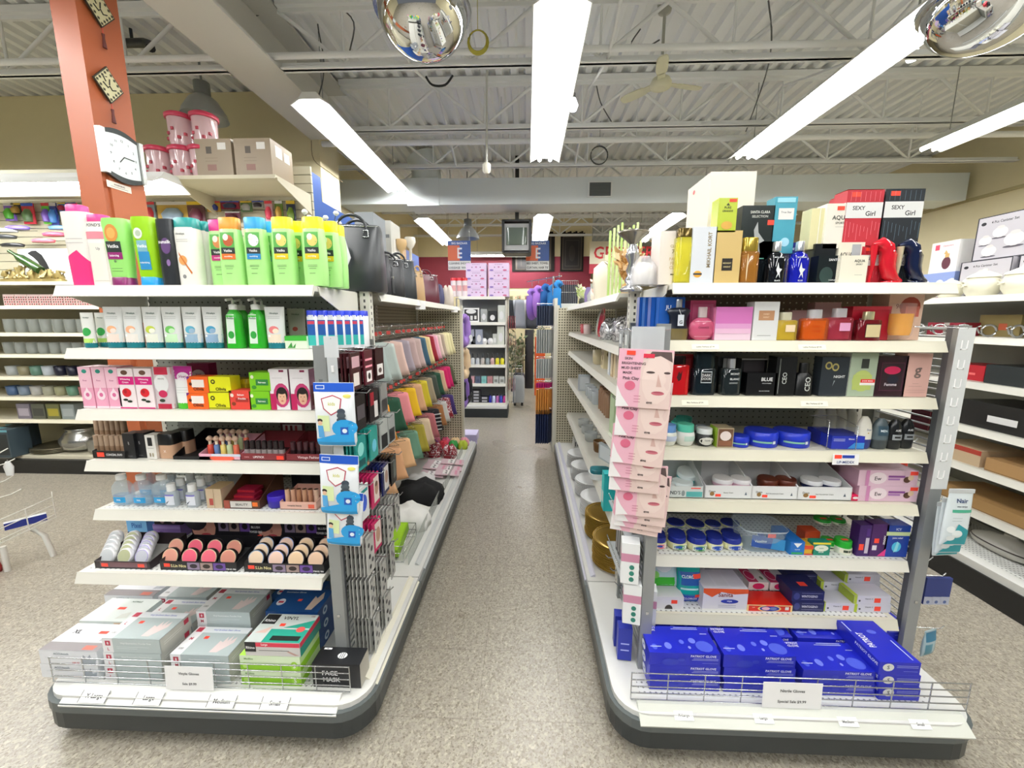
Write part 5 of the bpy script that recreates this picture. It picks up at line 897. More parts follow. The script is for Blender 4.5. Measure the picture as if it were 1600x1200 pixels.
for i in range(6): put(R5, o, 1345-(i//2)*14, 1430-(i//2)*14, 'pale pink soap box, %s row, %s of two' % (['front', 'middle', 'back'][i//2], ['lower', 'upper'][i % 2]), 'pale pink soap boxes', dz=.0585*(i % 2), dy=.0+.088*(i//2), h=0)
# sixth shelf
for i, (x0, x1, lc, dy) in enumerate(((1022, 1045, 'e8788c', .005), (1049, 1078, '2a8a4c', 0), (1080, 1110, '2a8a4c', -.008), (1110, 1135, '2a5ab4', .0), (1136, 1166, '2448b4', .005))):
    for j in range(3 if i < 6 else 1):
        jar(R6, x0-j*1, x1-j*1, 838-j*2, 'e9e8b4', '1c2c8c', 'petroleum jelly jar with dark blue lid, %s, %s row' % (nl(i), ['front', 'second', 'third'][j]), [('r', .16, .08, .92, .52, 'f0f2e8'), ('c', .56, .3, .36, .2, lc), ('c', .45, .32, .2, .1, '1c4ab0')], 'petroleum jelly jars', dy=dy+.008+j*.085, kc=1.08, z1=.55, prof=[(0, .8), (.08, .95), (.3, 1), (.5, 1), (.56, .94)], e=2.6)
b = B(); w = .165; R = [(0, w*.42, .055, 5), (.085, w*.5, .068, 5)]; b.loft(R, G('c8dce8', .3), 24, cap=False); b.loft([(0, w*.42, .055, 5), (.002, w*.42, .055, 5)], G('c8dce8', .4), 24); b.loft([(.083, w*.515, .071, 5), (.088, w*.515, .071, 5)], G('dce8f0', .6), 24, cap=False)
prints(b, [('p', [(.12, .3), (.95, .1), (.95, .62), (.12, .85)], '1c4a9c'), ('t', 'Vaseline', .34, .55, .16, 'e8f0f8', .3), ('p', [(.6, .2), (.95, .1), (.95, .6), (.65, .7)], '2a8ac8'), ('r', .5, .72, .7, .9, REDTAG)], w*.9, .085, .12); o = thing(b, 'clear_tub', 'tub', .136); put(R6, o, 1172, 1228, 'clear plastic tub of small Vaseline jars', h=0)
o = jar(R6, 1180, 1192, 852, 'e4ecf4', '1c3a9c', 'tiny white and blue jar inside the clear tub, first', [], 'tiny jars in the tub', dy=.03, dz=.004)
for i in range(7): put(R6, o, 1178+(i*17) % 46, 1190+(i*17) % 46, 'tiny white and blue jar inside the clear tub, %s' % ORD[i+1], 'tiny jars in the tub', dy=.03+.025*(i % 3), dz=.004+.02*(i//3), h=0, rz=i)
cbx(R6, 1237, 1258, 838, .12, '1c70c8', [('p', [(.2, .9), (.8, .9), (.5, .55)], 'f0f4f8'), ('t', 'VapoRub', .5, .4, .1, 'e8f4f8', .8), ('r', .1, .05, .9, .2, '2aa05a'), ('L', 'r', 0, 0, 1, 1, '2a88d8')], 'long blue vapour rub box', nm='ointment_box')
cbx(R6, 1259, 1272, 843, .05, 'd8a82c', [('r', 0, .6, 1, 1, 'd84a2c'), ('r', 0, 0, 1, .15, 'c83a3a')], 'tiny yellow and red ointment box', nm='ointment_box')
cbx(R6, 1260, 1282, 822, .05, 'c84a28', [('r', 0, .1, 1, .4, 'e8b83a')], 'red ointment box in the second row', nm='ointment_box', dy=.09)
cbx(R6, 1272, 1298, 838, .03, '12806a', [('c', .5, .55, .4, .25, 'e8f0e0'), ('t', 'herbal', .5, .55, .12, '12806a', .6), ('t', 'BALM', .5, .25, .14, 'e8f8f0', .6), ('r', 0, .85, 1, 1, 'e8d840')], 'green herbal balm sachet', nm='balm_sachet')
for i, (x0, x1, dz, dy) in enumerate(((1293, 1315, 0, .03), (1316, 1340, 0, 0), (1283, 1307, .07, .09), (1308, 1330, .07, .09))):
    jar(R6, x0, x1, 838 if not dz else 806, 'e4ead8', '1fa02c', 'green lidded ointment jar, %s' % ['lower left', 'lower right', 'upper left', 'upper right'][i], [('r', .1, .15, .9, .45, 'f0ecd8'), ('r', .25, .22, .9, .4, '2a3a2a'), ('T', 'r', .3, .3, .7, .5, REDTAG)], 'green lidded jars', dz=dz, dy=dy, kc=1.1, z1=.5, prof=[(0, .9), (.1, 1), (.5, .97)])
o = carton('ointment_box', .042, .04, .122, '3a1860', [('r', .1, .2, .5, .4, REDTAG), ('r', .6, .1, .9, .6, 'c8c0d0'), ('r', .6, .65, .9, .9, '4a2478')]); put(R6, o, 1342, 1362, 'tall dark purple ointment box without lettering', h=.1)
o = carton('ointment_box', .058, .04, .128, '42185c', [('t', 'moov', .82, .52, .26, 'f0f0f4', .5, 1), ('r', .2, .42, .5, .56, REDTAG), ('p', [(.5, .02), (.98, .02), (.98, .25)], 'e83a8c'), ('r', .12, .2, .4, .35, 'e8e4ec')]); put(R6, o, 1363, 1387, 'tall purple ointment box lettered moov sideways', h=.1)
cbx(R6, 1387, 1421, 810, .05, '163c9c', [('r', 0, .68, 1, .8, 'cfe0a8'), ('t', 'ICY', .5, .88, .1, 'c8d8f0', .4), ('c', .5, .32, .2, .16, '4ac0e8'), ('p', [(.4, .15), (.5, .5), (.6, .45), (.55, .2)], '9ae4f4'), ('t', 'joint relief', .5, .6, .07, 'e8f0f8', .6)], 'blue medicine box with a pale green band and glowing figure', nm='ointment_box')
# seventh shelf
put(R7, carton('carton_tray', .125, .2, .05, 'e8e6ea', [('c', .55, .0, .12, .35, '3a3430'), ('r', .62, .45, .8, .75, REDTAG)]), 1020, 1066, 'white carton tray under the wet wipes', h=0)
def pouch(w, h, d, c, P, nm, cat='pouch', gl=.12):
    b = B(); R = [(0, w*.48, d*.1, 4), (h*.03, w*.5, d*.2, 3), (h*.2, w*.5, d*.5, 2.6), (h*.6, w*.48, d*.45, 2.6), (h*.9, w*.46, d*.1, 3), (h, w*.47, .002, 4)]; b.loft(R, M(c, gl), 24); prints(b, P, w, h, d, surf_of(R)); return thing(b, nm, cat, d)
o = pouch(.115, .17, .05, 'c4dce0', [('r', 0, 0, 1, .2, '3cb82c'), ('c', .5, .55, .34, .25, 'e8eef0'), ('t', 'HA', .5, .68, .06, 'b03a3a', .3), ('t', 'GOO', .5, .6, .06, 'b03a3a', .3), ('t', 'WIPES', .5, .52, .06, 'b03a3a', .4), ('c', .2, .25, .12, .08, '8ad860')], 'wet_wipes_pack'); put(R7, o, 1020, 1062, 'green and white wet wipes pack leaning back on the white tray', dz=.052, dy=.04, h=.0, rx=-.45)
o = pouch(.095, .165, .06, '1ba8a0', [('r', .05, .42, .9, .72, '1c58a8'), ('t', 'CLOROX', .45, .62, .09, 'f0f4f8', .6), ('r', .6, .58, .95, .68, REDTAG), ('r', .1, .32, .8, .36, 'c8ecf0'), ('r', 0, 0, 1, .22, '2038b0'), ('t', 'CLOROX', .5, .1, .08, 'f0f0f8', .6), ('r', .65, .14, .95, .22, REDTAG)], 'wet_wipes_pack'); put(R7, o, 1064, 1099, 'teal CLOROX wipes pouch with blue foot', dy=.02, h=.0, rx=-.2)
cbx(R7, 1101, 1168, 912, .12, 'e4e2ea', [('p', [(0, 1), (1, 1), (1, .8), (.7, .75), (.4, .85), (.2, .6), (0, .8)], 'e0581c'), ('t', 'Sanita', .5, .72, .26, '7a2410', .6), ('c', .6, .42, .2, .1, '2a3aa0'), ('t', 'Hijab', .6, .42, .1, 'e8e8f8', .3), ('r', .35, .22, .75, .24, '9a98b0'), ('r', .35, .14, .75, .16, '9a98b0'), ('r', 0, 0, 1, .06, 'f0f0ec'), ('T', 'r', .05, .1, .3, .9, 'd4d2da'), ('T', 'r', .35, .1, .6, .9, 'd4d2da'), ('T', 'r', .65, .1, .95, .9, 'd4d2da')], 'white and orange tissue box with swirling script', nm='tissue_box')
cbx(R7, 1120, 1172, 893, .1, 'b4b2ba', [('r', .1, .5, .9, .7, 'd8d8dc')], 'grey tissue carton in the second row', nm='tissue_box', dy=.13)
cbx(R7, 1170, 1238, 935, .08, 'd4281c', [('r', 0, .85, 1, 1, 'f0cc8a'), ('r', 0, 0, .04, 1, 'f0cc8a'), ('r', .96, 0, 1, 1, 'f0cc8a'), ('c', .5, .45, .26, .48, 'f0cc7a'), ('c', .5, .45, .22, .42, '1c2a8c'), ('c', .42, .45, .09, .25, 'e8b0c0'), ('c', .58, .45, .08, .22, '6a7ab0'), ('t', 'SOAP', .15, .6, .14, 'f0d8b0', .14), ('r', .84, .3, .92, .75, 'e8e8e0'), ('r', .42, .8, .6, .95, REDTAG)], 'red and gold soap multipack with blue oval', nm='soap_box')
o = carton('soap_box', .078, .09, .034, 'e4e0dc', [('c', .5, .5, .3, .4, 'c82460')]+[('T', 'r', 0, 0, .5, 1, 'b82c5c'), ('T', 'c', .3, .5, .24, .34, 'e8c8d4'), ('T', 'c', .3, .5, .2, .3, 'c4285c'), ('T', 'c', .8, .3, .08, .12, '6a7a5a')]); 
for i in range(4): put(R7, o, 1170+(i % 2)*34, 1202+(i % 2)*34, 'pink and white wrapped soap bar behind the red multipack, %s' % ['front left', 'front right', 'back left', 'back right'][i], 'wrapped soap bars', dz=.028+.0*i, dy=.085+.095*(i//2), h=0)
o = carton('soap_box', .12, .10, .042, '1c2050', [('t', 'WINTOGENO', .55, .5, .3, 'e8e8f0', .5), ('r', .3, .2, .95, .22, 'a8acc8'), ('r', .3, .8, .95, .82, 'a8acc8'), ('c', .15, .5, .1, .35, '3a4078'), ('T', 'r', .4, .3, .65, .55, REDTAG)])
for i in range(4): put(R7, o, 1238-(i > 1)*10, 1289-(i > 1)*10, 'navy WINTOGENO ointment box, %s' % ['front lower', 'front upper', 'back lower', 'back upper'][i], 'navy ointment boxes', dz=.043*(i % 2), dy=.005+.105*(i//2), h=0)
o = carton('vitamin_box', .135, .075, .034, 'd9d8e4', [('t', 'Vitamin C', .4, .65, .22, '4a4a5a', .4), ('r', 0, 0, .08, 1, 'b8cc3a'), ('c', .15, .4, .03, .12, '4a4a5a'), ('T', 'r', .0, .0, .1, 1, 'b8cc3a'), ('r', .55, .2, .72, .75, REDTAG), ('L', 'r', 0, 0, 1, 1, 'a8bc3a')])
k = 0
for (x0, n_, dy) in ((1288, 1, 0), (1338, 2, 0), (1322, 3, .08), (1284, 2, .08), (1306, 4, .16), (1272, 3, .16)):
    for i in range(n_): put(R7, o, x0, x0+54, 'pale lilac vitamin box, %s pile, %s' % (['front left', 'front right', 'middle right', 'middle left', 'back right', 'back left'][k], nb(i)), 'vitamin boxes', dz=.0345*i, dy=dy+.01, h=0)
    k += 1
# deck: blue nitrile gloves
GD = Sh(1.165, .171)
dots = [('c', .3, .25, .05, .12, '6a78e0'), ('c', .52, .4, .035, .08, '5a68d8'), ('c', .68, .45, .05, .1, '6a78e0'), ('c', .82, .25, .12, .2, '4a5ad0'), ('c', .1, .2, .04, .1, '4a5ad0'), ('c', .6, .2, .02, .05, '8a94e8')]
PG = carton('glove_box', .235, .12, .047, '1a2298', [('t', 'PATRIOT GLOVE', .76, .8, .24, 'f2f4fc', .42), ('r', .62, .58, .97, .61, 'b8c0f0'), ('r', .6, .48, .97, .51, 'b8c0f0'), ('c', .3, .3, .12, .3, '2c38b4'), ('c', .45, .5, .05, .14, '3440b8'), ('r', .75, .25, .97, .27, '8a94e0')]+[('T',)+q for q in dots]+
  [('T', 't', 'PATRIOT', .12, .92, .1, 'f2f4fc', .2), ('T', 't', 'GLOVE', .12, .82, .1, 'f2f4fc', .18), ('T', 'r', .5, .93, .85, .95, 'c8d0f4'), ('T', 'r', .45, .87, .85, .89, 'c8d0f4'), ('T', 'r', .04, .2, .2, .22, 'c8d0f4'), ('T', 'r', .85, .7, .95, .72, 'c8d0f4'), ('L', 'c', .5, .55, .16, .32, 'e8ecf8'), ('L', 't', 'M', .5, .55, .3, '1a2298', .2)], 'glove box', M('2028b4', .3))
PS = carton('glove_box', .13, .185, .047, '1a2298', [('c', .22, .6, .14, .3, 'e4e4dc'), ('t', 'S', .22, .6, .38, '1c1c24', .2), ('r', .42, .72, .95, .75, 'b8c0f0'), ('r', .42, .6, .95, .63, 'b8c0f0'), ('r', .6, .3, .95, .33, '8a94e0'), ('L', 't', 'PATRIOT GLOVE', .72, .7, .3, 'e8ecf8', .5), ('T', 't', 'PATRIOT', .22, .5, .24, 'f2f4fc', .35, 1), ('T', 'r', .05, .7, .08, .95, 'c8d0f4'), ('T', 'c', .6, .7, .12, .05, '5a68d8'), ('T', 'r', .85, .05, .88, .5, 'c8d0f4')], 'glove box', M('2028b4', .3))
def pil(o, x0, x1, dy, n, lb, dx=3):
    for k in range(n): put(GD, o, x0-k*0, x1, 'blue PATRIOT GLOVE box, %s, %s of its stack' % (lb, ['bottom', 'second', 'third'][k] if k < n-1 else 'top'), 'blue nitrile glove boxes', dz=.0475*k, dy=dy, h=0)
for x0, dy, n, lb in ((1014, .012, 3, 'front row left'), (1131, .012, 3, 'front row centre'), (1256, .012, 2, 'front row right'), (1020, .15, 2, 'second row left'), (1131, .15, 2, 'second row centre'), (1242, .15, 2, 'second row right'), (1028, .29, 2, 'back row left'), (1137, .29, 2, 'back row centre'), (1243, .29, 2, 'back row right')): pil(PG, x0, x0+113, dy, n, lb)
pil(PS, 1374, 1442, .002, 3, 'right hand stack marked S on the front'); pil(PS, 1366, 1424, .215, 2, 'right hand back stack marked S')
# ================================================================ LEFT AISLE SIDE
def hangpack(w, h, c, P, name='hanging_pack', cat='packet', t=.003, mat=None, hole=True):
    # face towards +x, hung by the top centre at the origin
    b = B(); b.X = Matrix.Translation((0, 0, -h))@Matrix.Rotation(PI/2, 4, 'Z'); b.box(-w/2, -t/2, 0, w/2, t/2, h, mat or M(c, .25)); prints(b, P, w, h, t); b.X = None
    return thing(b, name, cat, t)
def hooks(par, spots, sx, L=.1):
    for x, y, z in spots:
        b = B(); b.tube([(x, y, z+.003), (x+sx*L, y, z-.001), (x+sx*(L+.012), y, z+.012)], .0022, CHROME, 5); kid(b, 'hook', par)
HK = []
ear = hangpack(.062, .15, 'cfcfca', [('c', .3, .75, .12, .06, '2a2a2c'), ('c', .65, .6, .15, .07, '4a4a50'), ('c', .35, .45, .14, .06, '2a2a30'), ('c', .7, .3, .14, .06, '3a3a40'), ('c', .4, .18, .12, .06, '2c2c30'), ('r', .1, .9, .9, .96, '8a8a88')], 'jewellery_card', 'card', mat=M('d0d0cc', .15, 0, .8))
cards = [ # (row z, list of (y, proto args or shared, label noun))
 (1.315, [(1.31, ('3c1418', [('r', .1, .6, .9, .9, 'c8a0a8'), ('r', .2, .1, .8, .45, 'e0d8d0')]), 'maroon eyelash card'), (1.42, ('541a26', [('r', .1, .7, .9, .76, 'e89aa8'), ('r', .1, .5, .9, .56, 'e89aa8'), ('r', .2, .08, .8, .4, 'f0ece8'), ('c', .5, .24, .15, .1, '2a1c18')]), 'wine red eyelash card'), (1.53, ('301014', [('r', .15, .15, .85, .5, 'e8e4e0'), ('c', .5, .3, .2, .08, '4a3a34')]), 'dark maroon eyelash card')]),
 (1.17, [(1.33, ('181416', [('r', .1, .3, .9, .7, '4a4448')]), 'black hair clip card'), (1.45, ('241c1e', [('r', .1, .5, .5, .9, '8a1424'), ('r', .5, .1, .9, .6, 'd8d4d0')]), 'black and red hair clip card'), (1.56, ('8a8a88', [('r', .1, .1, .9, .5, '2a2a2c')]), 'grey hair clip card')]),
 (1.03, [(1.31, ('1c8a84', [('c', .5, .6, .3, .2, '8ad8d0'), ('r', .1, .1, .9, .3, '0e4a4c')]), 'teal sponge pack'), (1.43, ('2a9a90', [('c', .5, .4, .3, .2, '6ac8e0')]), 'turquoise sponge pack'), (1.54, ('b4b8b4', [('r', .1, .05, .9, .5, '16181a')]), 'clear pack of black bristles'), (1.63, ('a8acaa', [('r', .1, .05, .9, .5, '1a1c1e')]), 'clear pack of black brushes')]),
 (.845, [(1.31, ('e8eaea', [('c', .5, .5, .3, .25, '3a5ac8'), ('r', .1, .8, .9, .9, '1a8a8a')]), 'white and blue pack'), (1.42, ('c02a60', [('r', .25, .12, .95, .92, 'e8d8d0'), ('c', .6, .55, .25, .22, 'b8917c'), ('c', .6, .68, .2, .08, '6a4a3c')]), 'pink boxed stocking pack with a portrait'), (1.53, ('1c2458', [('r', .25, .12, .95, .92, 'd8d4d0'), ('c', .6, .55, .25, .22, 'a88a78')]), 'navy stocking pack with a portrait'), (1.63, ('101112', [('r', .4, .2, .9, .8, '5a5e5a')]), 'black boxed comb')]),
 (.665, [(1.31, 0, 'clear jewellery card'), (1.41, ('c02a60', [('r', .25, .12, .95, .92, 'e8d8d0'), ('c', .6, .5, .25, .25, 'b8917c')]), 'pink stocking pack with a portrait, lower'), (1.52, 0, 'clear jewellery card'), (1.62, 0, 'clear jewellery card')]),
 (.50, [(1.31, 0, 'clear jewellery card'), (1.42, 0, 'clear jewellery card'), (1.53, 0, 'clear jewellery card')]),
 (.335, [(1.33, 0, 'clear jewellery card'), (1.45, 0, 'clear jewellery card')])]
rows_ = ['top', 'second', 'third', 'fourth', 'fifth', 'sixth', 'bottom']
for r_, (z, cs) in enumerate(cards):
    for c_, (y, a, nm) in enumerate(cs):
        p_ = ear if a == 0 else hangpack(.075, min(.123, z-.19), a[0], a[1], 'hanging_pack', t=.006)
        HK.append((-.655, y, z)); n_ = 6 if a == 0 else 5
        for k in range(n_): inst(p_, (-.632+k*.0145, y, z-.007), '%s on the left side rack, %s row, %s, %s on its hook' % (nm, rows_[r_], nf(c_), ['outermost' if k == n_-1 else ORD[n_-1-k]][0]) if False else '%s, %s row, hook %s, %s' % (nm, rows_[r_], nf(c_), 'outermost' if k == n_-1 else ORD[n_-1-k]+' in'), 'packs on the left side rack', rz=random.uniform(-.08, .08))
rk = bpy.data.objects['side_display_rack']; hooks(rk, [(x+.665, y-1.245, z-.171) for x, y, z in HK], 1)
def child_mask_bag(w=.125, h=.20):
    b = B(); n = 8
    R = [(0, w*.46, .004, 3), (h*.08, w*.5, .014, 3), (h*.5, w*.49, .016, 3), (h*.82, w*.5, .01, 3), (h*.84, w*.51, .004, 4), (h, w*.5, .002, 5)]
    b.loft(R, M('e9eef2', .12), 24)
    prints(b, [('r', .0, .86, 1, .995, '1c58c8'), ('r', .06, .9, .28, .96, 'e8f0fc'), ('r', .08, .91, .26, .95, '1c58c8'), ('p', [(.2, .76), (.5, .82), (.72, .76), (.68, .58), (.45, .5), (.26, .6)], 'b03a50'), ('p', [(.23, .75), (.5, .8), (.69, .75), (.655, .59), (.45, .52), (.28, .61)], 'f4f6f4'), ('t', 'kids', .47, .68, .07, 'c8c850', .3), ('r', .1, .25, .4, .5, 'e0f0b8'),
      ('c', .7, .56, .1, .05, '3a4450'), ('c', .7, .5, .11, .05, '465058'), ('c', .7, .43, .12, .05, '3a4450'), ('c', .75, .3, .3, .14, '2a9fe0'), ('p', [(.03, .02), (.97, .02), (.97, .24), (.5, .2), (.03, .12)], '2a9fe0'), ('r', .66, .2, .85, .32, '1c58b8'), ('c', .76, .26, .06, .035, 'e8f4fc'), ('c', .16, .42, .07, .03, '2a2020'), ('c', .16, .38, .06, .035, 'e8c0a0'), ('p', [(.09, .34), (.23, .34), (.25, .15), (.1, .15)], '5aa8e0'), ('c', .85, .8, .1, .03, 'f0e87a')], w, h, .03, surf_of(R))
    return thing(b, 'mask_pack', 'packet', .03)
mb = child_mask_bag(); x, _, z0 = at(517, 536, 1.2); clip = empty('hanging_strip', (x, 1.2, z0)); tag(clip, 'clear plastic clip strip holding the children mask packs', 'hanging strip')
b = B(); b.box(-.022, 0, -.045, .022, .001, .02, G('e6eaec', .75)); b.box(-.016, 0, -.42, .016, .001, -.045, G('dfe4e6', .6)); b.box(-.004, -.002, -.09, .004, 0, -.07, M('f0f0f0')); b.tube([(0, 0, .012), (-.0, .045, .02)], .002, CHROME, 5); kid(b, 'strip', clip)
for i, (px, py, dy, sc) in enumerate(((521, 598, 0, 1), (526, 711, .012, 1), (533, 768, .03, .95))):
    x, y, z = at(px, py, 1.185+dy); inst(mb, (x, y, z-.20*sc), 'blue and white children mask pack on the clip strip, %s' % ['topmost', 'middle', 'lowest'][i], 'children mask packs', scale=sc, ry=.04*i)
# ---- scarves on hangers
def scarf(c, w=.16, h=.25, stripes=None, mat=None, seed=0):
    rnd = random.Random(seed); b = B(); m = mat or M(c, .8, v=.1); n = 10; vs = []
    rows = 7
    for j in range(rows):
        t = j/(rows-1); ww = w*(.86+.22*t); th = .018+.014*t
        for k in range(2*n):
            i = k if k < n else 2*n-1-k; u = i/(n-1); s = -1 if k < n else 1
            vs.append((-ww/2+ww*u+t*t*.02, s*th+math.sin(u*9+seed)*.004*t+rnd.uniform(-.001, .001), -.035-h*t+(math.cos(u*3+seed)*.008 if j == rows-1 else 0)-(0 if j else .012*abs(u-.5)*2)))
    N = 2*n; fs = [(j*N+k, j*N+(k+1) % N, (j+1)*N+(k+1) % N, (j+1)*N+k) for j in range(rows-1) for k in range(N)]
    fs += [tuple(range(N))[::-1], tuple(range((rows-1)*N, rows*N))]; b.add(vs, fs, m, True)
    if stripes:
        for q in range(5): z = -.08-h*.16*q; b.box(-w*.52+.004, -.036-.002*q, z-.006, w*.52, -.033+.06, z, M(stripes, .8))
    o = thing(b, 'scarf', 'scarf', .04)
    b = B(); b.tube([(.017, 0, .042), (.014, 0, .055), (.003, 0, .055), (.0, 0, .02), (-w*.4, 0, -.03), (w*.4, 0, -.03), (0, 0, .02)], .0018, CHROME, 5); kid(b, 'hanger', o)
    b = B(); b.box(-.008, -.003, .0, .008, .003, .018, M('f05048', .4)); kid(b, 'size_tag', o); return o
SC_ = [(1.335, .255, [('a9b7b2', 'sage grey'), ('b7c2bc', 'pale sage'), ('d8b8ac', 'dusty pink'), ('9a8f98', 'grey mauve'), ('b59c98', 'mauve'), ('b8a09a', 'rose taupe'), ('2f5266', 'dark teal'), ('e8d29a', 'pale yellow'), ('8c1024', 'crimson'), ('e8a8bc', 'light pink'), ('d8c0b4', 'blush'), ('a89684', 'taupe'), ('ddd2a8', 'cream'), ('e0d8a8', 'pale cream'), ('d8cfa0', 'ivory')]),
 (1.03, .25, [('e0922c', 'orange'), ('1c4a34', 'bottle green'), ('e88f94', 'salmon pink'), ('e4b81c', 'yellow'), ('d0a07a', 'tan'), ('c8b428', 'mustard'), ('9a8c74', 'khaki taupe'), ('3a4238', 'charcoal green'), ('16442e', 'dark green'), ('d8b090', 'peach beige'), ('c8145c', 'magenta'), ('c41a60', 'hot pink'), ('4e5038', 'olive')]),
 (.745, .25, [('eab98c', 'peach'), ('e2ad82', 'apricot'), ('f0c090', 'light peach'), ('6f9c84', 'sea green'), ('b0a03a', 'olive gold'), ('e8d0b0', 'cream beige'), ('b86a6e', 'dusty rose'), ('1c1a20', 'black striped'), ('a06a3c', 'brown'), ('d4d2cc', 'light grey'), ('8c1c3c', 'maroon patterned'), ('3c2a6a', 'dark violet')])]
rowsn = ['upper', 'middle', 'lower']; GLb = bpy.data.objects['gondola_shelf_unit']
for r_, (z, h, cs) in enumerate(SC_):
    n = len(cs)
    for i, (c, nm) in enumerate(cs):
        o = scarf(c, .15, h*.77, 'c8c8c8' if 'striped' in nm else None, FLOWERY if 'patterned' in nm else None, seed=i+r_*20)
        y = 1.93+(3.72-1.93)*(i/(n-1))**.93+(.03 if r_ == 1 else 0); x = -.768
        inst(o, (x, y, z), '%s scarf on a hanger in the %s row, %s' % (nm, rowsn[r_], nf(i)), 'hanging scarves', rz=.62+random.uniform(-.12, .12), rx=0)
    b = B(); b.tube([(-.76, 1.80, z+.043), (-.76, 3.92, z+.043)], .0028, CHROME, 6); [b.tube([(-1.07, y, z+.045), (-.76, y, z+.045)], .005, CHROME, 5) for y in (1.85, 2.9, 3.88)]; kid(b, 'hanging_rail', GLb)
# extra bare hangers with size tags behind the scarves
b = B(); b.tube([(.017, 0, .042), (.014, 0, .055), (.003, 0, .055), (0, 0, .02), (-.07, 0, -.03), (.07, 0, -.03), (0, 0, .02)], .0018, CHROME, 5); hg = thing(b, 'clothes_hanger', 'hanger', .01); b = B(); b.box(-.009, -.003, 0, .009, .003, .02, M('f0605a')); kid(b, 'size_tag', hg)
for r_ in range(3):
    for i in range(9): inst(hg, (-.768, 2.02+i*.19, SC_[r_][0]-.002), 'thin chrome hanger with red tag, %s row, %s' % (rowsn[r_], nf(i)), 'bare hangers', rz=.5)
# ---- cloth goods on the deck
def heap(w, d, h, mat, seed, name='folded_cloth', cat='cloth'):
    r = random.Random(seed); b = B(); n = 22; R = [(0, 1, 3.2), (.35, 1.02, 3), (.75, .93, 2.8), (.95, .7, 2.5), (1, .35, 2)]; vs = []; fs = []
    for j, (t, k, e) in enumerate(R):
        for i in range(n):
            a = 2*PI*i/n; c, s = math.cos(a), math.sin(a); q = 1/(abs(c)**e+abs(s)**e)**(1/e); f = k*(1+.09*math.sin(i*1.9+seed+j)*(1 if j else .4)+r.uniform(-.05, .05))
            vs.append((w/2*c*q*f, d/2*s*q*f, h*t*(1+.12*math.sin(i*1.3+seed)*(j > 1))))
    for j in range(len(R)-1):
        for i in range(n): fs.append((j*n+i, j*n+(i+1) % n, (j+1)*n+(i+1) % n, (j+1)*n+i))
    fs += [tuple(range(n))[::-1], tuple(range((len(R)-1)*n, len(R)*n))]; b.add(vs, fs, mat, True); return thing(b, name, cat, d)
Z0 = .171
for (x, y, w, d, h, m, lab, nm) in (
 (-.74, 2.28, .30, .26, .10, M('f0efea', .8), 'crumpled white cloth pile on the left deck', 'folded_cloth'),
 (-.74, 2.62, .32, .26, .12, M('0c0c0e', .85), 'crumpled black cloth pile on the left deck', 'folded_cloth'),
 (-.80, 2.86, .22, .16, .08, M('e6e4e2', .6), 'white bagged cloth behind the black pile', 'folded_cloth'),
 (-.86, 3.52, .16, .14, .12, FLOWERY, 'bundle of red flowery fabric', 'fabric_bundle'), (-.70, 3.50, .13, .14, .10, FLOWERY, 'second bundle of red flowery fabric by the deck edge', 'fabric_bundle'),
 (-.92, 3.62, .16, .12, .12, M('4a2030', .8), 'dark plum fabric bundle behind the flowery ones', 'fabric_bundle')):
    inst(heap(w, d, h, m, x*10+y, nm), (x, y, Z0), lab)
o = carton('lime_pack', .16, .20, .05, '8ebe20', [('T', 'r', .05, .1, .95, .95, '9ccc2a'), ('r', .1, .2, .9, .8, 'c8503c')], 'pack'); inst(o, (-.74, 1.99, Z0+.045), 'lime green flat pack in the small wire bin on the left deck', rx=.25)
t = empty('wire_bin', (-.74, 2.0, Z0)); tag(t, 'small wire bin under the lime green pack', 'wire bin')
b = B(); [b.tube([(-.11, -.12, z), (.11, -.12, z), (.11, .12, z), (-.11, .12, z)], .002, CHROME, 5, True) for z in (.004, .05, .09)]; [b.tube([(sx*.11, sy*.12, 0), (sx*.11, sy*.12, .09)], .002, CHROME, 5) for sx in (-1, 1) for sy in (-1, 1)]; b.box(-.11, -.12, .002, .11, .12, .004, G('e8e8e0', .5)); kid(b, 'frame', t)
o = hangpack(.11, .19, 'e8ccd4', [('r', .1, .4, .9, .7, 'f4f0ee'), ('c', .3, .55, .1, .05, '1c1618'), ('c', .65, .55, .1, .05, '1c1618'), ('r', .1, .1, .9, .2, 'd890a8')], 'eyelash_card', 'card', t=.008)
for i in range(6): c = inst(o, (-.86+.12*(i % 2)+.02, 3.02+.11*(i//2), Z0+.035+.008*(i % 3)), 'flat pink eyelash card lying on the left deck, %s' % ORD[i], 'flat eyelash cards', ry=-PI/2+.1, rz=.1*(i % 2))
for i, (c, nm) in enumerate((('8a3aa0', 'purple'), ('d83a4a', 'red'), ('2a8a3c', 'green'), ('b8c83a', 'lime'), ('f090a8', 'pink'), ('e05a80', 'rose'), ('e8c89a', 'beige'), ('f0a4b4', 'pale pink'))):
    o = heap(.09, .09, .07, M(c, .7), i*3, 'hair_scrunchie', 'scrunchie'); inst(o, (-.90+.095*(i % 4), 3.74+.10*(i//4), Z0), '%s fabric scrunchie ball in the deck bin, %s row' % (nm, ['front', 'back'][i//4]), 'scrunchie balls')
b = B(); b.box(-.600, 1.86, .17, -.597, 2.75, .245, G('dfe6df', .4)); tag(b.build('clear_riser'), 'clear plastic riser along the left deck edge', 'riser')
b = B(); b.box(-.600, 2.78, .17, -.597, 3.6, .235, G('dfe6df', .4)); tag(b.build('clear_riser'), 'clear plastic riser along the far half of the left deck', 'riser')
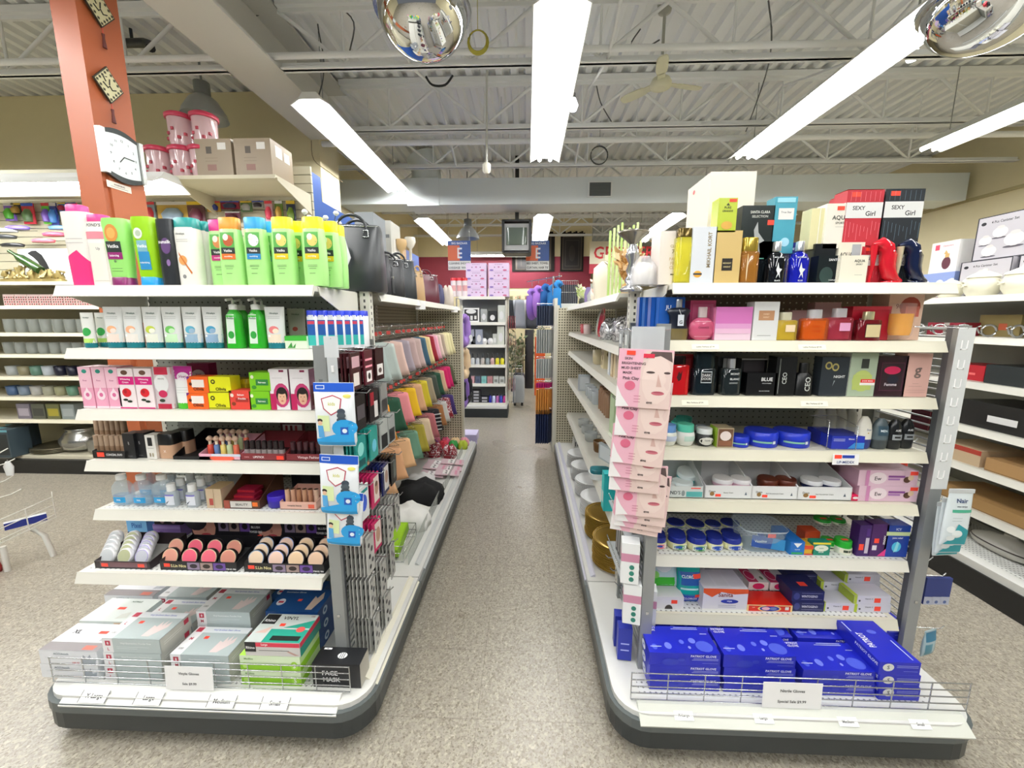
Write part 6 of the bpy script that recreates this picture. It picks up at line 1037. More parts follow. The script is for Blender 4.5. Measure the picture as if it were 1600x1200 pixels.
b = B(); b.tube([(-.98, 3.33, .24), (-.6, 3.33, .24)], .002, CHROME, 5); [b.tube([(x, 3.33, .171), (x, 3.33, .24)], .002, CHROME, 5) for x in (-.98, -.86, -.73, -.6)]; tag(b.build('wire_divider'), 'short wire divider across the left deck before the red fabric', 'divider')
for i in range(2): inst(carton('lilac_box', .28, .22, .085, 'c9c0ea', [('T', 'r', 0, 0, 1, 1, 'dcd4f4')]) if i == 0 else bpy.data.objects['lilac_box'], (-.70+.02*i, 4.3, .0+.086*i+.2*0), 'pale lilac flat box stacked on the floor past the end panel, %s' % ['lower', 'upper'][i], 'lilac floor boxes')
# ---- handbags on the top shelf
def handbag(w, d, h, c, cat='handbag', hw=.5, m=None, tass=False, top=.85):
    b = B(); m = m or M(c, .35); b.loft([(0, w*.47, d*.5, 5), (.012, w*.5, d*.52, 4.5), (h*.5, w*.49, d*.45, 4), (h*.93, w*.47*top/.85, d*.26, 4), (h, w*.45*top/.85, d*.2, 4)], m, 28)
    o = thing(b, 'handbag', cat, d)
    for s in (-1, 1):
        b = B(); pts = [(w*hw*.5*math.cos(a), s*d*.24, h*.93+h*.2*math.sin(a)) for a in [PI*i/10 for i in range(11)]]; b.tube(pts, .006, m, 8); kid(b, 'handle', o)
    b = B(); [b.tube([(sx*w*hw*.5-.008, -d*.3, h*.9), (sx*w*hw*.5-.012, -d*.33, h*.8), (sx*w*hw*.5+.012, -d*.33, h*.8), (sx*w*hw*.5+.008, -d*.3, h*.9)], .003, CHROME, 6, True) for sx in (-1, 1)]; b.tube([(-w*.44, -d*.24, h*.97), (w*.44, -d*.24, h*.97)], .0025, CHROME, 5); kid(b, 'hardware', o)
    if tass: b = B(); b.tube([(w*.12, -d*.5, h*.75), (w*.12, -d*.56, h*.5), (w*.12, -d*.55, h*.1)], [.003, .006, .012], m, 8); b.tube([(w*.12, -d*.56, h*.52), (w*.12, -d*.56, h*.46)], .008, CHROME, 8); kid(b, 'tassel', o)
    return o
zt = 1.531
o = handbag(.235, .20, .275, '26292c'); inst(o, (-.735, 1.76, zt), 'large black leather handbag at the near end of the top shelf', rz=.15)
b = B(); b.tube([(-.02, -.115, .2), (.0, -.125, .13), (-.03, -.13, .06)], .011, M('dfe2e4', .2), 8); kid(b, 'wrapped_strap', o, 'strap wrapped in white film')
inst(handbag(.17, .15, .20, '1e1f26', tass=True), (-.76, 2.0, zt), 'black handbag with silver zip and tassel behind the largest one', rz=.4)
inst(handbag(.20, .16, .21, '17181c', tass=True), (-.775, 2.22, zt), 'black handbag with two tassels, third from the front', rz=.5)
inst(handbag(.22, .16, .24, '1c2126', hw=.4), (-.79, 2.47, zt), 'black slouching handbag with a pointed side, fourth from the front', rz=.6)
inst(handbag(.05, .17, .20, '8a3a30'), (-.77, 2.67, zt), 'narrow red brown bag squeezed between black and tan bags', rz=.6)
inst(handbag(.09, .17, .21, 'b39468'), (-.765, 2.8, zt), 'tan brown handbag left of the burgundy one', rz=.6)
inst(handbag(.21, .20, .22, '4a1422', hw=.4, m=M('4f1626', .3)), (-.79, 3.12, zt), 'shiny burgundy handbag near the far end of the top shelf', rz=.55)
for i, c in enumerate(('c8c4c0', '3a3a5c', 'd8ccc0')): inst(heap(.1, .09, .17, M(c, .6), i, 'small_pouch', 'pouch'), (-.84+.06*i, 3.42+.14*i, zt), '%s small pouch at the far end of the handbag shelf' % ['grey', 'navy', 'cream'][i])
# card price holders
for i, (px, py, Y) in enumerate(((651, 473, 2.45), (706, 488, 3.6))): x, y, z = at(px, py, Y); card('price_flag', [], -.645, Y, 1.475, .06, .05, 'blank white price flag on the handbag shelf edge, %s' % ['nearer', 'farther'][i]).rotation_euler = (0, 0, .4)
# cotton flowers behind the shampoo
t = empty('flower_stems', (-.86, 1.72, zt)); tag(t, 'white cotton flower stems between the shampoo and the black handbag', 'flowers')
b = B(); rr2 = random.Random(3); tips = [(rr2.uniform(-.10, .10), rr2.uniform(-.05, .1), rr2.uniform(.20, .33)) for _ in range(12)]
for p_ in tips: b.tube([(0, 0, 0), (p_[0]*.4, p_[1]*.4, p_[2]*.6), p_], .0015, M('2a3a1c', .7), 4)
kid(b, 'stem', t)
for p_ in tips: b = B(); b.lathe([(.002, -.01), (.01, -.004), (.012, .002), (.007, .01)], M('f0f0ea', .8), 8, off=p_); kid(b, 'flower', t)
# ================================================================ RIGHT AISLE SIDE
def mask(w=.155, h=.175):
    b = B(); b.loft([(0, w/2, .0015, 6), (h*.5, w/2, .004, 5), (h, w/2, .0015, 6)], M('eec2cc', .3), 24)
    prints(b, [('r', .01, .01, .45, .99, 'ecb6c8'), ('p', [(.0, .0), (.25, .02), (.1, .2), (.0, .38)], 'f2f0f0'), ('p', [(.42, .0), (.99, .0), (.99, .95), (.5, .98), (.42, .7)], 'e8cfc8'), ('c', .72, .5, .27, .42, 'eed8d0'), ('p', [(.5, .85), (.6, .97), (.95, .97), (.98, .8), (.75, .92)], '5a4a48'), ('c', .6, .62, .08, .02, '4a3a38'), ('c', .9, .62, .06, .02, '4a3a38'), ('p', [(.74, .6), (.82, .38), (.72, .38)], 'd8b4aa'), ('c', .76, .27, .12, .035, 'c8707c'), ('c', .76, .285, .1, .012, 'a85060'), ('r', .45, .86, .65, .93, 'd8304a'),
      ('t', 'SKIN', .18, .84, .06, '4a3a40', .2), ('t', 'BRIGHTENING', .28, .76, .06, '4a3a40', .5), ('t', 'MUD SHEET', .24, .68, .06, '4a3a40', .4), ('t', 'MASK', .18, .60, .06, '4a3a40', .2), ('t', 'Pink Clay', .25, .5, .07, '3a2a30', .35), ('c', .24, .38, .1, .08, 'd86a88'), ('r', .33, .2, .45, .21, 'c87890'), ('r', .33, .15, .45, .16, 'c87890'), ('r', .33, .1, .45, .11, 'c87890'), ('t', 'eve', .62, .1, .07, '2a2224', .15), ('r', .14, .9, .3, .97, REDTAG)], w, h, .008, surf_of([(0, w/2, .0015, 6), (h*.5, w/2, .004, 5), (h, w/2, .0015, 6)]))
    return thing(b, 'face_mask_packet', 'packet', .006)
mk = mask(); x, y, z = at(1030, 510, 1.24)
st = empty('hanging_strip', (x-.03, 1.245, z)); tag(st, 'clear plastic clip strip carrying the pink face mask packets', 'hanging strip')
b = B(); b.box(-.05, 0, -.10, .05, .0015, 0, G('dfe4e6', .55)); b.box(-.014, .1-.1, -.60, .014, .0012, -.1, G('dfe4e6', .5)); b.tube([(.05, .0, -.01), (.075, .03, -.01)], .002, CHROME, 5); kid(b, 'strip', st)
for i, (px, py, a) in enumerate(((1003, 637, .03), (1000, 683, .05), (994, 726, .07), (990, 748, .05), (990, 768, .03), (1000, 806, .0), (1001, 818, .06), (996, 826, .08), (990, 832, .10))):
    x, y, z = at(px, py, 1.185+.0095*i); inst(mk, (x, y, z), 'pink SKIN BRIGHTENING MUD SHEET MASK packet on the strip, %s' % nt_(i), 'face mask packets', ry=a, rz=-.15)
# things on the right cap's aisle rack, facing the aisle (-x)
def inw(o): return o
wl = carton('cosmetic_box', .06, .05, .15, 'eef0f0', [(f, 'r', 0, .55, 1, .75, 'c88aa4') for f in 'fL']+[(f, 'c', .6, k, .14, .06, '2a7a6a') for f in 'f' for k in (.42, .27, .12)])
wl2 = carton('cosmetic_box', .05, .04, .13, '1c2c9c', [('r', .2, .3, .8, .34, 'b8c0f0'), ('r', .2, .5, .8, .54, 'b8c0f0')], 'box')
bl2 = carton('cosmetic_box', .045, .03, .15, '3a3c3e', [('r', .2, .1, .4, .9, 'b8b8b4'), ('r', .55, .1, .75, .9, 'a8a8a4')], 'box')
for i, (px, py, Y) in enumerate(((983, 850, 1.30), (986, 912, 1.30), (1010, 918, 1.36))):
    x, y, z = at(px, py+55, Y); inst(wl, (x, y, z), 'white and mauve boxed cosmetic with green dots on the right side rack, %s' % ['upper', 'lower left', 'lower right'][i], 'mauve cosmetic boxes', rz=-.2)
for i in range(2): inst(wl2, (.37, 1.33+.06*i, .176), 'small dark blue box on the deck under the right side rack, %s' % nf(i), 'small blue boxes', rz=-.1)
for i in range(6): inst(bl2, (.395, 1.37+.034*i, .66+.0*i), 'slim black and silver boxed pencil on the right side rack, %s' % nf(i), 'slim black boxes', rz=-PI/2+.1)
for i in range(6): inst(bl2, (.395, 1.37+.034*i, .47), 'slim black and silver boxed pencil on the lower right side rack, %s' % nf(i), 'slim black boxes', rz=-PI/2+.1)
R2o = bpy.data.objects['side_display_rack.001']
for z in (.655, .465): b = B(); b.box(-.075, .03, z-.171-.006, -.012, .34, z-.171, G('dfe4e6', .5)); b.tube([(-.075, .03, z-.171+.03), (-.075, .34, z-.171+.03)], .002, CHROME, 5); kid(b, 'tray', R2o)
hooks(R2o, [(0, .05+.09*i, z-.171) for z in (1.38, 1.1, .85, .4) for i in range(4)], -1, .07)
gp = hangpack(.05, .13, '9aa0a0', [('r', .1, .1, .9, .5, '2c2e30'), ('r', .2, .6, .8, .9, 'd8dcdc')], mat=M('b8bcbc', .15, 0, .8)); 
for r_, z in enumerate((1.375, 1.095, .845)):
    for i in range(4):
        for k in range(3): inst(gp, (.412-.02*k, 1.335+.09*i, z), 'clear accessory pack on the right side rack, %s row, hook %s, %s' % (['top', 'middle', 'lower'][r_], nf(i), ['inner', 'middle', 'outer'][k]), 'clear accessory packs', rz=PI)
# outer right rack
t = empty('hanging_strip', (*at(1512, 516, 1.33)[:2], at(1512, 516, 1.33)[2])); tag(t, 'long translucent clip strip hanging from the outer right rack', 'hanging strip')
b = B(); b.box(-.026, 0, -.53, .026, .0015, .01, G('e4e8e8', .85)); 
for k in range(8): b.box(-.012, -.001, -.06-.062*k, -.009, 0, -.03-.062*k, M('ffffff')); b.box(.006, -.001, -.06-.062*k, .009, 0, -.03-.062*k, M('ffffff')); b.box(-.012, -.001, -.06-.062*k, .009, 0, -.057-.062*k, M('ffffff'))
b.tube([(0, 0, .008), (-.05, .03, .01), (-.12, .05, .012)], .0025, CHROME, 5); kid(b, 'strip', t)
nr = pouch(.085, .20, .02, 'dfe9ec', [('r', 0, .93, 1, 1, 'c8cccc'), ('t', 'Nair', .55, .8, .1, '1c3a6a', .6), ('t', 'wax strips', .55, .7, .04, '3a4a5a', .5), ('r', .2, .6, .95, .65, '4aa88a'), ('r', .25, .5, .6, .505, '8a9a9a'), ('r', .25, .45, .6, .455, '8a9a9a'), ('p', [(.5, .4), (.95, .28), (.95, .02), (.1, .02), (.3, .12)], '2a9aa4'), ('c', .25, .3, .15, .06, 'eef4f4'), ('c', .5, .22, .2, .07, 'e8f0f0'), ('c', .3, .14, .16, .05, 'eef4f4')], 'wax_strip_packet', 'packet')
for i, (px, py, dy, lb) in enumerate(((1487, 850, 0, 'front'), (1480, 862, .02, 'middle'), (1476, 866, .04, 'back'))): x, y, z = at(px, py, 1.31+dy); inst(nr, (x, y, z), 'pale blue Nair wax strips packet on the outer right rack, %s' % lb, 'wax strip packets', ry=-.04*i)
o = carton('blue_blister_pack', .032, .012, .11, '2c3a78', [('r', 0, 0, 1, .3, 'b8bccc'), ('c', .5, .1, .2, .06, '5a6a9a')], 'packet')
for i in range(3): x, y, z = at(1447+i*13, 942, 1.45); inst(o, (x, y, z), 'slim navy blister pack on the outer right rack hook, %s' % nl(i), 'navy blister packs')
x, y, z = at(1448, 1022, 1.45); inst(pouch(.07, .11, .02, 'b8d0d8', [('r', .1, .6, .9, .95, '3a7a9a'), ('r', .1, .1, .6, .5, '5a94a8')], 'blue_refill_pack', 'packet'), (x, y, z), 'pale blue clear pack hanging low on the outer right rack', rz=.3)
R3o = bpy.data.objects['side_display_rack.002']
for px, py, dz in ((1450, 942, .11), (1448, 1022, .11)): x, y, z = at(px, py, 1.45); hooks(R3o, [(0, y-1.38+.004, z+dz-.171+.005)], 1, x-1.432+.04)
hooks(R3o, [(0, y, z) for y in (.05, .18) for z in (1.1, .78, .6, .36)], 1, .08)
# ---- small packs behind the grid, inner side of outer right rack
o = hangpack(.07, .1, '5a1826', [('r', .1, .1, .9, .4, 'c8a8b0')], 'hanging_pack')
for i in range(6): inst(o, (1.46+.012*i, 1.50, 1.12-.0*i), 'dark red card pack on the outer side of the right rack, %s' % ORD[i], 'dark red card packs')
# ---- decor on the top shelf of the right gondola
zt = 1.531
def put3(o, px, py, Y, z, lab, grp=None, rz=0, sc=None): x = at(px, py, Y)[0]; return inst(o, (x, Y, z), lab, grp, rz=rz, scale=sc)
b = B(); b.lathe([(.045, 0), (.05, .012), (.02, .03), (.03, .05), (.018, .07), (.026, .09), (.016, .12), (.03, .15), (.022, .18), (.014, .2)], M('b8bac0', .2, .9), 20)
o = thing(b, 'candle_stand', 'candle stand', .1); b = B(); b.lathe([(.014, .198), (.03, .215), (.062, .24), (.068, .25), (.06, .247), (.02, .218)], M('8f8a80', .25, .8), 24); kid(b, 'bowl', o); put3(o, 987, 430, 1.72, zt, 'tall silver candle stand with wide bowl at the corner of the right shelf', sc=.95)
o2 = dup(o); inst(o2, (.60, 1.86, zt), 'second silver candle stand half hidden behind the first')
def vase(h, r, c, nm, m=None): b = B(); b.lathe([(r*.6, 0), (r, h*.25), (r*.95, h*.5), (r*.45, h*.8), (r*.55, h)], m or M(c, .35), 18); return thing(b, nm, 'vase', 2*r)
def plant(x, y, z, n, h, sp, cols, lab, nm, leaf=.05, seed=1, thick=.002, wd=.014):
    r = random.Random(seed); t = empty(nm, (x, y, z)); tag(t, lab, 'decor plant'); bs = B(); bl = B()
    bs.lathe([(.02, 0), (.028, .03), (.018, .06)], M(cols[0], .5), 12)
    for i in range(n):
        a = r.uniform(0, 2*PI); q = r.uniform(.2, 1)*sp; H = h*r.uniform(.7, 1); tip = (math.cos(a)*q, math.sin(a)*q, H); bs.tube([(0, 0, .04), (tip[0]*.4, tip[1]*.4, H*.55), tip], thick, M(cols[1], .5), 4)
        for k in range(7):
            f = .45+.55*k/6; p = Vector((tip[0]*f, tip[1]*f, H*f)); d = Vector((r.uniform(-1, 1), r.uniform(-1, 1), .6)).normalized()*leaf; s = d.cross(Vector((r.uniform(-1, 1), r.uniform(-1, 1), .2))).normalized()*wd
            bl.add([p, p+d*.5+s, p+d, p+d*.5-s], [(0, 1, 2, 3)], M(cols[2+k % (len(cols)-2)], .5))
    kid(bs, 'stem', t); kid(bl, 'leaf', t); return t
plant(.49, 2.05, zt, 16, .21, .07, ('c8a060', 'c89a58', 'd8b078', 'b88a4a', 'e4c89a'), 'copper coloured artificial leaf plant on the right top shelf', 'artificial_plant', seed=4)
plant(.52, 2.45, zt, 12, .26, .07, ('e8e2cc', 'd8d0a8', 'efe9d6', 'e4dcc0'), 'cream artificial flower spray on the right top shelf', 'artificial_plant', seed=5, wd=.022)
plant(.47, 2.75, zt, 8, .15, .06, ('e8d8c8', 'e0a090', 'f0d0c0', 'e8b8a0'), 'small peach artificial flowers near the shelf edge', 'artificial_plant', seed=6)
plant(.46, 3.45, zt, 10, .14, .05, ('2a3020', 'd8e0b0', 'f0f2d8', 'c8d890'), 'white and green artificial flowers at the far end of the right top shelf', 'artificial_plant', seed=8)
for i in range(9): b = B(); b.tube([(0, 0, 0), (0, 0, .33+.02*(i % 4))], .0065, M('d4e8a4' if i % 3 else 'bcdc80', .4), 8); o = thing(b, 'candle_stick', 'candle', .01); put3(o, 953+i*6, 380, 2.15+.03*(i % 4), zt, 'tall pale green taper stick behind the copper plant, %s' % nl(i), 'green taper sticks')
o = vase(.13, .05, 'f0ead8', 'ceramic_vase'); put3(o, 935, 425, 2.9, zt, 'cream ceramic vase left of the copper leaf plant')
b = B(); b.loft([(0, .07, .04, 3), (.1, .09, .05, 2.5), (.2, .085, .05, 2.2), (.24, .04, .03, 2)], M('efe8d4', .5), 20); put3(thing(b, 'cream_bust', 'ornament', .1), 950, 400, 2.6, zt, 'bulky cream ornament behind the peach flowers')
b = B(); b.lathe([(.03, 0), (.035, .06), (.01, .1), (.012, .14)], G('c8ccc4', .6), 14); o = thing(b, 'glass_bottle', 'bottle', .06); put3(o, 925, 445, 3.0, zt, 'clear glass bottle with white tag on the right top shelf'); b = B(); b.box(-.015, -.037, .05, .015, -.036, .1, M('f4f4f0')); kid(b, 'tag', o)
b = B(); b.loft([(0, .03, .03, 2), (.08, .035, .03, 2), (.13, .02, .02, 2)], M('7a6a9a', .6), 14); put3(thing(b, 'lilac_figurine', 'figurine', .06), 921, 425, 3.2, zt, 'small lilac figurine near the far end of the right top shelf')
# ---- shelf goods facing the aisle
def plate(c, rim, r=.12): b = B(); b.lathe([(r*.5, 0), (r*.62, .004), (r, .018), (r*.98, .021), (r*.6, .009), (0.001, .007)], M(c, .2), 28, cap=False); b.lathe([(r*.9, .0185), (r, .0215)], M(rim, .25), 28, cap=False); return thing(b, 'dinner_plate', 'plate', 2*r)
def stack(o, x, y, z, n, lab, grp, dz=.009, key='stack'):
    for k in range(n): inst(o, (x+random.uniform(-.003, .003), y, z+dz*k), '%s, %s' % (lab, nb(k) if k < n-1 else 'topmost'), grp)
pl = plate('eef0f0', 'dfe2e2', .125); gp_ = plate('9a7b34', 'b8953f', .13)
gp_.data.materials[0].node_tree.nodes['Principled BSDF'].inputs['Metallic'].default_value = .5
for i, y in enumerate((2.46, 2.74, 3.02, 3.31)): stack(pl, .478, y, Z0, 12, 'white dinner plate, %s stack from the front' % ORD[i], 'white dinner plates')
for i, (y, n_) in enumerate(((1.92, 14), (2.19, 14))): stack(gp_, .478, y, Z0, n_, 'gold charger plate, %s stack' % ['nearer', 'farther'][i], 'gold charger plates', .0095)
t = empty('wire_basket', (.60, 3.85, Z0)); tag(t, 'small white slotted basket on the deck before the pegboard end', 'basket'); b = B(); b.box(-.13, -.07, 0, .13, .07, .006, WHITE); [b.box(-.13, s*.07-.003, 0, .13, s*.07+.003, .08, WHITE) for s in (-1, 1)]; [b.box(s*.13-.003, -.07, 0, s*.13+.003, .07, .08, WHITE) for s in (-1, 1)]; [b.box(-.12+.02*k, -.0745, .02, -.112+.02*k, -.073, .065, M('2a2c2c')) for k in range(12)]; kid(b, 'body', t)
def cup(c, r=.035, h=.08, m=None): b = B(); b.lathe([(r*.75, 0), (r*.9, .01), (r, h), (r*.92, h), (r*.8, .015), (0.001, .012)], m or M(c, .3), 18, cap=False); o = thing(b, 'mug', 'mug', 2*r); b = B(); b.tube([(r*.9, 0, h*.75), (r*1.5, 0, h*.7), (r*1.5, 0, h*.35), (r*.85, 0, h*.25)], .004, m or M(c, .3), 6); kid(b, 'handle', o); return o
s2, s3, s4, s5 = 1.2955, 1.1105, .8405, .4905
inst(cup('b84a50'), (.50, 3.55, s2), 'red patterned mug at the far end of the second shelf'); inst(cup('c8b4b0'), (.50, 3.35, s2), 'pale mug next to the red one on the second shelf')
b = B(); b.X = Matrix.Rotation(-PI/2+.15, 4, 'Y')@Matrix.Translation((.1, 0, 0)); b.lathe([(.001, 0), (.05, .002), (.1, .014), (.098, .016), (.05, .005), (.001, .003)], M('b8122c', .2), 28, cap=False); b.X = None; o = thing(b, 'display_plate', 'plate', .02); inst(o, (.50, 2.75, s2), 'round crimson plate stood on edge on the second shelf')
b = B(); b.X = Matrix.Rotation(-PI/2+.15, 4, 'Y')@Matrix.Translation((.1, 0, 0)); b.lathe([(.001, 0), (.05, .002), (.1, .014), (.098, .016), (.05, .005), (.001, .003)], M('d4dcd0', .2), 28, cap=False); b.X = None; inst(thing(b, 'display_plate', 'plate', .02), (.53, 3.0, s2), 'round pale green plate stood on edge behind the crimson one')
for i, (x, y, h, w_) in enumerate(((.56, 2.25, .13, .16), (.58, 1.98, .2, .2), (.52, 2.5, .12, .13))): inst(heap(w_, .16, h, FOIL, i+40, 'film_wrapped_gift', 'gift'), (x, y, s2), 'gift wrapped in crinkled clear film on the second shelf, %s' % ['middle', 'nearest and tallest', 'farthest'][i], 'film wrapped gifts')
inst(carton('decor_box', .10, .09, .13, 'd8cca4', [(f, 'c', a, c, .12, .12, '6a5a34') for f in 'fL' for a, c in ((.3, .7), (.6, .5), (.4, .25), (.75, .75))]), (.53, 2.55, s3), 'cream box with brown scrollwork on the third shelf')
inst(cup('b4a888', .045, .10), (.50, 2.78, s3), 'cream canister mug beside the scrollwork box'); inst(carton('decor_box', .07, .06, .12, 'c88a5a', []), (.56, 2.38, s3), 'copper coloured box behind the scrollwork box')
for i in range(5): inst(carton('gift_box', .06, .05, .14, ['e8ecf0', 'd8d4c8', 'e8dcc8', 'c8b08a', 'd8e0e8'][i], [('L', 'r', .1, .1, .9, .9, ['f4f6f8', 'b8a888', 'e4d0a8', 'e8d8b8', 'eef2f4'][i])]), (.49, 1.95+.075*i, s3), '%s boxed gift on the third shelf, %s' % (['white', 'beige', 'cream', 'tan', 'pale blue'][i], nf(i)), 'boxed gifts')
inst(carton('gift_box', .07, .11, .2, 'b4d0a0', [('L', 'r', .1, .05, .9, .95, 'c4dcb4'), ('r', .1, .1, .9, .9, 'd4c88a')]), (.47, 2.0, s4), 'tall pale green box on the fourth shelf'); inst(carton('gift_box', .07, .10, .17, 'cadcc0', [('L', 'r', .1, .05, .9, .95, 'e4ecd8')]), (.5, 2.14, s4), 'pale green and gold box behind the tall one on the fourth shelf')
b = B(); b.lathe([(.02, 0), (.022, .12), (.014, .13), (.016, .15)], M('8a6a50', .4), 12); o = thing(b, 'perfume_flacon', 'bottle', .04)
for i in range(5): inst(o, (.49, 2.34+.06*i, s4), 'brown glass flacon on the fourth shelf, %s' % nf(i), 'brown flacons')
for i in range(4): inst(cup('', .035, .09, G('d8e0e4', .45)) if i == 0 else bpy.data.objects[GLN], (.48, 2.72+.1*i, s4), 'clear glass mug on the fourth shelf, %s' % nf(i), 'clear glass mugs'); GLN = [o.name for o in C.objects if o.name.startswith('mug') and 'clear glass mug' in str(o.get('label'))][0]
inst(carton('gift_box', .09, .05, .13, 'd4dce4', [('L', 'r', .1, .1, .9, .9, 'b8c4d4'), ('r', .1, .1, .9, .9, 'e8eef4')]), (.47, 3.25, s4), 'pale blue boxed glass set at the far part of the fourth shelf')
inst(heap(.12, .13, .08, FOIL, 77, 'film_wrapped_gift', 'gift'), (.50, 2.05, s5), 'film wrapped gift on the lowest shelf'); inst(cup('6a4a24', .045, .08), (.52, 2.75, s5), 'amber and brown bowl mug on the lowest shelf')
o = bottle('teal_container', .13, .055, .10, 'e4eaea', [(0, .9), (.5, 1), (.6, 1)], (.55, 1, .9, .9, '1c6a74', 4), e=4, cat='container', cap_name='lid'); inst(o, (.44, 2.28, s5), 'white food container with teal lid at the edge of the lowest shelf')
inst(carton('gift_box', .10, .06, .19, '28b8bc', [('L', 'r', .05, .05, .95, .95, '3ad0d0'), ('L', 'r', .2, .2, .8, .5, 'e8f0f0')]), (.40+.03, 1.88, s5-.12+.12), 'bright turquoise tall box on the lowest shelf behind the face masks')
for i in range(3): inst(cup('', .05, .07, G('d4dad8', .5)) if i == 0 else bpy.data.objects[GL2], (.50, 3.0+.2*i, s5), 'clear glass bowl mug on the lowest shelf, %s' % nf(i), 'glass bowls'); GL2 = [o.name for o in C.objects if 'clear glass bowl' in str(o.get('label'))][0]
inst(carton('frame_box', .16, .02, .11, 'b8c4c8', [('r', .1, .1, .9, .9, 'dce4e8')]), (.53, 2.55, s5), 'pale grey flat tray standing on the lowest shelf', rz=-1.2)
# ---- far right shelving goods
xe = 2.46
def cani(r, h, lab, y, x=2.52, z=1.5455):
    b = B(); b.lathe([(r*.75, 0), (r, h*.2), (r*1.02, h*.45), (r*.85, h*.68), (r*.8, h*.7)], M('efecd6', .3), 24)
    for k in range(9): a = PI+.9*math.sin(k*2.1); b.loft([(0, .012, .012), (.008, .008, .008)], M('e2dcc0', .4), 8, off=(math.cos(a)*r*.95, math.sin(a)*r*.95+.02*math.cos(k), h*.25+h*.035*k))
    o = thing(b, 'canister', 'canister', 2*r); b = B(); b.lathe([(r*.95, h*.68), (r*.9, h*.75), (r*.3, h*.9), (r*.12, h*.93), (r*.16, h*.97), (r*.1, h)], M('f2efdc', .3), 24); kid(b, 'lid', o)
    for s in (-1, 1): b = B(); b.tube([(s*r*.95, 0, h*.5), (s*r*1.3, 0, h*.55), (s*r*.95, 0, h*.3)], .005, M('efecd6', .3), 6); kid(b, 'handle', o)
    return inst(o, (x, y, z), lab, 'cream canisters', rz=-1.2)
for i, (y, r, h) in enumerate(((2.86, .055, .085), (2.70, .06, .09), (2.54, .055, .115), (2.37, .07, .15), (2.19, .07, .15))): cani(r, h, 'cream ceramic lidded canister on the far right top shelf, %s from the far end' % ORD[i], y)
def cset(w, h, sc): return carton('canister_set_box', w, .14, h, 'c9c6cc', [('r', 0, 0, 1, 1, '2a2a34'), ('r', .02, .02, .98, .98, 'c9c6cc'), ('t', '4 Pcs Canister Set', .5, .85, .08, '2a2a30', .5), ('c', .12, .84, .05, .04, '1a1a20')]+[q for cx, cy, s in ((.2, .45, .12), (.45, .6, .14), (.3, .2, .14), (.72, .4, .18)) for q in (('c', cx, cy-s*.9, s, s*.15, '5a5660'), ('c', cx, cy, s, s*.85, 'e9e6e4'), ('c', cx, cy+s*.8, s*.5, s*.25, 'dedad8'))]+[('L', 'r', 0, 0, 1, 1, '1c1c3a')], 'box')
# boxes face -x : rotate -90deg
cb = cset(.26, .21, 1); inst(cb, (2.68, 2.46, 1.5455), 'grey 4 Pcs Canister Set box, lower one of the stack', 'canister set boxes', rz=-PI/2); inst(cb, (2.70, 2.42, 1.7565), 'grey 4 Pcs Canister Set box, upper one of the stack', 'canister set boxes', rz=-PI/2, scale=(1.05, 1, 1.15)); inst(cb, (2.68, 2.17, 1.5455), 'grey 4 Pcs Canister Set box at the right edge of the photo', 'canister set boxes', rz=-PI/2)
inst(carton('canister_set_box', .28, .14, .165, '8fa2d8', [q for cx, s in ((.15, .1), (.4, .13), (.7, .15), (.92, .12)) for q in (('c', cx, .3, s, .26, 'e8ecf4'), ('c', cx, .6, s*.6, .14, 'dfe4f0'), ('c', cx, .3, s*.2, .07, '7a84a8'))]+[('r', .5, .03, .9, .08, 'c87a8a')], 'box'), (2.68, 2.76, 1.5455), 'blue box picturing white jars on the far right top shelf', rz=-PI/2)
inst(carton('coffee_pot_box', .17, .13, .19, 'f0eeea', [('r', .14, .75, .3, .92, 'e0506a'), ('t', 'Classicware', .6, .86, .07, 'e08a9a', .5), ('c', .62, .3, .16, .2, '5a2434'), ('r', .55, .48, .7, .6, 'd8b070'), ('p', [(.5, .6), (.56, .72), (.66, .58)], 'd8b070')], 'box'), (2.69, 2.72, 1.712), 'white box picturing a coffee pot stacked on the blue box', rz=-PI/2)
o = carton('glassware_box', .12, .12, .10, '7a7c84', [('r', .1, .1, .9, .9, '4a3a44')]); 
for i in range(4): inst(o, (2.72, 3.1+.02*i-.0, 1.5455+.101*i), 'grey glassware box at the far end of the right top shelf, %s' % nb(i), 'grey glassware boxes', rz=-PI/2)
def platter(y, z, lab, c='c9c7be'):
    b = B(); b.loft([(0, .1, .055, 2.2), (.02, .16, .085, 2.2), (.045, .17, .09, 2.2)], M(c, .25), 28); o = thing(b, 'casserole_dish', 'dish', .18); b = B(); b.loft([(.046, .168, .088, 2.2), (.052, .168, .088, 2.2)], M('3a3230', .3), 28); b.loft([(.052, .165, .086, 2.2), (.085, .09, .05, 2.2), (.095, .03, .02, 2.2), (.108, .03, .014, 2.2)], M('d4d3cd', .25), 28); kid(b, 'lid', o, 'white lid with dark rim'); return inst(o, (2.60, y, z), lab, 'lidded casserole dishes', rz=PI/2)
platter(2.08, .3905-.219, 'white oval lidded casserole dish on the far right bottom deck, nearer'); platter(2.46, .3905-.219, 'white oval lidded casserole dish on the far right bottom deck, farther')
def gb(c, P, w, d, h, y, z, lab, nm='gift_box', x=2.62): inst(carton(nm, w, d, h, c, P), (x, y, z), lab, rz=-PI/2)
gb('a090a4', [('t', 'Corelle', .4, .75, .2, '3a2a3a', .5), ('r', .2, .15, .7, .4, 'e8e0e4'), ('r', .3, .2, .5, .35, 'a83a4a')], .3, .2, .12, 1.72, .1715, 'mauve boxed dish set on the far right bottom deck')
gb('c8b090', [('r', 0, .7, 1, 1, 'a8392c'), ('r', .1, .2, .4, .6, 'e8e0d8')], .24, .25, .09, 2.3, .6205, 'tan box with red lid stripe on the far right shelf', x=2.6)
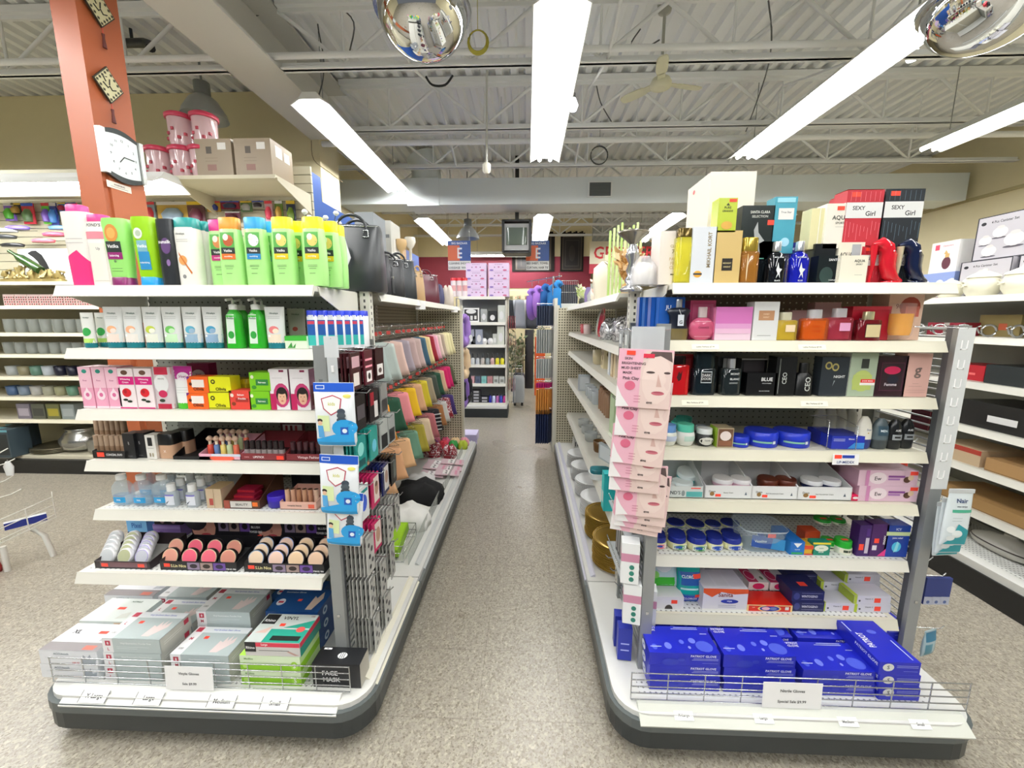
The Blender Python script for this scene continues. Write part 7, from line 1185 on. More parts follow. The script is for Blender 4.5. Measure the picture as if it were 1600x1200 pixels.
gb('b08a5c', [('r', 0, 0, 1, .1, '8a6a44')], .4, .3, .07, 1.95, .6205, 'open brown carton tray on the far right shelf', 'carton_tray')
gb('a88454', [('r', 0, 0, 1, .1, '8a6a44')], .5, .3, .06, 2.15, .3905, 'open brown carton tray of small goods on the low far right shelf', 'carton_tray')
gb('101012', [('r', .3, .3, .6, .55, 'e8e8e8')], .45, .28, .14, 2.1, .8355, 'wide black gift box with white label on the far right shelf')
gb('b01828', [('r', 0, 0, .5, 1, '8a2030'), ('r', .62, .35, .78, .5, 'f07070')], .2, .2, .085, 2.38, 1.0805, 'bright red gift box on the far right shelf'); gb('20272a', [], .3, .26, .10, 2.1, 1.0805, 'dark slate gift box beside the red one')
gb('8c1c30', [('r', 0, .4, 1, .6, 'e8dcdc'), ('r', .45, 0, .6, 1, 'b0a8a0')], .22, .16, .075, 2.55, 1.3255, 'red and white ribboned box on the far right second shelf'); gb('8a7a4a', [('r', .5, .3, .7, .6, 'c8603c')], .2, .15, .12, 2.35, 1.3255, 'brown gold gift box behind the silver trinkets', x=2.7); gb('d8d6ce', [('r', .6, .4, .8, .7, '4a5a54')], .22, .15, .14, 1.95, 1.3255, 'pale grey gift box at the right edge of the second shelf', x=2.7)
gb('0c0c10', [('r', 0, .1, 1, .2, '6a1a28')], .3, .2, .11, 1.9, 1.0805, 'black and wine gift box at the right edge')
for i in range(6):
    b = B(); b.tube([(.0, math.cos(a)*.03, .035+math.sin(a)*.03) for a in [2*PI*k/12 for k in range(12)]], .006, CHROME, 6, True); b.tube([(0, .035, .02), (0, .05, .05), (0, .035, .06)], .005, CHROME, 6); o = thing(b, 'silver_trinket', 'trinket', .06) if i == 0 else o; inst(o, (2.50, 2.80-.13*i, 1.3255), 'silver ring shaped trinket on the far right second shelf, %s from the far end' % ORD[i], 'silver trinkets', rz=.3*i)
# ================================================================ BACKGROUND LEFT
# orange column with clock and plaques
cx0, cx1, cy0, cy1 = -2.50, -2.36, 2.29, 2.53
b = B(); b.box(cx0, cy0, 0, cx1, cy1, 3.40, M('a95a36', .45)); b.box(cx1, cy0+.03, 0, cx1+.012, cy1, 2.42, M('b66640', .45)); col = tag(b.build('support_column'), 'terracotta orange square column carrying the wall clock and hanging plaques', 'column')
XS = cx1+.014
def onside(py, px=None, X=XS):   # point on the +x face
    x, z = ray(px, py); Y = X/x; return Y, EYE+z*Y
t = empty('wall_clock', (XS, 0, 0)); tag(t, 'silver and black wall clock with bulging sides on the orange column', 'clock')
y0, z0 = onside(247, 187); W_, H_ = .22, .29
t.location = (XS, y0, z0); KX = Matrix.Rotation(PI/2, 4, 'Z')
def kb(): q = B(); q.X = KX; return q
def barrel(w, h, bul, n=8): return [(-w/2+w*i/n, h/2+bul*math.sin(PI*i/n)) for i in range(n+1)]+[(w/2-w*i/n, -h/2-bul*math.sin(PI*i/n)) for i in range(n+1)]
FRX = ((0, -.022, 0), (1, 0, 0), (0, 0, 1))
b = kb(); b.prism(barrel(W_, H_*.78, .03), M('16201e', .3), FRX, .02); kid(b, 'case', t)
for s in (-1, 1): b = kb(); b.box(s*W_/2-.012, -.034, -H_*.40, s*W_/2+.012, -.0, H_*.40, M('d4d6d2', .25, .5)); kid(b, 'frame_side', t)
b = kb(); b.prism(barrel(W_*.84, H_*.68, .015), M('dfe8e8', .3), ((0, -.0235, 0), (1, 0, 0), (0, 0, 1)), .001)
for k in range(12): a = PI/2-k*PI/6; b.text(str(k or 12), (math.cos(a)*.072, -.0245, math.sin(a)*.085), (1, 0, 0), (0, 0, 1), .017, M('4a5050'))
kid(b, 'dial', t)
b = kb(); b.box(0, -.027, -.002, .062, -.026, .002, M('202424')); kid(b, 'minute_hand', t); b = kb(); b.prism([(0, .002), (-.03, -.034), (-.027, -.037), (.002, -.002)], M('202424'), ((0, -.027, 0), (1, 0, 0), (0, 0, 1)), .001); kid(b, 'hour_hand', t)
for i, (px, py) in enumerate(((152, 14), (167, 134))):
    y, z = onside(py, px, XS); t = empty('calligraphy_plaque', (XS, y, z)); tag(t, 'hanging black and cream calligraphy plaque with a tassel on the orange column, %s' % ['upper', 'lower'][i], 'plaque', 'calligraphy plaques')
    b = kb(); s = .082; dd = [(0, s*1.15), (s, 0), (0, -s*1.15), (-s, 0)]
    b.prism(dd, M('2c2a20', .4), ((0, -.012, 0), (1, 0, 0), (0, 0, 1)), .01); b.prism([(a*.92, c*.92) for a, c in dd], M('cfc9a0', .5), ((0, -.0125, 0), (1, 0, 0), (0, 0, 1)), .001)
    for k in range(16): q = k/16*4; e = int(q) % 4; f = q-int(q); p1, p2 = dd[e], dd[(e+1) % 4]; b.lathe([(.006, -.0138), (.004, -.0132)], M('3a3a28'), 6) if False else b.box((p1[0]+(p2[0]-p1[0])*f)*.78-.006, -.0138, (p1[1]+(p2[1]-p1[1])*f)*.78-.006, (p1[0]+(p2[0]-p1[0])*f)*.78+.006, -.0132, (p1[1]+(p2[1]-p1[1])*f)*.78+.006, M('3a3a28'))
    M_ = M('1a1812'); b.tube([(.035, -.014, -.012), (.012, -.0145, -.022), (-.0, -.0145, -.005), (-.01, -.0145, -.018), (-.035, -.014, .0)], .0032, M_, 5); b.tube([(.0, -.0145, .0), (.004, -.0145, .03)], .003, M_, 5); b.tube([(-.018, -.0145, .01), (-.03, -.0145, .03), (-.01, -.0145, .036)], .0028, M_, 5)
    kid(b, 'board', t); b = kb(); b.tube([(0, -.01, -s*1.15), (0, -.01, -s*1.15-.03)], .002, M('c83a2a'), 5); b.loft([(-s*1.15-.10, .012, .008), (-s*1.15-.05, .006, .006), (-s*1.15-.03, .008, .008)], M('5a2420', .6), 8, off=(0, -.01, 0)); kid(b, 'tassel', t)
y, z = onside(293, 186); b = kb(); b.box(-.07, -.002, -.018, .07, -.001, .018, M('efe6d8', .5)); b.text('WARNING', (0, -.0026, .004), (1, 0, 0), (0, 0, 1), .013, M('1a1a1a')); b.box(-.05, -.0026, -.009, .05, -.0022, -.007, M('777777')); b.X = None; o = b.build('notice_label', None, (XS, y, z)); tag(o, 'small white notice label under the clock on the column', 'label')
LWY = 3.42
def ls(px0, px1, yt, z, kind, lab, grp=None, dy=0): # thing on the left wall shelves
    sh = Sh(3.40, z); w_, h_ = sh.fit(px0, px1, yt, dy); o = kind(w_, h_) if callable(kind) else kind; return put(sh, o, px0, px1, lab, grp, dy=dy, h=h_)
# overhead shelf: containers and cartons
tz = 2.5455
def tubc(w_, h_):
    b = B(); b.lathe([(w_*.38, 0), (w_*.42, h_*.2), (w_*.45, h_*.86)], M('e8c8cc', .1, 0, .8), 18)
    for k in range(5): a = -PI/2+.5*(k-2); b.lathe([(.012, -.002), (.012, .002)], M('b83a50'), 8) if False else b.cbox(math.cos(a)*w_*.42, math.sin(a)*w_*.42, h_*(.2+.12*(k % 3)), .02, .02, .022, M('b03a4c'))
    o = thing(b, 'storage_jar', 'jar', w_); b = B(); b.lathe([(w_*.5, h_*.84), (w_*.52, h_*.86), (w_*.52, h_*.95), (w_*.42, h_)], M('c83a58', .3), 20); kid(b, 'lid', o); return o
T6 = Sh(3.33, 2.545)
w_, h_ = .2, .26; o = tubc(w_, h_)
for i, (a, c, dz, dy) in enumerate(((214, 252, 0, .02), (252, 290, 0, .02), (288, 318, 0, .02), (246, 286, .262, .05), (284, 326, .262, .05))): put(T6, o, a, c, 'clear storage jar with rose red lid on the overhead shelf, %s' % ['lower left', 'lower middle', 'lower right', 'upper left', 'upper right'][i], 'red lidded storage jars', dz=dz, dy=dy, h=.2)
cb = carton('cardboard_box', .30, .30, .29, '9b8b74', [('r', .3, .62, .45, .8, '4a4034'), ('r', .62, .72, .85, .9, 'e8e6e0'), ('r', .25, .5, .6, .51, '7a6c58'), ('r', .25, .42, .6, .43, '7a6c58'), ('r', .3, .18, .55, .34, '8a6458'), ('R', 'r', .2, .6, .5, .9, 'e8e6e0'), ('R', 'r', .6, .6, .85, .85, 'e8e6e0')])
for i, (a, c) in enumerate(((309, 360), (370, 421))): put(T6, cb, a, c, 'brown cardboard carton on the overhead shelf, %s of two' % ['left', 'right'][i], 'overhead cartons', dy=.03, h=.2)
# toys and blister packs on the slatwall
cols = ['8a6ad0', '2a2430', 'c83a4a', '5ab83a', '2a3a8c', '4a8ad8', 'e84a6a', '8aa0b4', 'b89a4a', '5a3038', '8c2440', 'c8a04a', '6a2a44', '5a7a50', 'a8aaa8', 'c8a0b0', '6a8a2a', '1c2444']
names = ['violet', 'black', 'red', 'bright green', 'navy', 'sky blue', 'pink', 'silvery', 'gold patterned', 'wine', 'magenta', 'yellow gold', 'plum', 'moss green', 'silver grey', 'pale rose', 'olive', 'midnight blue']
pxs = [(2, 20, 300, 345), (14, 30, 305, 335), (30, 50, 297, 350), (62, 76, 300, 350), (74, 86, 300, 352), (88, 100, 308, 330), (100, 116, 296, 325), (222, 240, 300, 345), (242, 292, 298, 350), (290, 318, 298, 352), (342, 372, 302, 326), (320, 342, 300, 330), (350, 374, 330, 345), (374, 392, 308, 330), (392, 410, 304, 324), (412, 424, 300, 345), (428, 440, 300, 345), (446, 460, 300, 350)]
for i, (a, c, yt, yb) in enumerate(pxs):
    z1 = min(2.49, at(a, yt, 3.8)[2]); z0_ = at(a, yb, 3.8)[2]; wpx = (c-a)*kpx(3.8, 2.2); b = B(); H = z1-z0_
    b.box(-wpx/2, 0, 0, wpx/2, .01, H, M(cols[i], .25)); b.box(-wpx/2, -.002, H*.86, wpx/2, 0, H, M(['e8e8ec', 'e8c83a', '3a5ac8', 'd83a4a'][i % 4], .3)); b.loft([(H*.1, wpx*.3, .03, 3), (H*.45, wpx*.36, .04, 3), (H*.7, wpx*.2, .02, 2)], M(cols[(i*5+3) % 18], .3), 12); b.tube([(0, 0, H), (0, .035, H+.015)], .003, CHROME, 4)
    o = b.build('toy_blister_pack'); o['category'] = 'toy'; X = at((a+c)/2, (yt+yb)/2, 3.82)[0]; inst(o, (X, 3.83, z0_), '%s toy blister pack on the slatwall, %s' % (names[i], ('%s from the left' % ORD[i]) if i < 7 else '%s right of the column' % ORD[i-7]), 'slatwall toys')
for i, (px, py, c, nm) in enumerate(((10, 362, 'dfe4ea', 'white'), (28, 358, '7a6ad0', 'violet'), (85, 368, 'd84a6a', 'pink'), (68, 378, 'e86a7a', 'rose'), (20, 385, '1c1e22', 'black'), (8, 372, '2a2c30', 'dark'), (95, 358, '5a8ac0', 'blue'))):
    x, y, z = at(px, py, 3.62); b = B(); b.loft([(-.01, .10, .035, 2.2), (.01, .11, .04, 2.2), (.02, .08, .03, 2)], M(c, .3), 14); b.tube([(0, 0, 0), (0, .24, .05)], .004, CHROME, 4); o = b.build('toy_pack', None, (x, y, z)); tag(o, '%s flat toy pack lying out from the slatwall above the bronze figures' % nm, 'toy', 'flat toy packs')
# main shelf: figurines, bottle holder, horse poster
b = B(); b.box(-.25, 0, 0, .25, .004, .31, M('e6e8e4', .5)); P_ = [[(.10, .9), (.2, .97), (.3, .98), (.42, .85), (.5, .62), (.55, .4), (.62, .3), (.78, .2), (.9, .05), (.75, .02), (.68, .12), (.5, .2), (.42, .3), (.36, .5), (.3, .66), (.22, .78)]]
for q in P_: b.prism([(-.2+u*.42, .0+v*.30) for u, v in q], M('1c1c1e'), ((0, -.0015, 0), (1, 0, 0), (0, 0, 1)), .001)
b.prism([(-.17, .10), (-.1, .20), (-.04, .14), (-.09, .06)], M('3a3a3c'), ((0, -.003, 0), (1, 0, 0), (0, 0, 1)), .001)
o = thing(b, 'horse_picture', 'picture', .004); put(Sh(3.40, 1.73), o, 52, 98, 'white panel with a black rearing horse on the far left shelf', dy=.2, h=.1)
bm = M('9a8a58', .35, .4)
for i, (px, s) in enumerate(((8, .09), (30, .11), (52, .09), (74, .07))):
    b = B(); r = random.Random(i)
    b.loft([(0, .1, .05, 3), (.03, .09, .05, 3)], bm, 14)
    for k in range(7): x_ = -.08+.027*k; b.tube([(x_, r.uniform(-.02, .02), .03), (x_+r.uniform(-.03, .03), r.uniform(-.03, .03), s*.7), (x_+.02, 0, s+r.uniform(0, .05))], [.02, .022, .012], bm, 8)
    o = thing(b, 'bronze_figurine', 'figurine', .1); put(Sh(3.40, 1.73), o, px-10, px+10, 'cast bronze coloured figurine group on the far left shelf, %s' % nl(i), 'bronze figurines', dy=.05, h=.05)
b = B(); b.X = Matrix.Rotation(-1.0, 4, 'Y'); b.lathe([(.036, -.16), (.038, -.15), (.038, .03), (.014, .09), (.014, .15)], M('2a4420', .15), 14); b.X = None; o = b.build('wine_bottle'); o['category'] = 'bottle'; x, y, z = at(38, 408, 3.52); inst(o, (x, y, z), 'dark green bottle slanting in the bronze holder on the far left shelf')
mp = lambda c, P=None: (lambda w_, h_: carton('mug_box', w_*.97, .1, h_, c, P or []))
chk = [('r', .08+.2*i, .08+.2*j, .2+.2*i, .2+.2*j, ['9a3038', '5a3028'][(i+j) % 2]) for i in range(5) for j in range(4)]
o = carton('glass_box', .105, .09, .098, 'e8d0cc', chk)
for i in range(8): ls(6+i*19-1, 24+i*19-1, 458, LSZ[1], o, 'small checked red and pink boxed glass, %s' % nl(i), 'boxed glasses')
gl = B(); gl.lathe([(.034, 0), (.04, .02), (.042, .12), (.038, .12), (.034, .02), (.001, .015)], G('c8d0cc', .4), 14, cap=False); gl = thing(gl, 'drinking_glass', 'glass', .08)
for i in range(8): ls(0+i*19, 14+i*19, 495, LSZ[2], gl, 'clear tall drinking glass on the third shelf down, %s' % nl(i), 'tall glasses', dy=.03); put(Sh(3.4, LSZ[3]), gl, i*18+2, i*18+14, 'clear ribbed tumbler on the fourth shelf down, %s' % nl(i), 'ribbed tumblers', dy=.03, h=.05, scale=(1, 1, .85))
for z_, row, yy, nmr in ((LSZ[4], ('aab0b0', '8a8468', '5c8070', 'b8c0c8', '14162c', '14162c', '14162c'), 567, 'upper'), (LSZ[5], ('4a6488', '7a8a9c', 'b8b8b4', 'a8a894', '9a9a78', '5f8a74', 'a86a6c', '7a3a44'), 600, 'lower')):
    for i, c in enumerate(row): ls(2+i*19+(nmr == 'lower')*2, 19+i*19, yy, z_, cup(c, .048, .085), '%s mug in the %s mug row, %s' % ({'14162c': 'navy', 'aab0b0': 'pale grey', '8a8468': 'khaki', '5c8070': 'sea green', 'b8c0c8': 'pale blue'}.get(c, 'glazed'), nmr, nl(i)), 'shelf mugs', dy=.03)
for i, c in enumerate(('7a7480', '5a5c50', '6a6c48', '8a9494')): ls(28+i*23, 48+i*23, 632, LSZ[6], carton('tin_canister', .125, .1, .14, c, [('r', .1, .2, .9, .7, ['b0a8b4', '3a3c38', 'a89c3a', 'a8b0b0'][i])], 'canister'), '%s patterned tin canister on the sixth shelf down' % ['lilac grey', 'dark grey', 'olive', 'blue grey'][i], 'tin canisters')
b = B(); b.lathe([(.06, 0), (.16, .035), (.18, .09), (.175, .13), (.13, .19), (.12, .205), (.135, .225), (.13, .225), (.11, .2)], M('a8a8a4', .25, .85), 32); ls(72, 130, 668, .16, thing(b, 'metal_cooking_pot', 'pot', .36), 'big dented aluminium cooking pot on the bottom shelf at far left'); b = B(); b.lathe([(.03, 0), (.11, .02), (.12, .12), (.10, .14)], M('a8a8a4', .3, .8), 20); ls(126, 160, 690, .16, thing(b, 'metal_cooking_pot', 'pot', .24), 'smaller aluminium pot right of the big one')
b = B(); b.lathe([(.12, 0), (.2, .012), (.205, .02), (.1, .008)], M('6a6450', .35, .6), 28); o = thing(b, 'metal_tray', 'tray', .4); 
for k in range(3): put(Sh(3.4, .16), o, 42, 78, 'round dull metal tray on the bottom shelf, %s' % nb(k), 'round metal trays', dy=-.02, dz=.014*k, h=0)
for i in range(3): ls(0+i*9, 12+i*9, 668+i, .16, carton('dark_box', .12, .16, .26, '3a4850', [('r', .1, .1, .9, .85, '20262a'), ('r', 0, .93, 1, 1, '6aa8b4')]), 'dark box with teal edge at the far left of the bottom shelf, %s' % ORD[i], 'dark teal boxes', dy=-.1+.1*i)
# small white wire display stand, lower left
t = empty('wire_display_stand', (-2.96, 1.97, 0)); tag(t, 'white wire display stand with angled basket and hooks at the left edge', 'display stand')
b = B(); b.tube([(0, 0, .16), (-.03, -.02, .60)], .009, WHITE, 8); kid(b, 'post', t)
for p in ([(.02, .0, .0), (.02, .0, .15)], [(.11, .15, .0), (.09, .14, .14), (.05, .12, .19)]): b = B(); b.tube(p, .014, WHITE, 8); kid(b, 'leg', t)
b = B()
for z in (.17, .19, .25, .30): b.tube([(-.02, -.02, z), (.01, .0, z), (.12, .19, z+.06), (.03, .26, z+.06)], .003, WHITE, 5)
for f in (0, .5, 1): b.tube([(.01+.11*f, .19*f, .17+.06*f), (.01+.11*f, .19*f, .30+.06*f)], .003, WHITE, 5)
kid(b, 'basket', t)
for z, L_ in ((.42, .09), (.50, .06), (.60, .09), (.66, .06)): b = B(); b.tube([(-.02, 0, z), (L_*.7, .05, z+.02), (L_, .08, z+.04)], .003, WHITE, 5); kid(b, 'hook', t)
inst(carton('blue_magazine_pack', .16, .03, .04, '1c2c84', [('T', 'r', 0, 0, 1, 1, 'd8dce4')]), (-2.925, 2.08, .225), 'blue and white flat pack lying in the white wire basket', rz=.95)
for i, (c, nm, z) in enumerate((('c8b888', 'cream', .29), ('a82c30', 'red', .2), ('8a3424', 'rust', .38))): inst(heap(.12, .12, .085, M(c, .7), i+90, 'snack_bag', 'bag'), (-3.03, 1.93, z-.2), '%s bag stacked beside the white wire stand at the left edge' % nm, 'stacked bags')
b = B(); b.loft([(-.05, .02, .01, 2), (0, .03, .012, 2), (.03, .01, .008, 2)], M('d8dad8', .4), 12); b.tube([(0, 0, .02), (0, 0, .04)], .003, CHROME, 5); inst(thing(b, 'white_hair_clip', 'hair clip', .02), (-2.89, 2.03, .60), 'white plastic clip hanging on the wire stand hook')
# ================================================================ MIDDLE DISTANCE
def wu(px0, px1, yt, z, kind, lab, grp=None, dy=0, dz=0): sh = Sh(5.78, z); w_, h_ = sh.fit(px0, px1, yt, dy, dz); o = kind(w_, h_) if callable(kind) else kind; return put(sh, o, px0, px1, lab, grp, dy=dy, dz=dz, h=h_)
gx = carton('gift_set_box', .29, .25, .115, 'e4cdea', [('t', 'BATHROOM SET', .5, .82, .13, '8a6a90', .7), ('c', .3, .5, .03, .06, '6a4a6a'), ('c', .5, .52, .05, .1, 'c080b0'), ('c', .7, .5, .03, .06, '6a4a6a'), ('c', .15, .15, .1, .1, '8a70b8'), ('c', .8, .15, .1, .1, 'c8608a'), ('r', 0, 0, 1, .03, 'b090b8')])
for r_ in range(4):
    for c_ in range(2): wu(725+c_*37, 757+c_*37, 0, 1.73, gx, 'lilac BATHROOM SET gift box on the far shelf unit, %s column, %s' % (['left', 'right'][c_], nb(r_)), 'lilac bathroom set boxes', dz=.116*r_, dy=.02)
for i in range(3): wu(704+i*9, 712+i*9, 430, 1.73, lambda w_, h_: bottle('red_lidded_jar', .085, .26, .085, 'f0e4e4', [(0, 1), (.85, 1)], (.85, 1, 1.05, 1.05, 'd02a34', 2), [('r', .1, .3, .9, .6, 'e4a8a8')], e=2, cat='jar'), 'white jar with red lid left of the lilac boxes, %s' % nl(i), 'red lidded jars')
wu(724, 748, 475, 1.37, lambda w_, h_: carton('toothbrush_set', .23, .03, .2, 'f4f4f0', [('r', .08, .1, .92, .9, '2a2a2c'), ('c', .5, .75, .32, .16, 'e8e8e4'), ('r', .2, .15, .36, .45, 'e0e0dc'), ('r', .45, .15, .6, .45, 'e0e0dc'), ('r', .7, .2, .84, .45, 'e0e0dc')], 'set'), 'white framed bathroom set box on the far unit top shelf')
for i, (a, c, yt, z, col_, nm) in enumerate(((751, 761, 483, 1.37, 'a8aaa8', 'grey'), (763, 776, 486, 1.37, '1c1e20', 'black'), (778, 789, 477, 1.37, 'd0d4cc', 'pale'), (730, 741, 515, 1.05, 'a4a8b8', 'blue grey'), (743, 754, 515, 1.05, '9aa0b0', 'slate'), (736, 748, 526, 1.05, '16181c', 'black'), (777, 788, 510, 1.05, 'd8dcd0', 'cream'), (770, 777, 522, 1.05, 'ccd0c8', 'pale green'))): wu(a, c, yt, z, lambda w_, h_: carton('bathroom_accessory', w_, .06, h_, col_, [('c', .5, .4, .3, .25, 'e4e4e4' if col_ != '16181c' else '3a3c40')]), '%s boxed bathroom accessory on the far unit, %s' % (nm, ORD[i]), 'bathroom accessories', dy=.02*(i % 2))
b = B(); b.lathe([(.03, 0), (.045, .03), (.045, .06), (.02, .09)], M('f0f0f0', .3), 14); o = thing(b, 'white_soap_dish', 'soap dish', .08); wu(749, 758, 0, 1.05, o, 'round white soap dish on the far unit, left', 'soap dishes'); wu(760, 768, 0, 1.05, o, 'round white soap dish on the far unit, right', 'soap dishes')
for i, c in enumerate(('d0d4d4', 'c0c4c8', 'b8b0a8', '8a9498', 'd0a8a4', 'd8d020', 'd8d020')):
    wu(731+i*8.2, 738+i*8.2, 0, .76, bottle('soap_dispenser', .055, .16, .05, c, [(0, 1), (.5, 1), (.55, .6), (.6, .3)], (.6, 1, .35, .6, '3a3c3e', 2), [], e=5, cat='dispenser', cap_name='pump'), '%s soap dispenser on the far unit, %s' % (['white', 'silver', 'grey', 'slate', 'pink', 'yellow', 'yellow'][i], nl(i)), 'soap dispensers')
for i, c in enumerate(('d8a8a8', 'd0a0a4', '5a6478', '8ac8c4', 'c89498', 'c8ccc8', 'c8ccc8')): wu(724+i*9.4, 732+i*9.4, 583, .48, lambda w_, h_: carton('mug_box', .075, .07, .1, c, [('r', .2, .2, .8, .6, ['c89898', 'c09094', '4a5468', '7ab8b4', 'b88488', '8a8e8a', '8a8e8a'][i])]), '%s small box on the fifth shelf of the far unit, %s' % (['pink', 'rose', 'slate', 'aqua', 'dusty pink', 'white', 'white'][i], nl(i)), 'small pastel boxes')
o = carton('shoe_box', .13, .1, .045, '2a2a2e', [('r', .2, .2, .8, .8, 'b8b8bc')])
for i in range(6): wu(734+14*(i//4)*1, 746+14*(i//4), 0, .19, o, 'black box with grey label, far unit bottom shelf, %s pile, %s' % (['left', 'right'][i//4], nb(i % 4)), 'black label boxes', dz=.046*(i % 4))
for i, (c, nm) in enumerate((('2a2c9c', 'blue'), ('c8d0f0', 'white'), ('b86ab0', 'violet'), ('3a4ab0', 'indigo'), ('c03a8c', 'magenta'))): wu(761+i*6, 766+i*6, 0, .19, bottle('spray_bottle', .045, .13, .04, c, [(0, 1), (.7, 1), (.8, .5)], (.78, 1, .5, .6, '2a2a30', 2), [], e=2.4), '%s small bottle on the far unit bottom shelf' % nm, 'small far bottles')
# hooks with packs on the far unit's aisle side
side = [(1.30, 'c82a3c', 'red'), (1.30, 'd87a9a', 'pink'), (1.08, '8a2a3c', 'wine'), (1.0, 'c8a0a8', 'pale pink'), (.84, '2a2c30', 'black'), (.62, '4a5058', 'dark grey'), (.40, 'b04070', 'magenta'), (.40, '7a8a5a', 'green'), (.22, 'd8dad8', 'white')]
for i, (z, c, nm) in enumerate(side):
    for k in range(4): o = hangpack(.1, .2, c, [('r', .1, .5, .9, .9, 'd8d8d8'), ('r', .2, .1, .8, .4, '3a3a40')]) if k == 0 else o; inst(o, (-.262+.03*k, 5.85+.11*(i % 2), z+.16), '%s hanging pack on the aisle side of the far unit, level %s, %s' % (nm, ORD[i], ORD[k]), 'far hanging packs')
# packs hung on the back of the right gondola's end panel
strip_ = [(1.36, '3a4258', 'dark hair clip', .20), (1.08, 'b8bcbc', 'clear plastic comb', .24), (.82, 'c4c8c8', 'clear brush', .20), (.72, 'c8287c', 'magenta brush', .05), (.44, 'e8a050', 'orange and white brush', .26), (.12, '2a3458', 'navy ruler', .36)]
for i, (z, c, nm, h_) in enumerate(strip_):
    o = hangpack(.1, h_, c, [('r', .1, .05, .9, .45, 'e8e8e8' if i != 5 else '4a5a90'), ('r', .1, .6, .9, .9, c)], t=.008)
    for k in range(6): inst(o, (.245-.024*k, 4.14, z+h_-.008), '%s pack hung beyond the right gondola end, %s' % (nm, ORD[k]), 'packs beyond the right gondola', rz=PI-.5)
b = B(); [b.tube([(.30, 4.14, z), (.10, 4.14, z)], .004, CHROME, 5) for z in (1.57, 1.33, 1.03, .78, .71, .49)]; b.box(.27, 4.02, .05, .30, 4.3, 1.62, M('d8d6ca', .5)); tag(b.build('hook_rack'), 'hook rack of hair goods beyond the right gondola end panel', 'display rack')
def pillow(c, s=.13):
    b = B(); pts = [(math.sin(a)*s*.62, 0, -math.cos(a)*s) for a in [PI+.28+i*(2*PI-.56)/14 for i in range(15)]]; b.tube(pts, [.03]+[.044]*13+[.03], M(c, .85, v=.08), 10); b.tube([(0, 0, s+.04), (0, 0, s+.09)], .004, CHROME, 5); return thing(b, 'neck_pillow', 'neck pillow', .1)
for i, (px, py, Y, c, nm) in enumerate(((831, 474, 4.95, '9a72cc', 'violet'), (841, 470, 4.82, 'b47edc', 'bright lilac'), (853, 468, 4.68, '1c5a9c', 'dark blue'), (864, 470, 4.54, '2a78b8', 'mid blue'), (873, 464, 4.40, '2a80c4', 'sky blue'))): inst(pillow(c, .16), at(px, py, Y), '%s neck pillow hanging over the aisle end at right' % nm, 'neck pillows', rz=1.3)
for i, (px, py, Y, c, nm) in enumerate(((724, 515, 4.25, '9a78c0', 'lilac'), (724, 567, 4.25, 'e8cda8', 'beige'), (727, 606, 4.3, '15151c', 'black'), (722, 612, 4.2, '8a6ab8', 'purple'))): inst(pillow(c, .15), at(px, py, Y), '%s neck pillow hanging on the left gondola end panel' % nm, 'neck pillows', rz=1.3)
b = B(); b.tube([(.36, 4.36, 1.865), (.0, 5.02, 1.865)], .006, CHROME, 6); b.tube([(.28, 4.42, 0), (.28, 4.42, 1.87)], .012, CHROME, 6); tag(b.build('pillow_rail'), 'chrome rail carrying the blue and lilac neck pillows', 'rail')
b = B(); b.tube([(-.70, 4.02, 1.62), (-.70, 4.45, 1.62)], .005, CHROME, 6); b.tube([(-.70, 4.03, .3), (-.70, 4.03, 1.62)], .008, CHROME, 6); tag(b.build('pillow_rail'), 'short chrome rail carrying neck pillows on the left end panel', 'rail')
# wire basket display above the right end
b = B(); [b.tube([(.30+.02*k, 4.4, 1.58), (.30+.02*k, 4.4, 1.82)], .003, CHROME, 4) for k in range(13)]; [b.tube([(.30, 4.4, z), (.54, 4.4, z)], .003, CHROME, 4) for z in (1.58, 1.7, 1.82)]; b.box(.32, 4.42, 1.56, .54, 4.6, 1.78, M('1c2030', .7)); b.box(.3, 4.38, 1.53, .56, 4.62, 1.58, WHITE); b.box(.31, 4.45, .0, .36, 4.5, 1.54, WHITE); tag(b.build('wire_crate'), 'wire crate of dark goods behind the far right top shelf', 'crate')
# far back counter, luggage, clothes
b = B(); b.box(-.6, 8.9, 1.78, .9, 9.3, 1.82, M('ded9c4', .5)); b.box(-.6, 8.9, 1.5, .9, 8.95, 1.78, M('8a8a80', .6)); [b.box(x, 8.92, 0, x+.05, 9.28, 1.78, SHELF) for x in (-.6, .1, .85)]; [b.box(-.6, 8.92, z, .9, 9.28, z+.03, SHELF) for z in (.15, 1.25)]; tag(b.build('back_shelving'), 'long cream back shelving below the carpets', 'shelving unit')
for i in range(8): inst(carton('small_trophy_box', .1, .08, .1, 'c8c09a', [('r', .2, .2, .8, .8, '8a845a')]) if i == 0 else bpy.data.objects['small_trophy_box'], (-.35+.17*i, 9.0, 1.821), 'small cream boxed item on top of the back shelving, %s' % nl(i), 'cream boxes on back shelving')
for i, (px, c, nm) in enumerate(((795, '2a2e34', 'black'), (806, 'c8ccd4', 'silver striped'), (812, '9a9ea8', 'grey'), (822, 'e4e0dc', 'white'), (830, '3a3c44', 'charcoal'))): x, y, z = at(px, 480, 8.7); inst(scarf(c, .22, .6, seed=i+60), (x, 8.5+.12*(i % 2), 1.85), '%s garment hanging in the far back area' % nm, 'far garments', rz=.2)
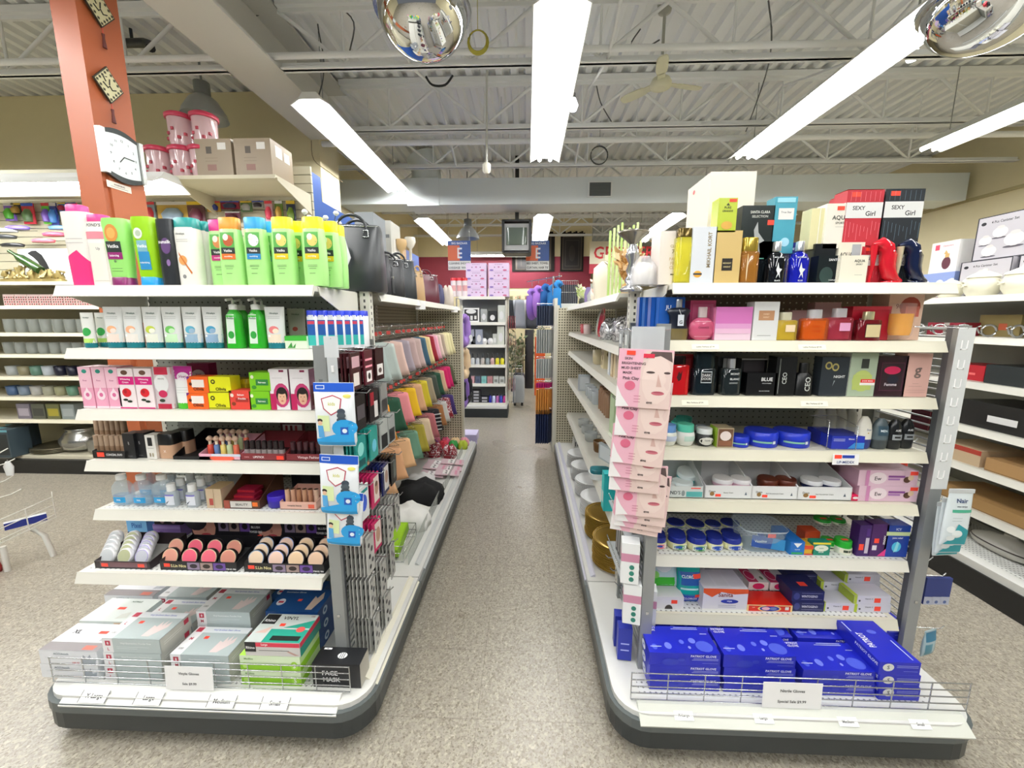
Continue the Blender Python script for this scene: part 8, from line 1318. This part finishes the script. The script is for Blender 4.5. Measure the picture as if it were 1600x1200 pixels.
for i, (px0, px1, yt, yb, Y, c, nm, k_) in enumerate(((820, 834, 515, 558, 8.3, '181418', 'black upright suitcase', 'suitcase'), (804, 819, 532, 564, 8.6, 'a89478', 'brown cardboard box by the back wall', 'cardboard_box'))):
    x0, _, z0_ = at(px0, yb, Y); x1, _, z1 = at(px1, yt, Y); b = B(); b.loft([(.0, (x1-x0)/2, .15, 6), (z1-.02, (x1-x0)/2, .15, 6), (z1, (x1-x0)/2*.95, .14, 6)], M(c, .5), 20); o = b.build(k_); tag(o, nm+' standing at the far end of the aisle', k_.replace('_', ' ')); o.location = ((x0+x1)/2, Y, 0)
b = B(); x0, _, _ = at(836, 540, 7.4); x1, _, _ = at(852, 540, 7.4); b.box(x0, 7.4, 0, x1, 7.6, at(836, 527, 7.4)[2], M('d8561c', .5)); tag(b.build('orange_column_base'), 'bright orange boxed column base at the far end of the aisle', 'column')
for i, (c, nm) in enumerate((('9ca0a4', 'silver'), ('2a2c34', 'black'))): b = B(); b.loft([(.06, .09, .06, 5), (.1, .1, .07, 4), (.45, .1, .07, 4), (.5, .08, .05, 4)], M(c, .3), 18); b.tube([(-.05, 0, .5), (-.05, 0, .62), (.05, 0, .62), (.05, 0, .5)], .006, CHROME, 5); [b.lathe([(.02, .0), (.02, .06)], BLACK, 8, off=(s*.06, 0, 0)) for s in (-1, 1)]; inst(thing(b, 'cabin_suitcase', 'suitcase', .14), (-.13+.0*i, 6.5+.35*i, 0), '%s cabin suitcase standing past the far unit' % nm)
for i, (px, py) in enumerate(((800, 532), (812, 525), (842, 520))): x, y, z = at(px, py, 7.8+.3*i); plant(x, y, 0, 9, z+.12, .14, ('2a2c28', '3a4a2a', '5a6a44', '8a8a6a', 'a0a088'), 'tall artificial plant in the far back corner, %s' % nl(i), 'artificial_plant', seed=20+i, leaf=.12, wd=.03)
# signs, television, carpets
def sign(px, py0, py1, lines, lab):
    Y = 6.99; x, _, z1 = at(px, py0, Y); z0_ = at(px, py1, Y)[2]; k = kpx(Y, 2.5); w_ = 36*k; H = z1-z0_; t = empty('hanging_sign', (x, Y, z0_)); tag(t, lab, 'sign', 'hanging aisle signs')
    b = B(); b.box(-w_/2, 0, H*.32, w_/2, .012, H, M('1d4a94', .4)); prints(b, [('r', 0, .32, .52, .84, 'd8663c'), ('t', 'BIG BAZAAR', .52, .91, .10, 'e8ecf4', .9), ('r', .42, .4, .62, .46, 'e8ecf4'), ('r', .42, .54, .62, .6, 'e8ecf4'), ('r', .42, .7, .62, .76, 'e8ecf4'), ('r', .42, .4, .48, .76, 'e8ecf4')], w_, H, .0); kid(b, 'upper_panel', t)
    b = B(); b.box(-w_/2, .0, 0, w_/2, .012, H*.31, M('f2f2ee', .4)); prints(b, [('t', lines[0], .5, .23, .1, '181818', .94), ('t', lines[1], .5, .08, .1, '181818', .94)], w_, H, .0); kid(b, 'lower_panel', t)
    b = B(); [b.tube([(s*w_*.45, .006, H), (s*w_*.45, .006, DZ-z0_)], .002, CHROME, 4) for s in (-1, 1)]; kid(b, 'wire', t)
sign(717, 376, 422, ('CLEANING SHOWER', 'LUGGAGE  WATER'), 'blue and orange aisle sign reading CLEANING SHOWER above the lilac boxes'); sign(840, 376, 422, ('BED SHEET, TOWEL', 'CURTAIN, HAIR TIE'), 'blue and orange aisle sign reading BED SHEET, TOWEL and CURTAIN right of the television')
Y = 6.45; x, _, z = at(807, 370, Y); k = kpx(Y, 2.5); t = empty('television', (x, Y, z)); tag(t, 'old grey box television hung in a black bracket over the aisle', 'television')
b = B(); b.box(-19*k, .02, -20*k, 19*k, .4, 20*k, M('a8aaa8', .4)); b.loft([(-14*k, 15*k, .25, 4), (14*k, 15*k, .25, 4)], M('5a5c5c', .5), 16, off=(0, .35, 0)); kid(b, 'case', t); b = B(); b.loft([(0, 16*k, .1, 8)]*0 or [(-12*k, 16*k, .01, 8), (14*k, 16*k, .01, 8)], M('5f6a60', .08), 16, off=(0, .016, 0)); kid(b, 'screen', t)
b = B(); [b.box(s*21*k-.02, -.0, -23*k, s*21*k+.02, .4, 26*k, BLACK) for s in (-1, 1)]; b.box(-21*k, 0, -24*k, 21*k, .4, -22*k, BLACK); b.box(-21*k, 0, 23*k, 21*k, .4, 26*k, BLACK); b.box(-.03, .2, 26*k, .03, .25, DZ-z, BLACK); kid(b, 'bracket', t)
def rug(px0, px1, py0, py1, lab):
    Y = 10.56; x0, _, z1 = at(px0, py0, Y); x1, _, z0_ = at(px1, py1, Y); w_, H = x1-x0, z1-z0_; b = B(); b.box(-w_/2, 0, 0, w_/2, .015, H, M('15100f', .9)); prints(b, [('r', .08, .05, .92, .95, '4a3f34'), ('r', .12, .07, .88, .93, '1a1413'), ('r', .2, .14, .8, .86, '3a3430'), ('r', .23, .16, .77, .84, '120e0e'), ('c', .5, .5, .14, .22, '2a2422')], w_, H, 0)
    o = b.build('wall_carpet', None, ((x0+x1)/2, Y, z0_)); tag(o, lab, 'carpet'); b = B(); [b.cbox(-w_/2+w_*i/12, .007, H, w_*.085, .014, .05+.02*(i % 3), M('15100f', .9)) for i in range(13)]; kid(b, 'fringe', o)
rug(876, 911, 367, 424, 'tall black patterned carpet on the back wall, right one'); rug(800, 866, 368, 424, 'large black patterned carpet on the back wall behind the aisle sign')
b = B(); x0, _, z1 = at(922, 377, 9.8); x1, _, z0_ = at(985, 412, 9.8); w_, H = x1-x0, z1-z0_; b.box(0, 0, 0, w_, .02, H, M('d8d0b8', .5)); b.box(0, 0, -.22, w_, .02, -.0, M('a8283c', .5)); b.text('GROCERY', (w_*.95, -.002, H*.5), (1, 0, 0), (0, 0, 1), H*.75, M('c0282e'), w_*1.7); [b.tube([(a, .01, H), (a, .01, DZ-z0_)], .006, CHROME, 5) for a in (.05, w_-.05)]; o = b.build('grocery_sign', None, (x0, 9.8, z0_)); tag(o, 'cream sign with big red letters GR starting behind the decor plants', 'sign')
o = bpy.data.objects['grocery_sign']
# storage boxes along the blue partition
for i, (px0, px1, yt, Y, z, c, nm) in enumerate(((553, 583, 332, 3.0, 1.532, '8c9296', 'grey plastic bin'), (585, 610, 345, 3.4, 1.532, 'c8c8c0', 'white carton'), (600, 622, 382, 3.8, 1.532, 'c8a67c', 'wooden box'))):
    k = kpx(Y, 2); x, _, z1 = at((px0+px1)/2, yt, Y); o = carton('storage_box', (px1-px0)*k, .25, z1-z, c, [('r', .1, .8, .9, .84, '7a7e80'), ('R', 'r', .3, .5, .7, .8, 'e4e4e0')]); inst(o, (x, Y+.12, z), '%s stacked on the shelving behind the black handbags' % nm)
for i, (px, py, Y) in enumerate(((627, 392, 3.55), (641, 388, 3.72))): x, _, z = at(px, py, Y); b = B(); b.lathe([(.05, 0), (.012, .03), (.012, max(.05, z-1.54)), (.03, z-1.52), (.05, z-1.48), (.045, z-1.44)], M(['c8a878', 'e0dcd0'][i], .4), 14); inst(thing(b, 'cup_stand', 'stand', .1), (x, Y, 1.532), '%s cup topped stand behind the handbags' % ['tan', 'cream'][i])
# ================================================================ CEILING FIXTURES
def dome_m(px, py, Y, r, lab):
    x, _, z = at(px, py, Y); t = empty('mirror_dome', (x, Y, z)); tag(t, lab, 'mirror dome', 'mirror domes')
    b = B(); b.lathe([(.002, -r*.95)]+[(r*math.cos(a), r*.95*math.sin(a)) for a in [-PI/2+PI/2*i/12 for i in range(1, 13)]], M('dcdee0', .03, 1.), 36, cap=False); kid(b, 'mirror', t); b = B(); b.lathe([(r*1.06, -.02), (r*1.08, 0), (r*1.0, .02)], M('b8babc', .15, .8), 32); b.lathe([(r*1.0, .02), (.05, .1), (.03, DZ-z)], M('c8cacc', .4), 20); kid(b, 'rim', t)
dome_m(660, 15, 2.62, .26, 'silver security mirror dome hanging at the top centre'); dome_m(1552, -12, 2.25, .25, 'silver security mirror dome cut by the upper right corner')
def highbay(px, py, Y, s, lab):
    x, _, z = at(px, py, Y); t = empty('high_bay_lamp', (x, Y, z)); tag(t, lab, 'ceiling lamp', 'high bay lamps'); b = B(); b.lathe([(s, -s*.6), (s*.93, -s*.35), (s*.6, s*.2), (s*.3, s*.45)], M('b4b8b8', .3, .4), 24, cap=False); kid(b, 'shade', t); b = B(); b.lathe([(s*.3, s*.4), (s*.34, s*.45), (s*.34, s*1.0), (s*.2, s*1.05), (.01, s*1.1), (.01, DZ-z)], M('8a9090', .4, .4), 16); kid(b, 'ballast', t); b = B(); b.lathe([(.001, -s*.25), (s*.25, -s*.15), (s*.3, s*.1)], M('e8e8dc', .3), 12); kid(b, 'bulb', t)
highbay(318, 165, 4.2, .20, 'unlit grey bell shaped high bay lamp near the orange column'); highbay(731, 362, 7.3, .2, 'unlit silver high bay lamp over the far left aisle')
t = empty('ceiling_fan', (*at(1032, 130, 3.68)[:2], at(1032, 130, 3.68)[2])); tag(t, 'cream three bladed ceiling fan at rest right of the centre light', 'ceiling fan'); zc = t.location.z; FM = M('d8d6b8', .5)
b = B(); b.lathe([(.04, -.04), (.08, -.03), (.085, 0), (.07, .03), (.02, .06)], FM, 20); kid(b, 'motor', t); b = B(); b.lathe([(.012, .08), (.012, max(.2, DZ-zc-.08)), (.05, DZ-zc-.06), (.06, DZ-zc)], M('a8a89c', .4), 12); kid(b, 'downrod', t)
for a in (.25, .25+2*PI/3, .25+4*PI/3): b = B(); b.X = Matrix.Rotation(a, 4, 'Z')@Matrix.Rotation(.2, 4, 'X'); b.box(.07, -.03, -.004, .15, .03, .004, FM); b.loft([(-.004, .12, .045, 4), (.004, .12, .045, 4)], FM, 20, off=(.25, 0, 0)); kid(b, 'blade', t)
x, y, z = at(760, 262, 4.5); t = empty('pendant_socket', (x, 4.5, z)); tag(t, 'white cable with bare socket hanging left of the centre light', 'socket'); b = B(); b.tube([(0, 0, .04), (.01, 0, DZ-z)], .012, M('d4d4cc', .5), 6); kid(b, 'cable', t); b = B(); b.loft([(-.06, .02, .02), (-.04, .04, .04), (.03, .045, .045), (.05, .02, .02)], M('e4e0d0', .4), 14); b.lathe([(.012, -.001), (.012, .001)], BLACK, 8); kid(b, 'socket', t)
x, y, z = at(746, 64, 3.3)
b = B(); [b.tube([(math.cos(a)*(.065+.004*k), .006*k, math.sin(a)*(.07+.004*k)) for a in [2*PI*i/18 for i in range(18)]], .005, M('b0a83c', .5), 5, True) for k in range(4)]; b.tube([(0, 0, .07), (.0, .0, DZ-z)], .003, M('b0a83c', .5), 4); tag(b.build('coiled_cable', None, (x, 3.3, z)), 'yellow coiled cable hanging beside the mirror dome', 'cable')
for i, (px, py, Y, nm) in enumerate(((936, 242, 5.6, 'dark grey'),)): x, y, z = at(px, py, Y); b = B(); [b.tube([(math.cos(a)*.11, .01*k, math.sin(a)*.11) for a in [2*PI*j/20 for j in range(20)]], .006, M('4a4c4a', .5), 5, True) for k in range(3)]; b.tube([(0, 0, .11), (0, 0, DZ-z)], .003, M('4a4c4a', .5), 4); tag(b.build('coiled_cable', None, (x, Y, z)), 'dark grey coiled cable on the joist right of the centre light', 'cable')
b = B(); x, y, z = at(215, 68, 3.8); b.tube([(-.28, 0, 0), (.06, 0, 0), (.14, -.04, -.04), (.16, -.06, -.08)], .035, M('2a2e34', .4), 10); b.tube([(-.05, 0, 0), (-.05, 0, DZ-z)], .012, M('2a2e34', .4), 6); tag(b.build('black_drain_pipe', None, (x, 3.8, z)), 'short black elbow pipe by the top of the orange column', 'pipe')
for i, (px, py, Y) in enumerate(((895, 165, 4.0), (1425, 85, 3.6))):
    x, y, z = at(px, py, Y); t = empty('glowing_bulb', (x, Y, z)); tag(t, 'round glowing bulb beside a strip light, %s' % ['centre', 'right'][i], 'lamp', 'glowing bulbs'); b = B(); b.lathe([(.002, -.05), (.03, -.04), (.045, 0), (.03, .04), (.02, .06)], M('ffffff', .5, e=14.), 14); kid(b, 'bulb', t); b = B(); b.lathe([(.022, .06), (.022, .1), (.008, .11), (.008, DZ-z)], GREYM, 10); kid(b, 'fitting', t)
def cable(pts, lab, r=.006, c='5a5c5a'):
    P = [at(px, py, Y) for px, py, Y in pts]; Q = []
    for i in range(len(P)-1):
        for k in range(4): f = k/4; p0, p1, p2, p3 = P[max(0, i-1)], P[i], P[i+1], P[min(len(P)-1, i+2)]; Q.append(tuple(.5*((2*p1[j])+(-p0[j]+p2[j])*f+(2*p0[j]-5*p1[j]+4*p2[j]-p3[j])*f*f+(-p0[j]+3*p1[j]-3*p2[j]+p3[j])*f**3) for j in range(3)))
    Q.append(P[-1]); b = B(); b.tube(Q, r, M(c, .5), 5); tag(b.build('ceiling_cable'), lab, 'cable')
cable([(400, 25, 3.6), (440, 14, 3.6), (520, 12, 3.6), (552, 35, 3.6), (546, 80, 3.6)], 'grey cable looping over the joists left of the mirror dome')
cable([(498, 5, 3.9), (496, 40, 3.8), (505, 90, 3.8), (504, 125, 3.8), (497, 152, 3.75)], 'grey cable dropping to the left strip light')
cable([(665, 120, 4.0), (675, 133, 4.0), (695, 133, 4.0), (707, 118, 4.0)], 'short black cable loop under the joist behind the mirror dome', .01, '202224')
cable([(1000, 45, 3.7), (985, 70, 3.7), (1005, 75, 3.7), (1030, 62, 3.7)], 'dark cable curl beside the ceiling fan')
cable([(1200, 0, 3.4), (1205, 60, 3.5), (1195, 120, 4.2), (1165, 205, 5.0)], 'long dark cable sagging right of the ceiling fan')
cable([(930, 125, 4.7), (938, 160, 4.7), (955, 190, 4.7)], 'dark cable trailing along the joist beside the glowing bulb')
cable([(486, 220, 4.7), (490, 250, 4.72), (515, 270, 4.72), (535, 285, 4.76)], 'thin brown cable running down the wall corner', .004, '7a6a48')
b = B(); x, y, z = at(593, 180, 6.0); b.box(-.35, 0, -.25, -.02, .3, .2, M('7a7c7c', .5)); b.box(.08, 0, -.28, .5, .3, .25, M('8a8c8a', .5)); b.box(-.1, .1, .1, .2, .2, DZ-z, M('8a8c8a', .5)); tag(b.build('heater_unit', None, (x, 6.0, z+.1)), 'grey heater housing up between the joists behind the left strip light', 'heater')
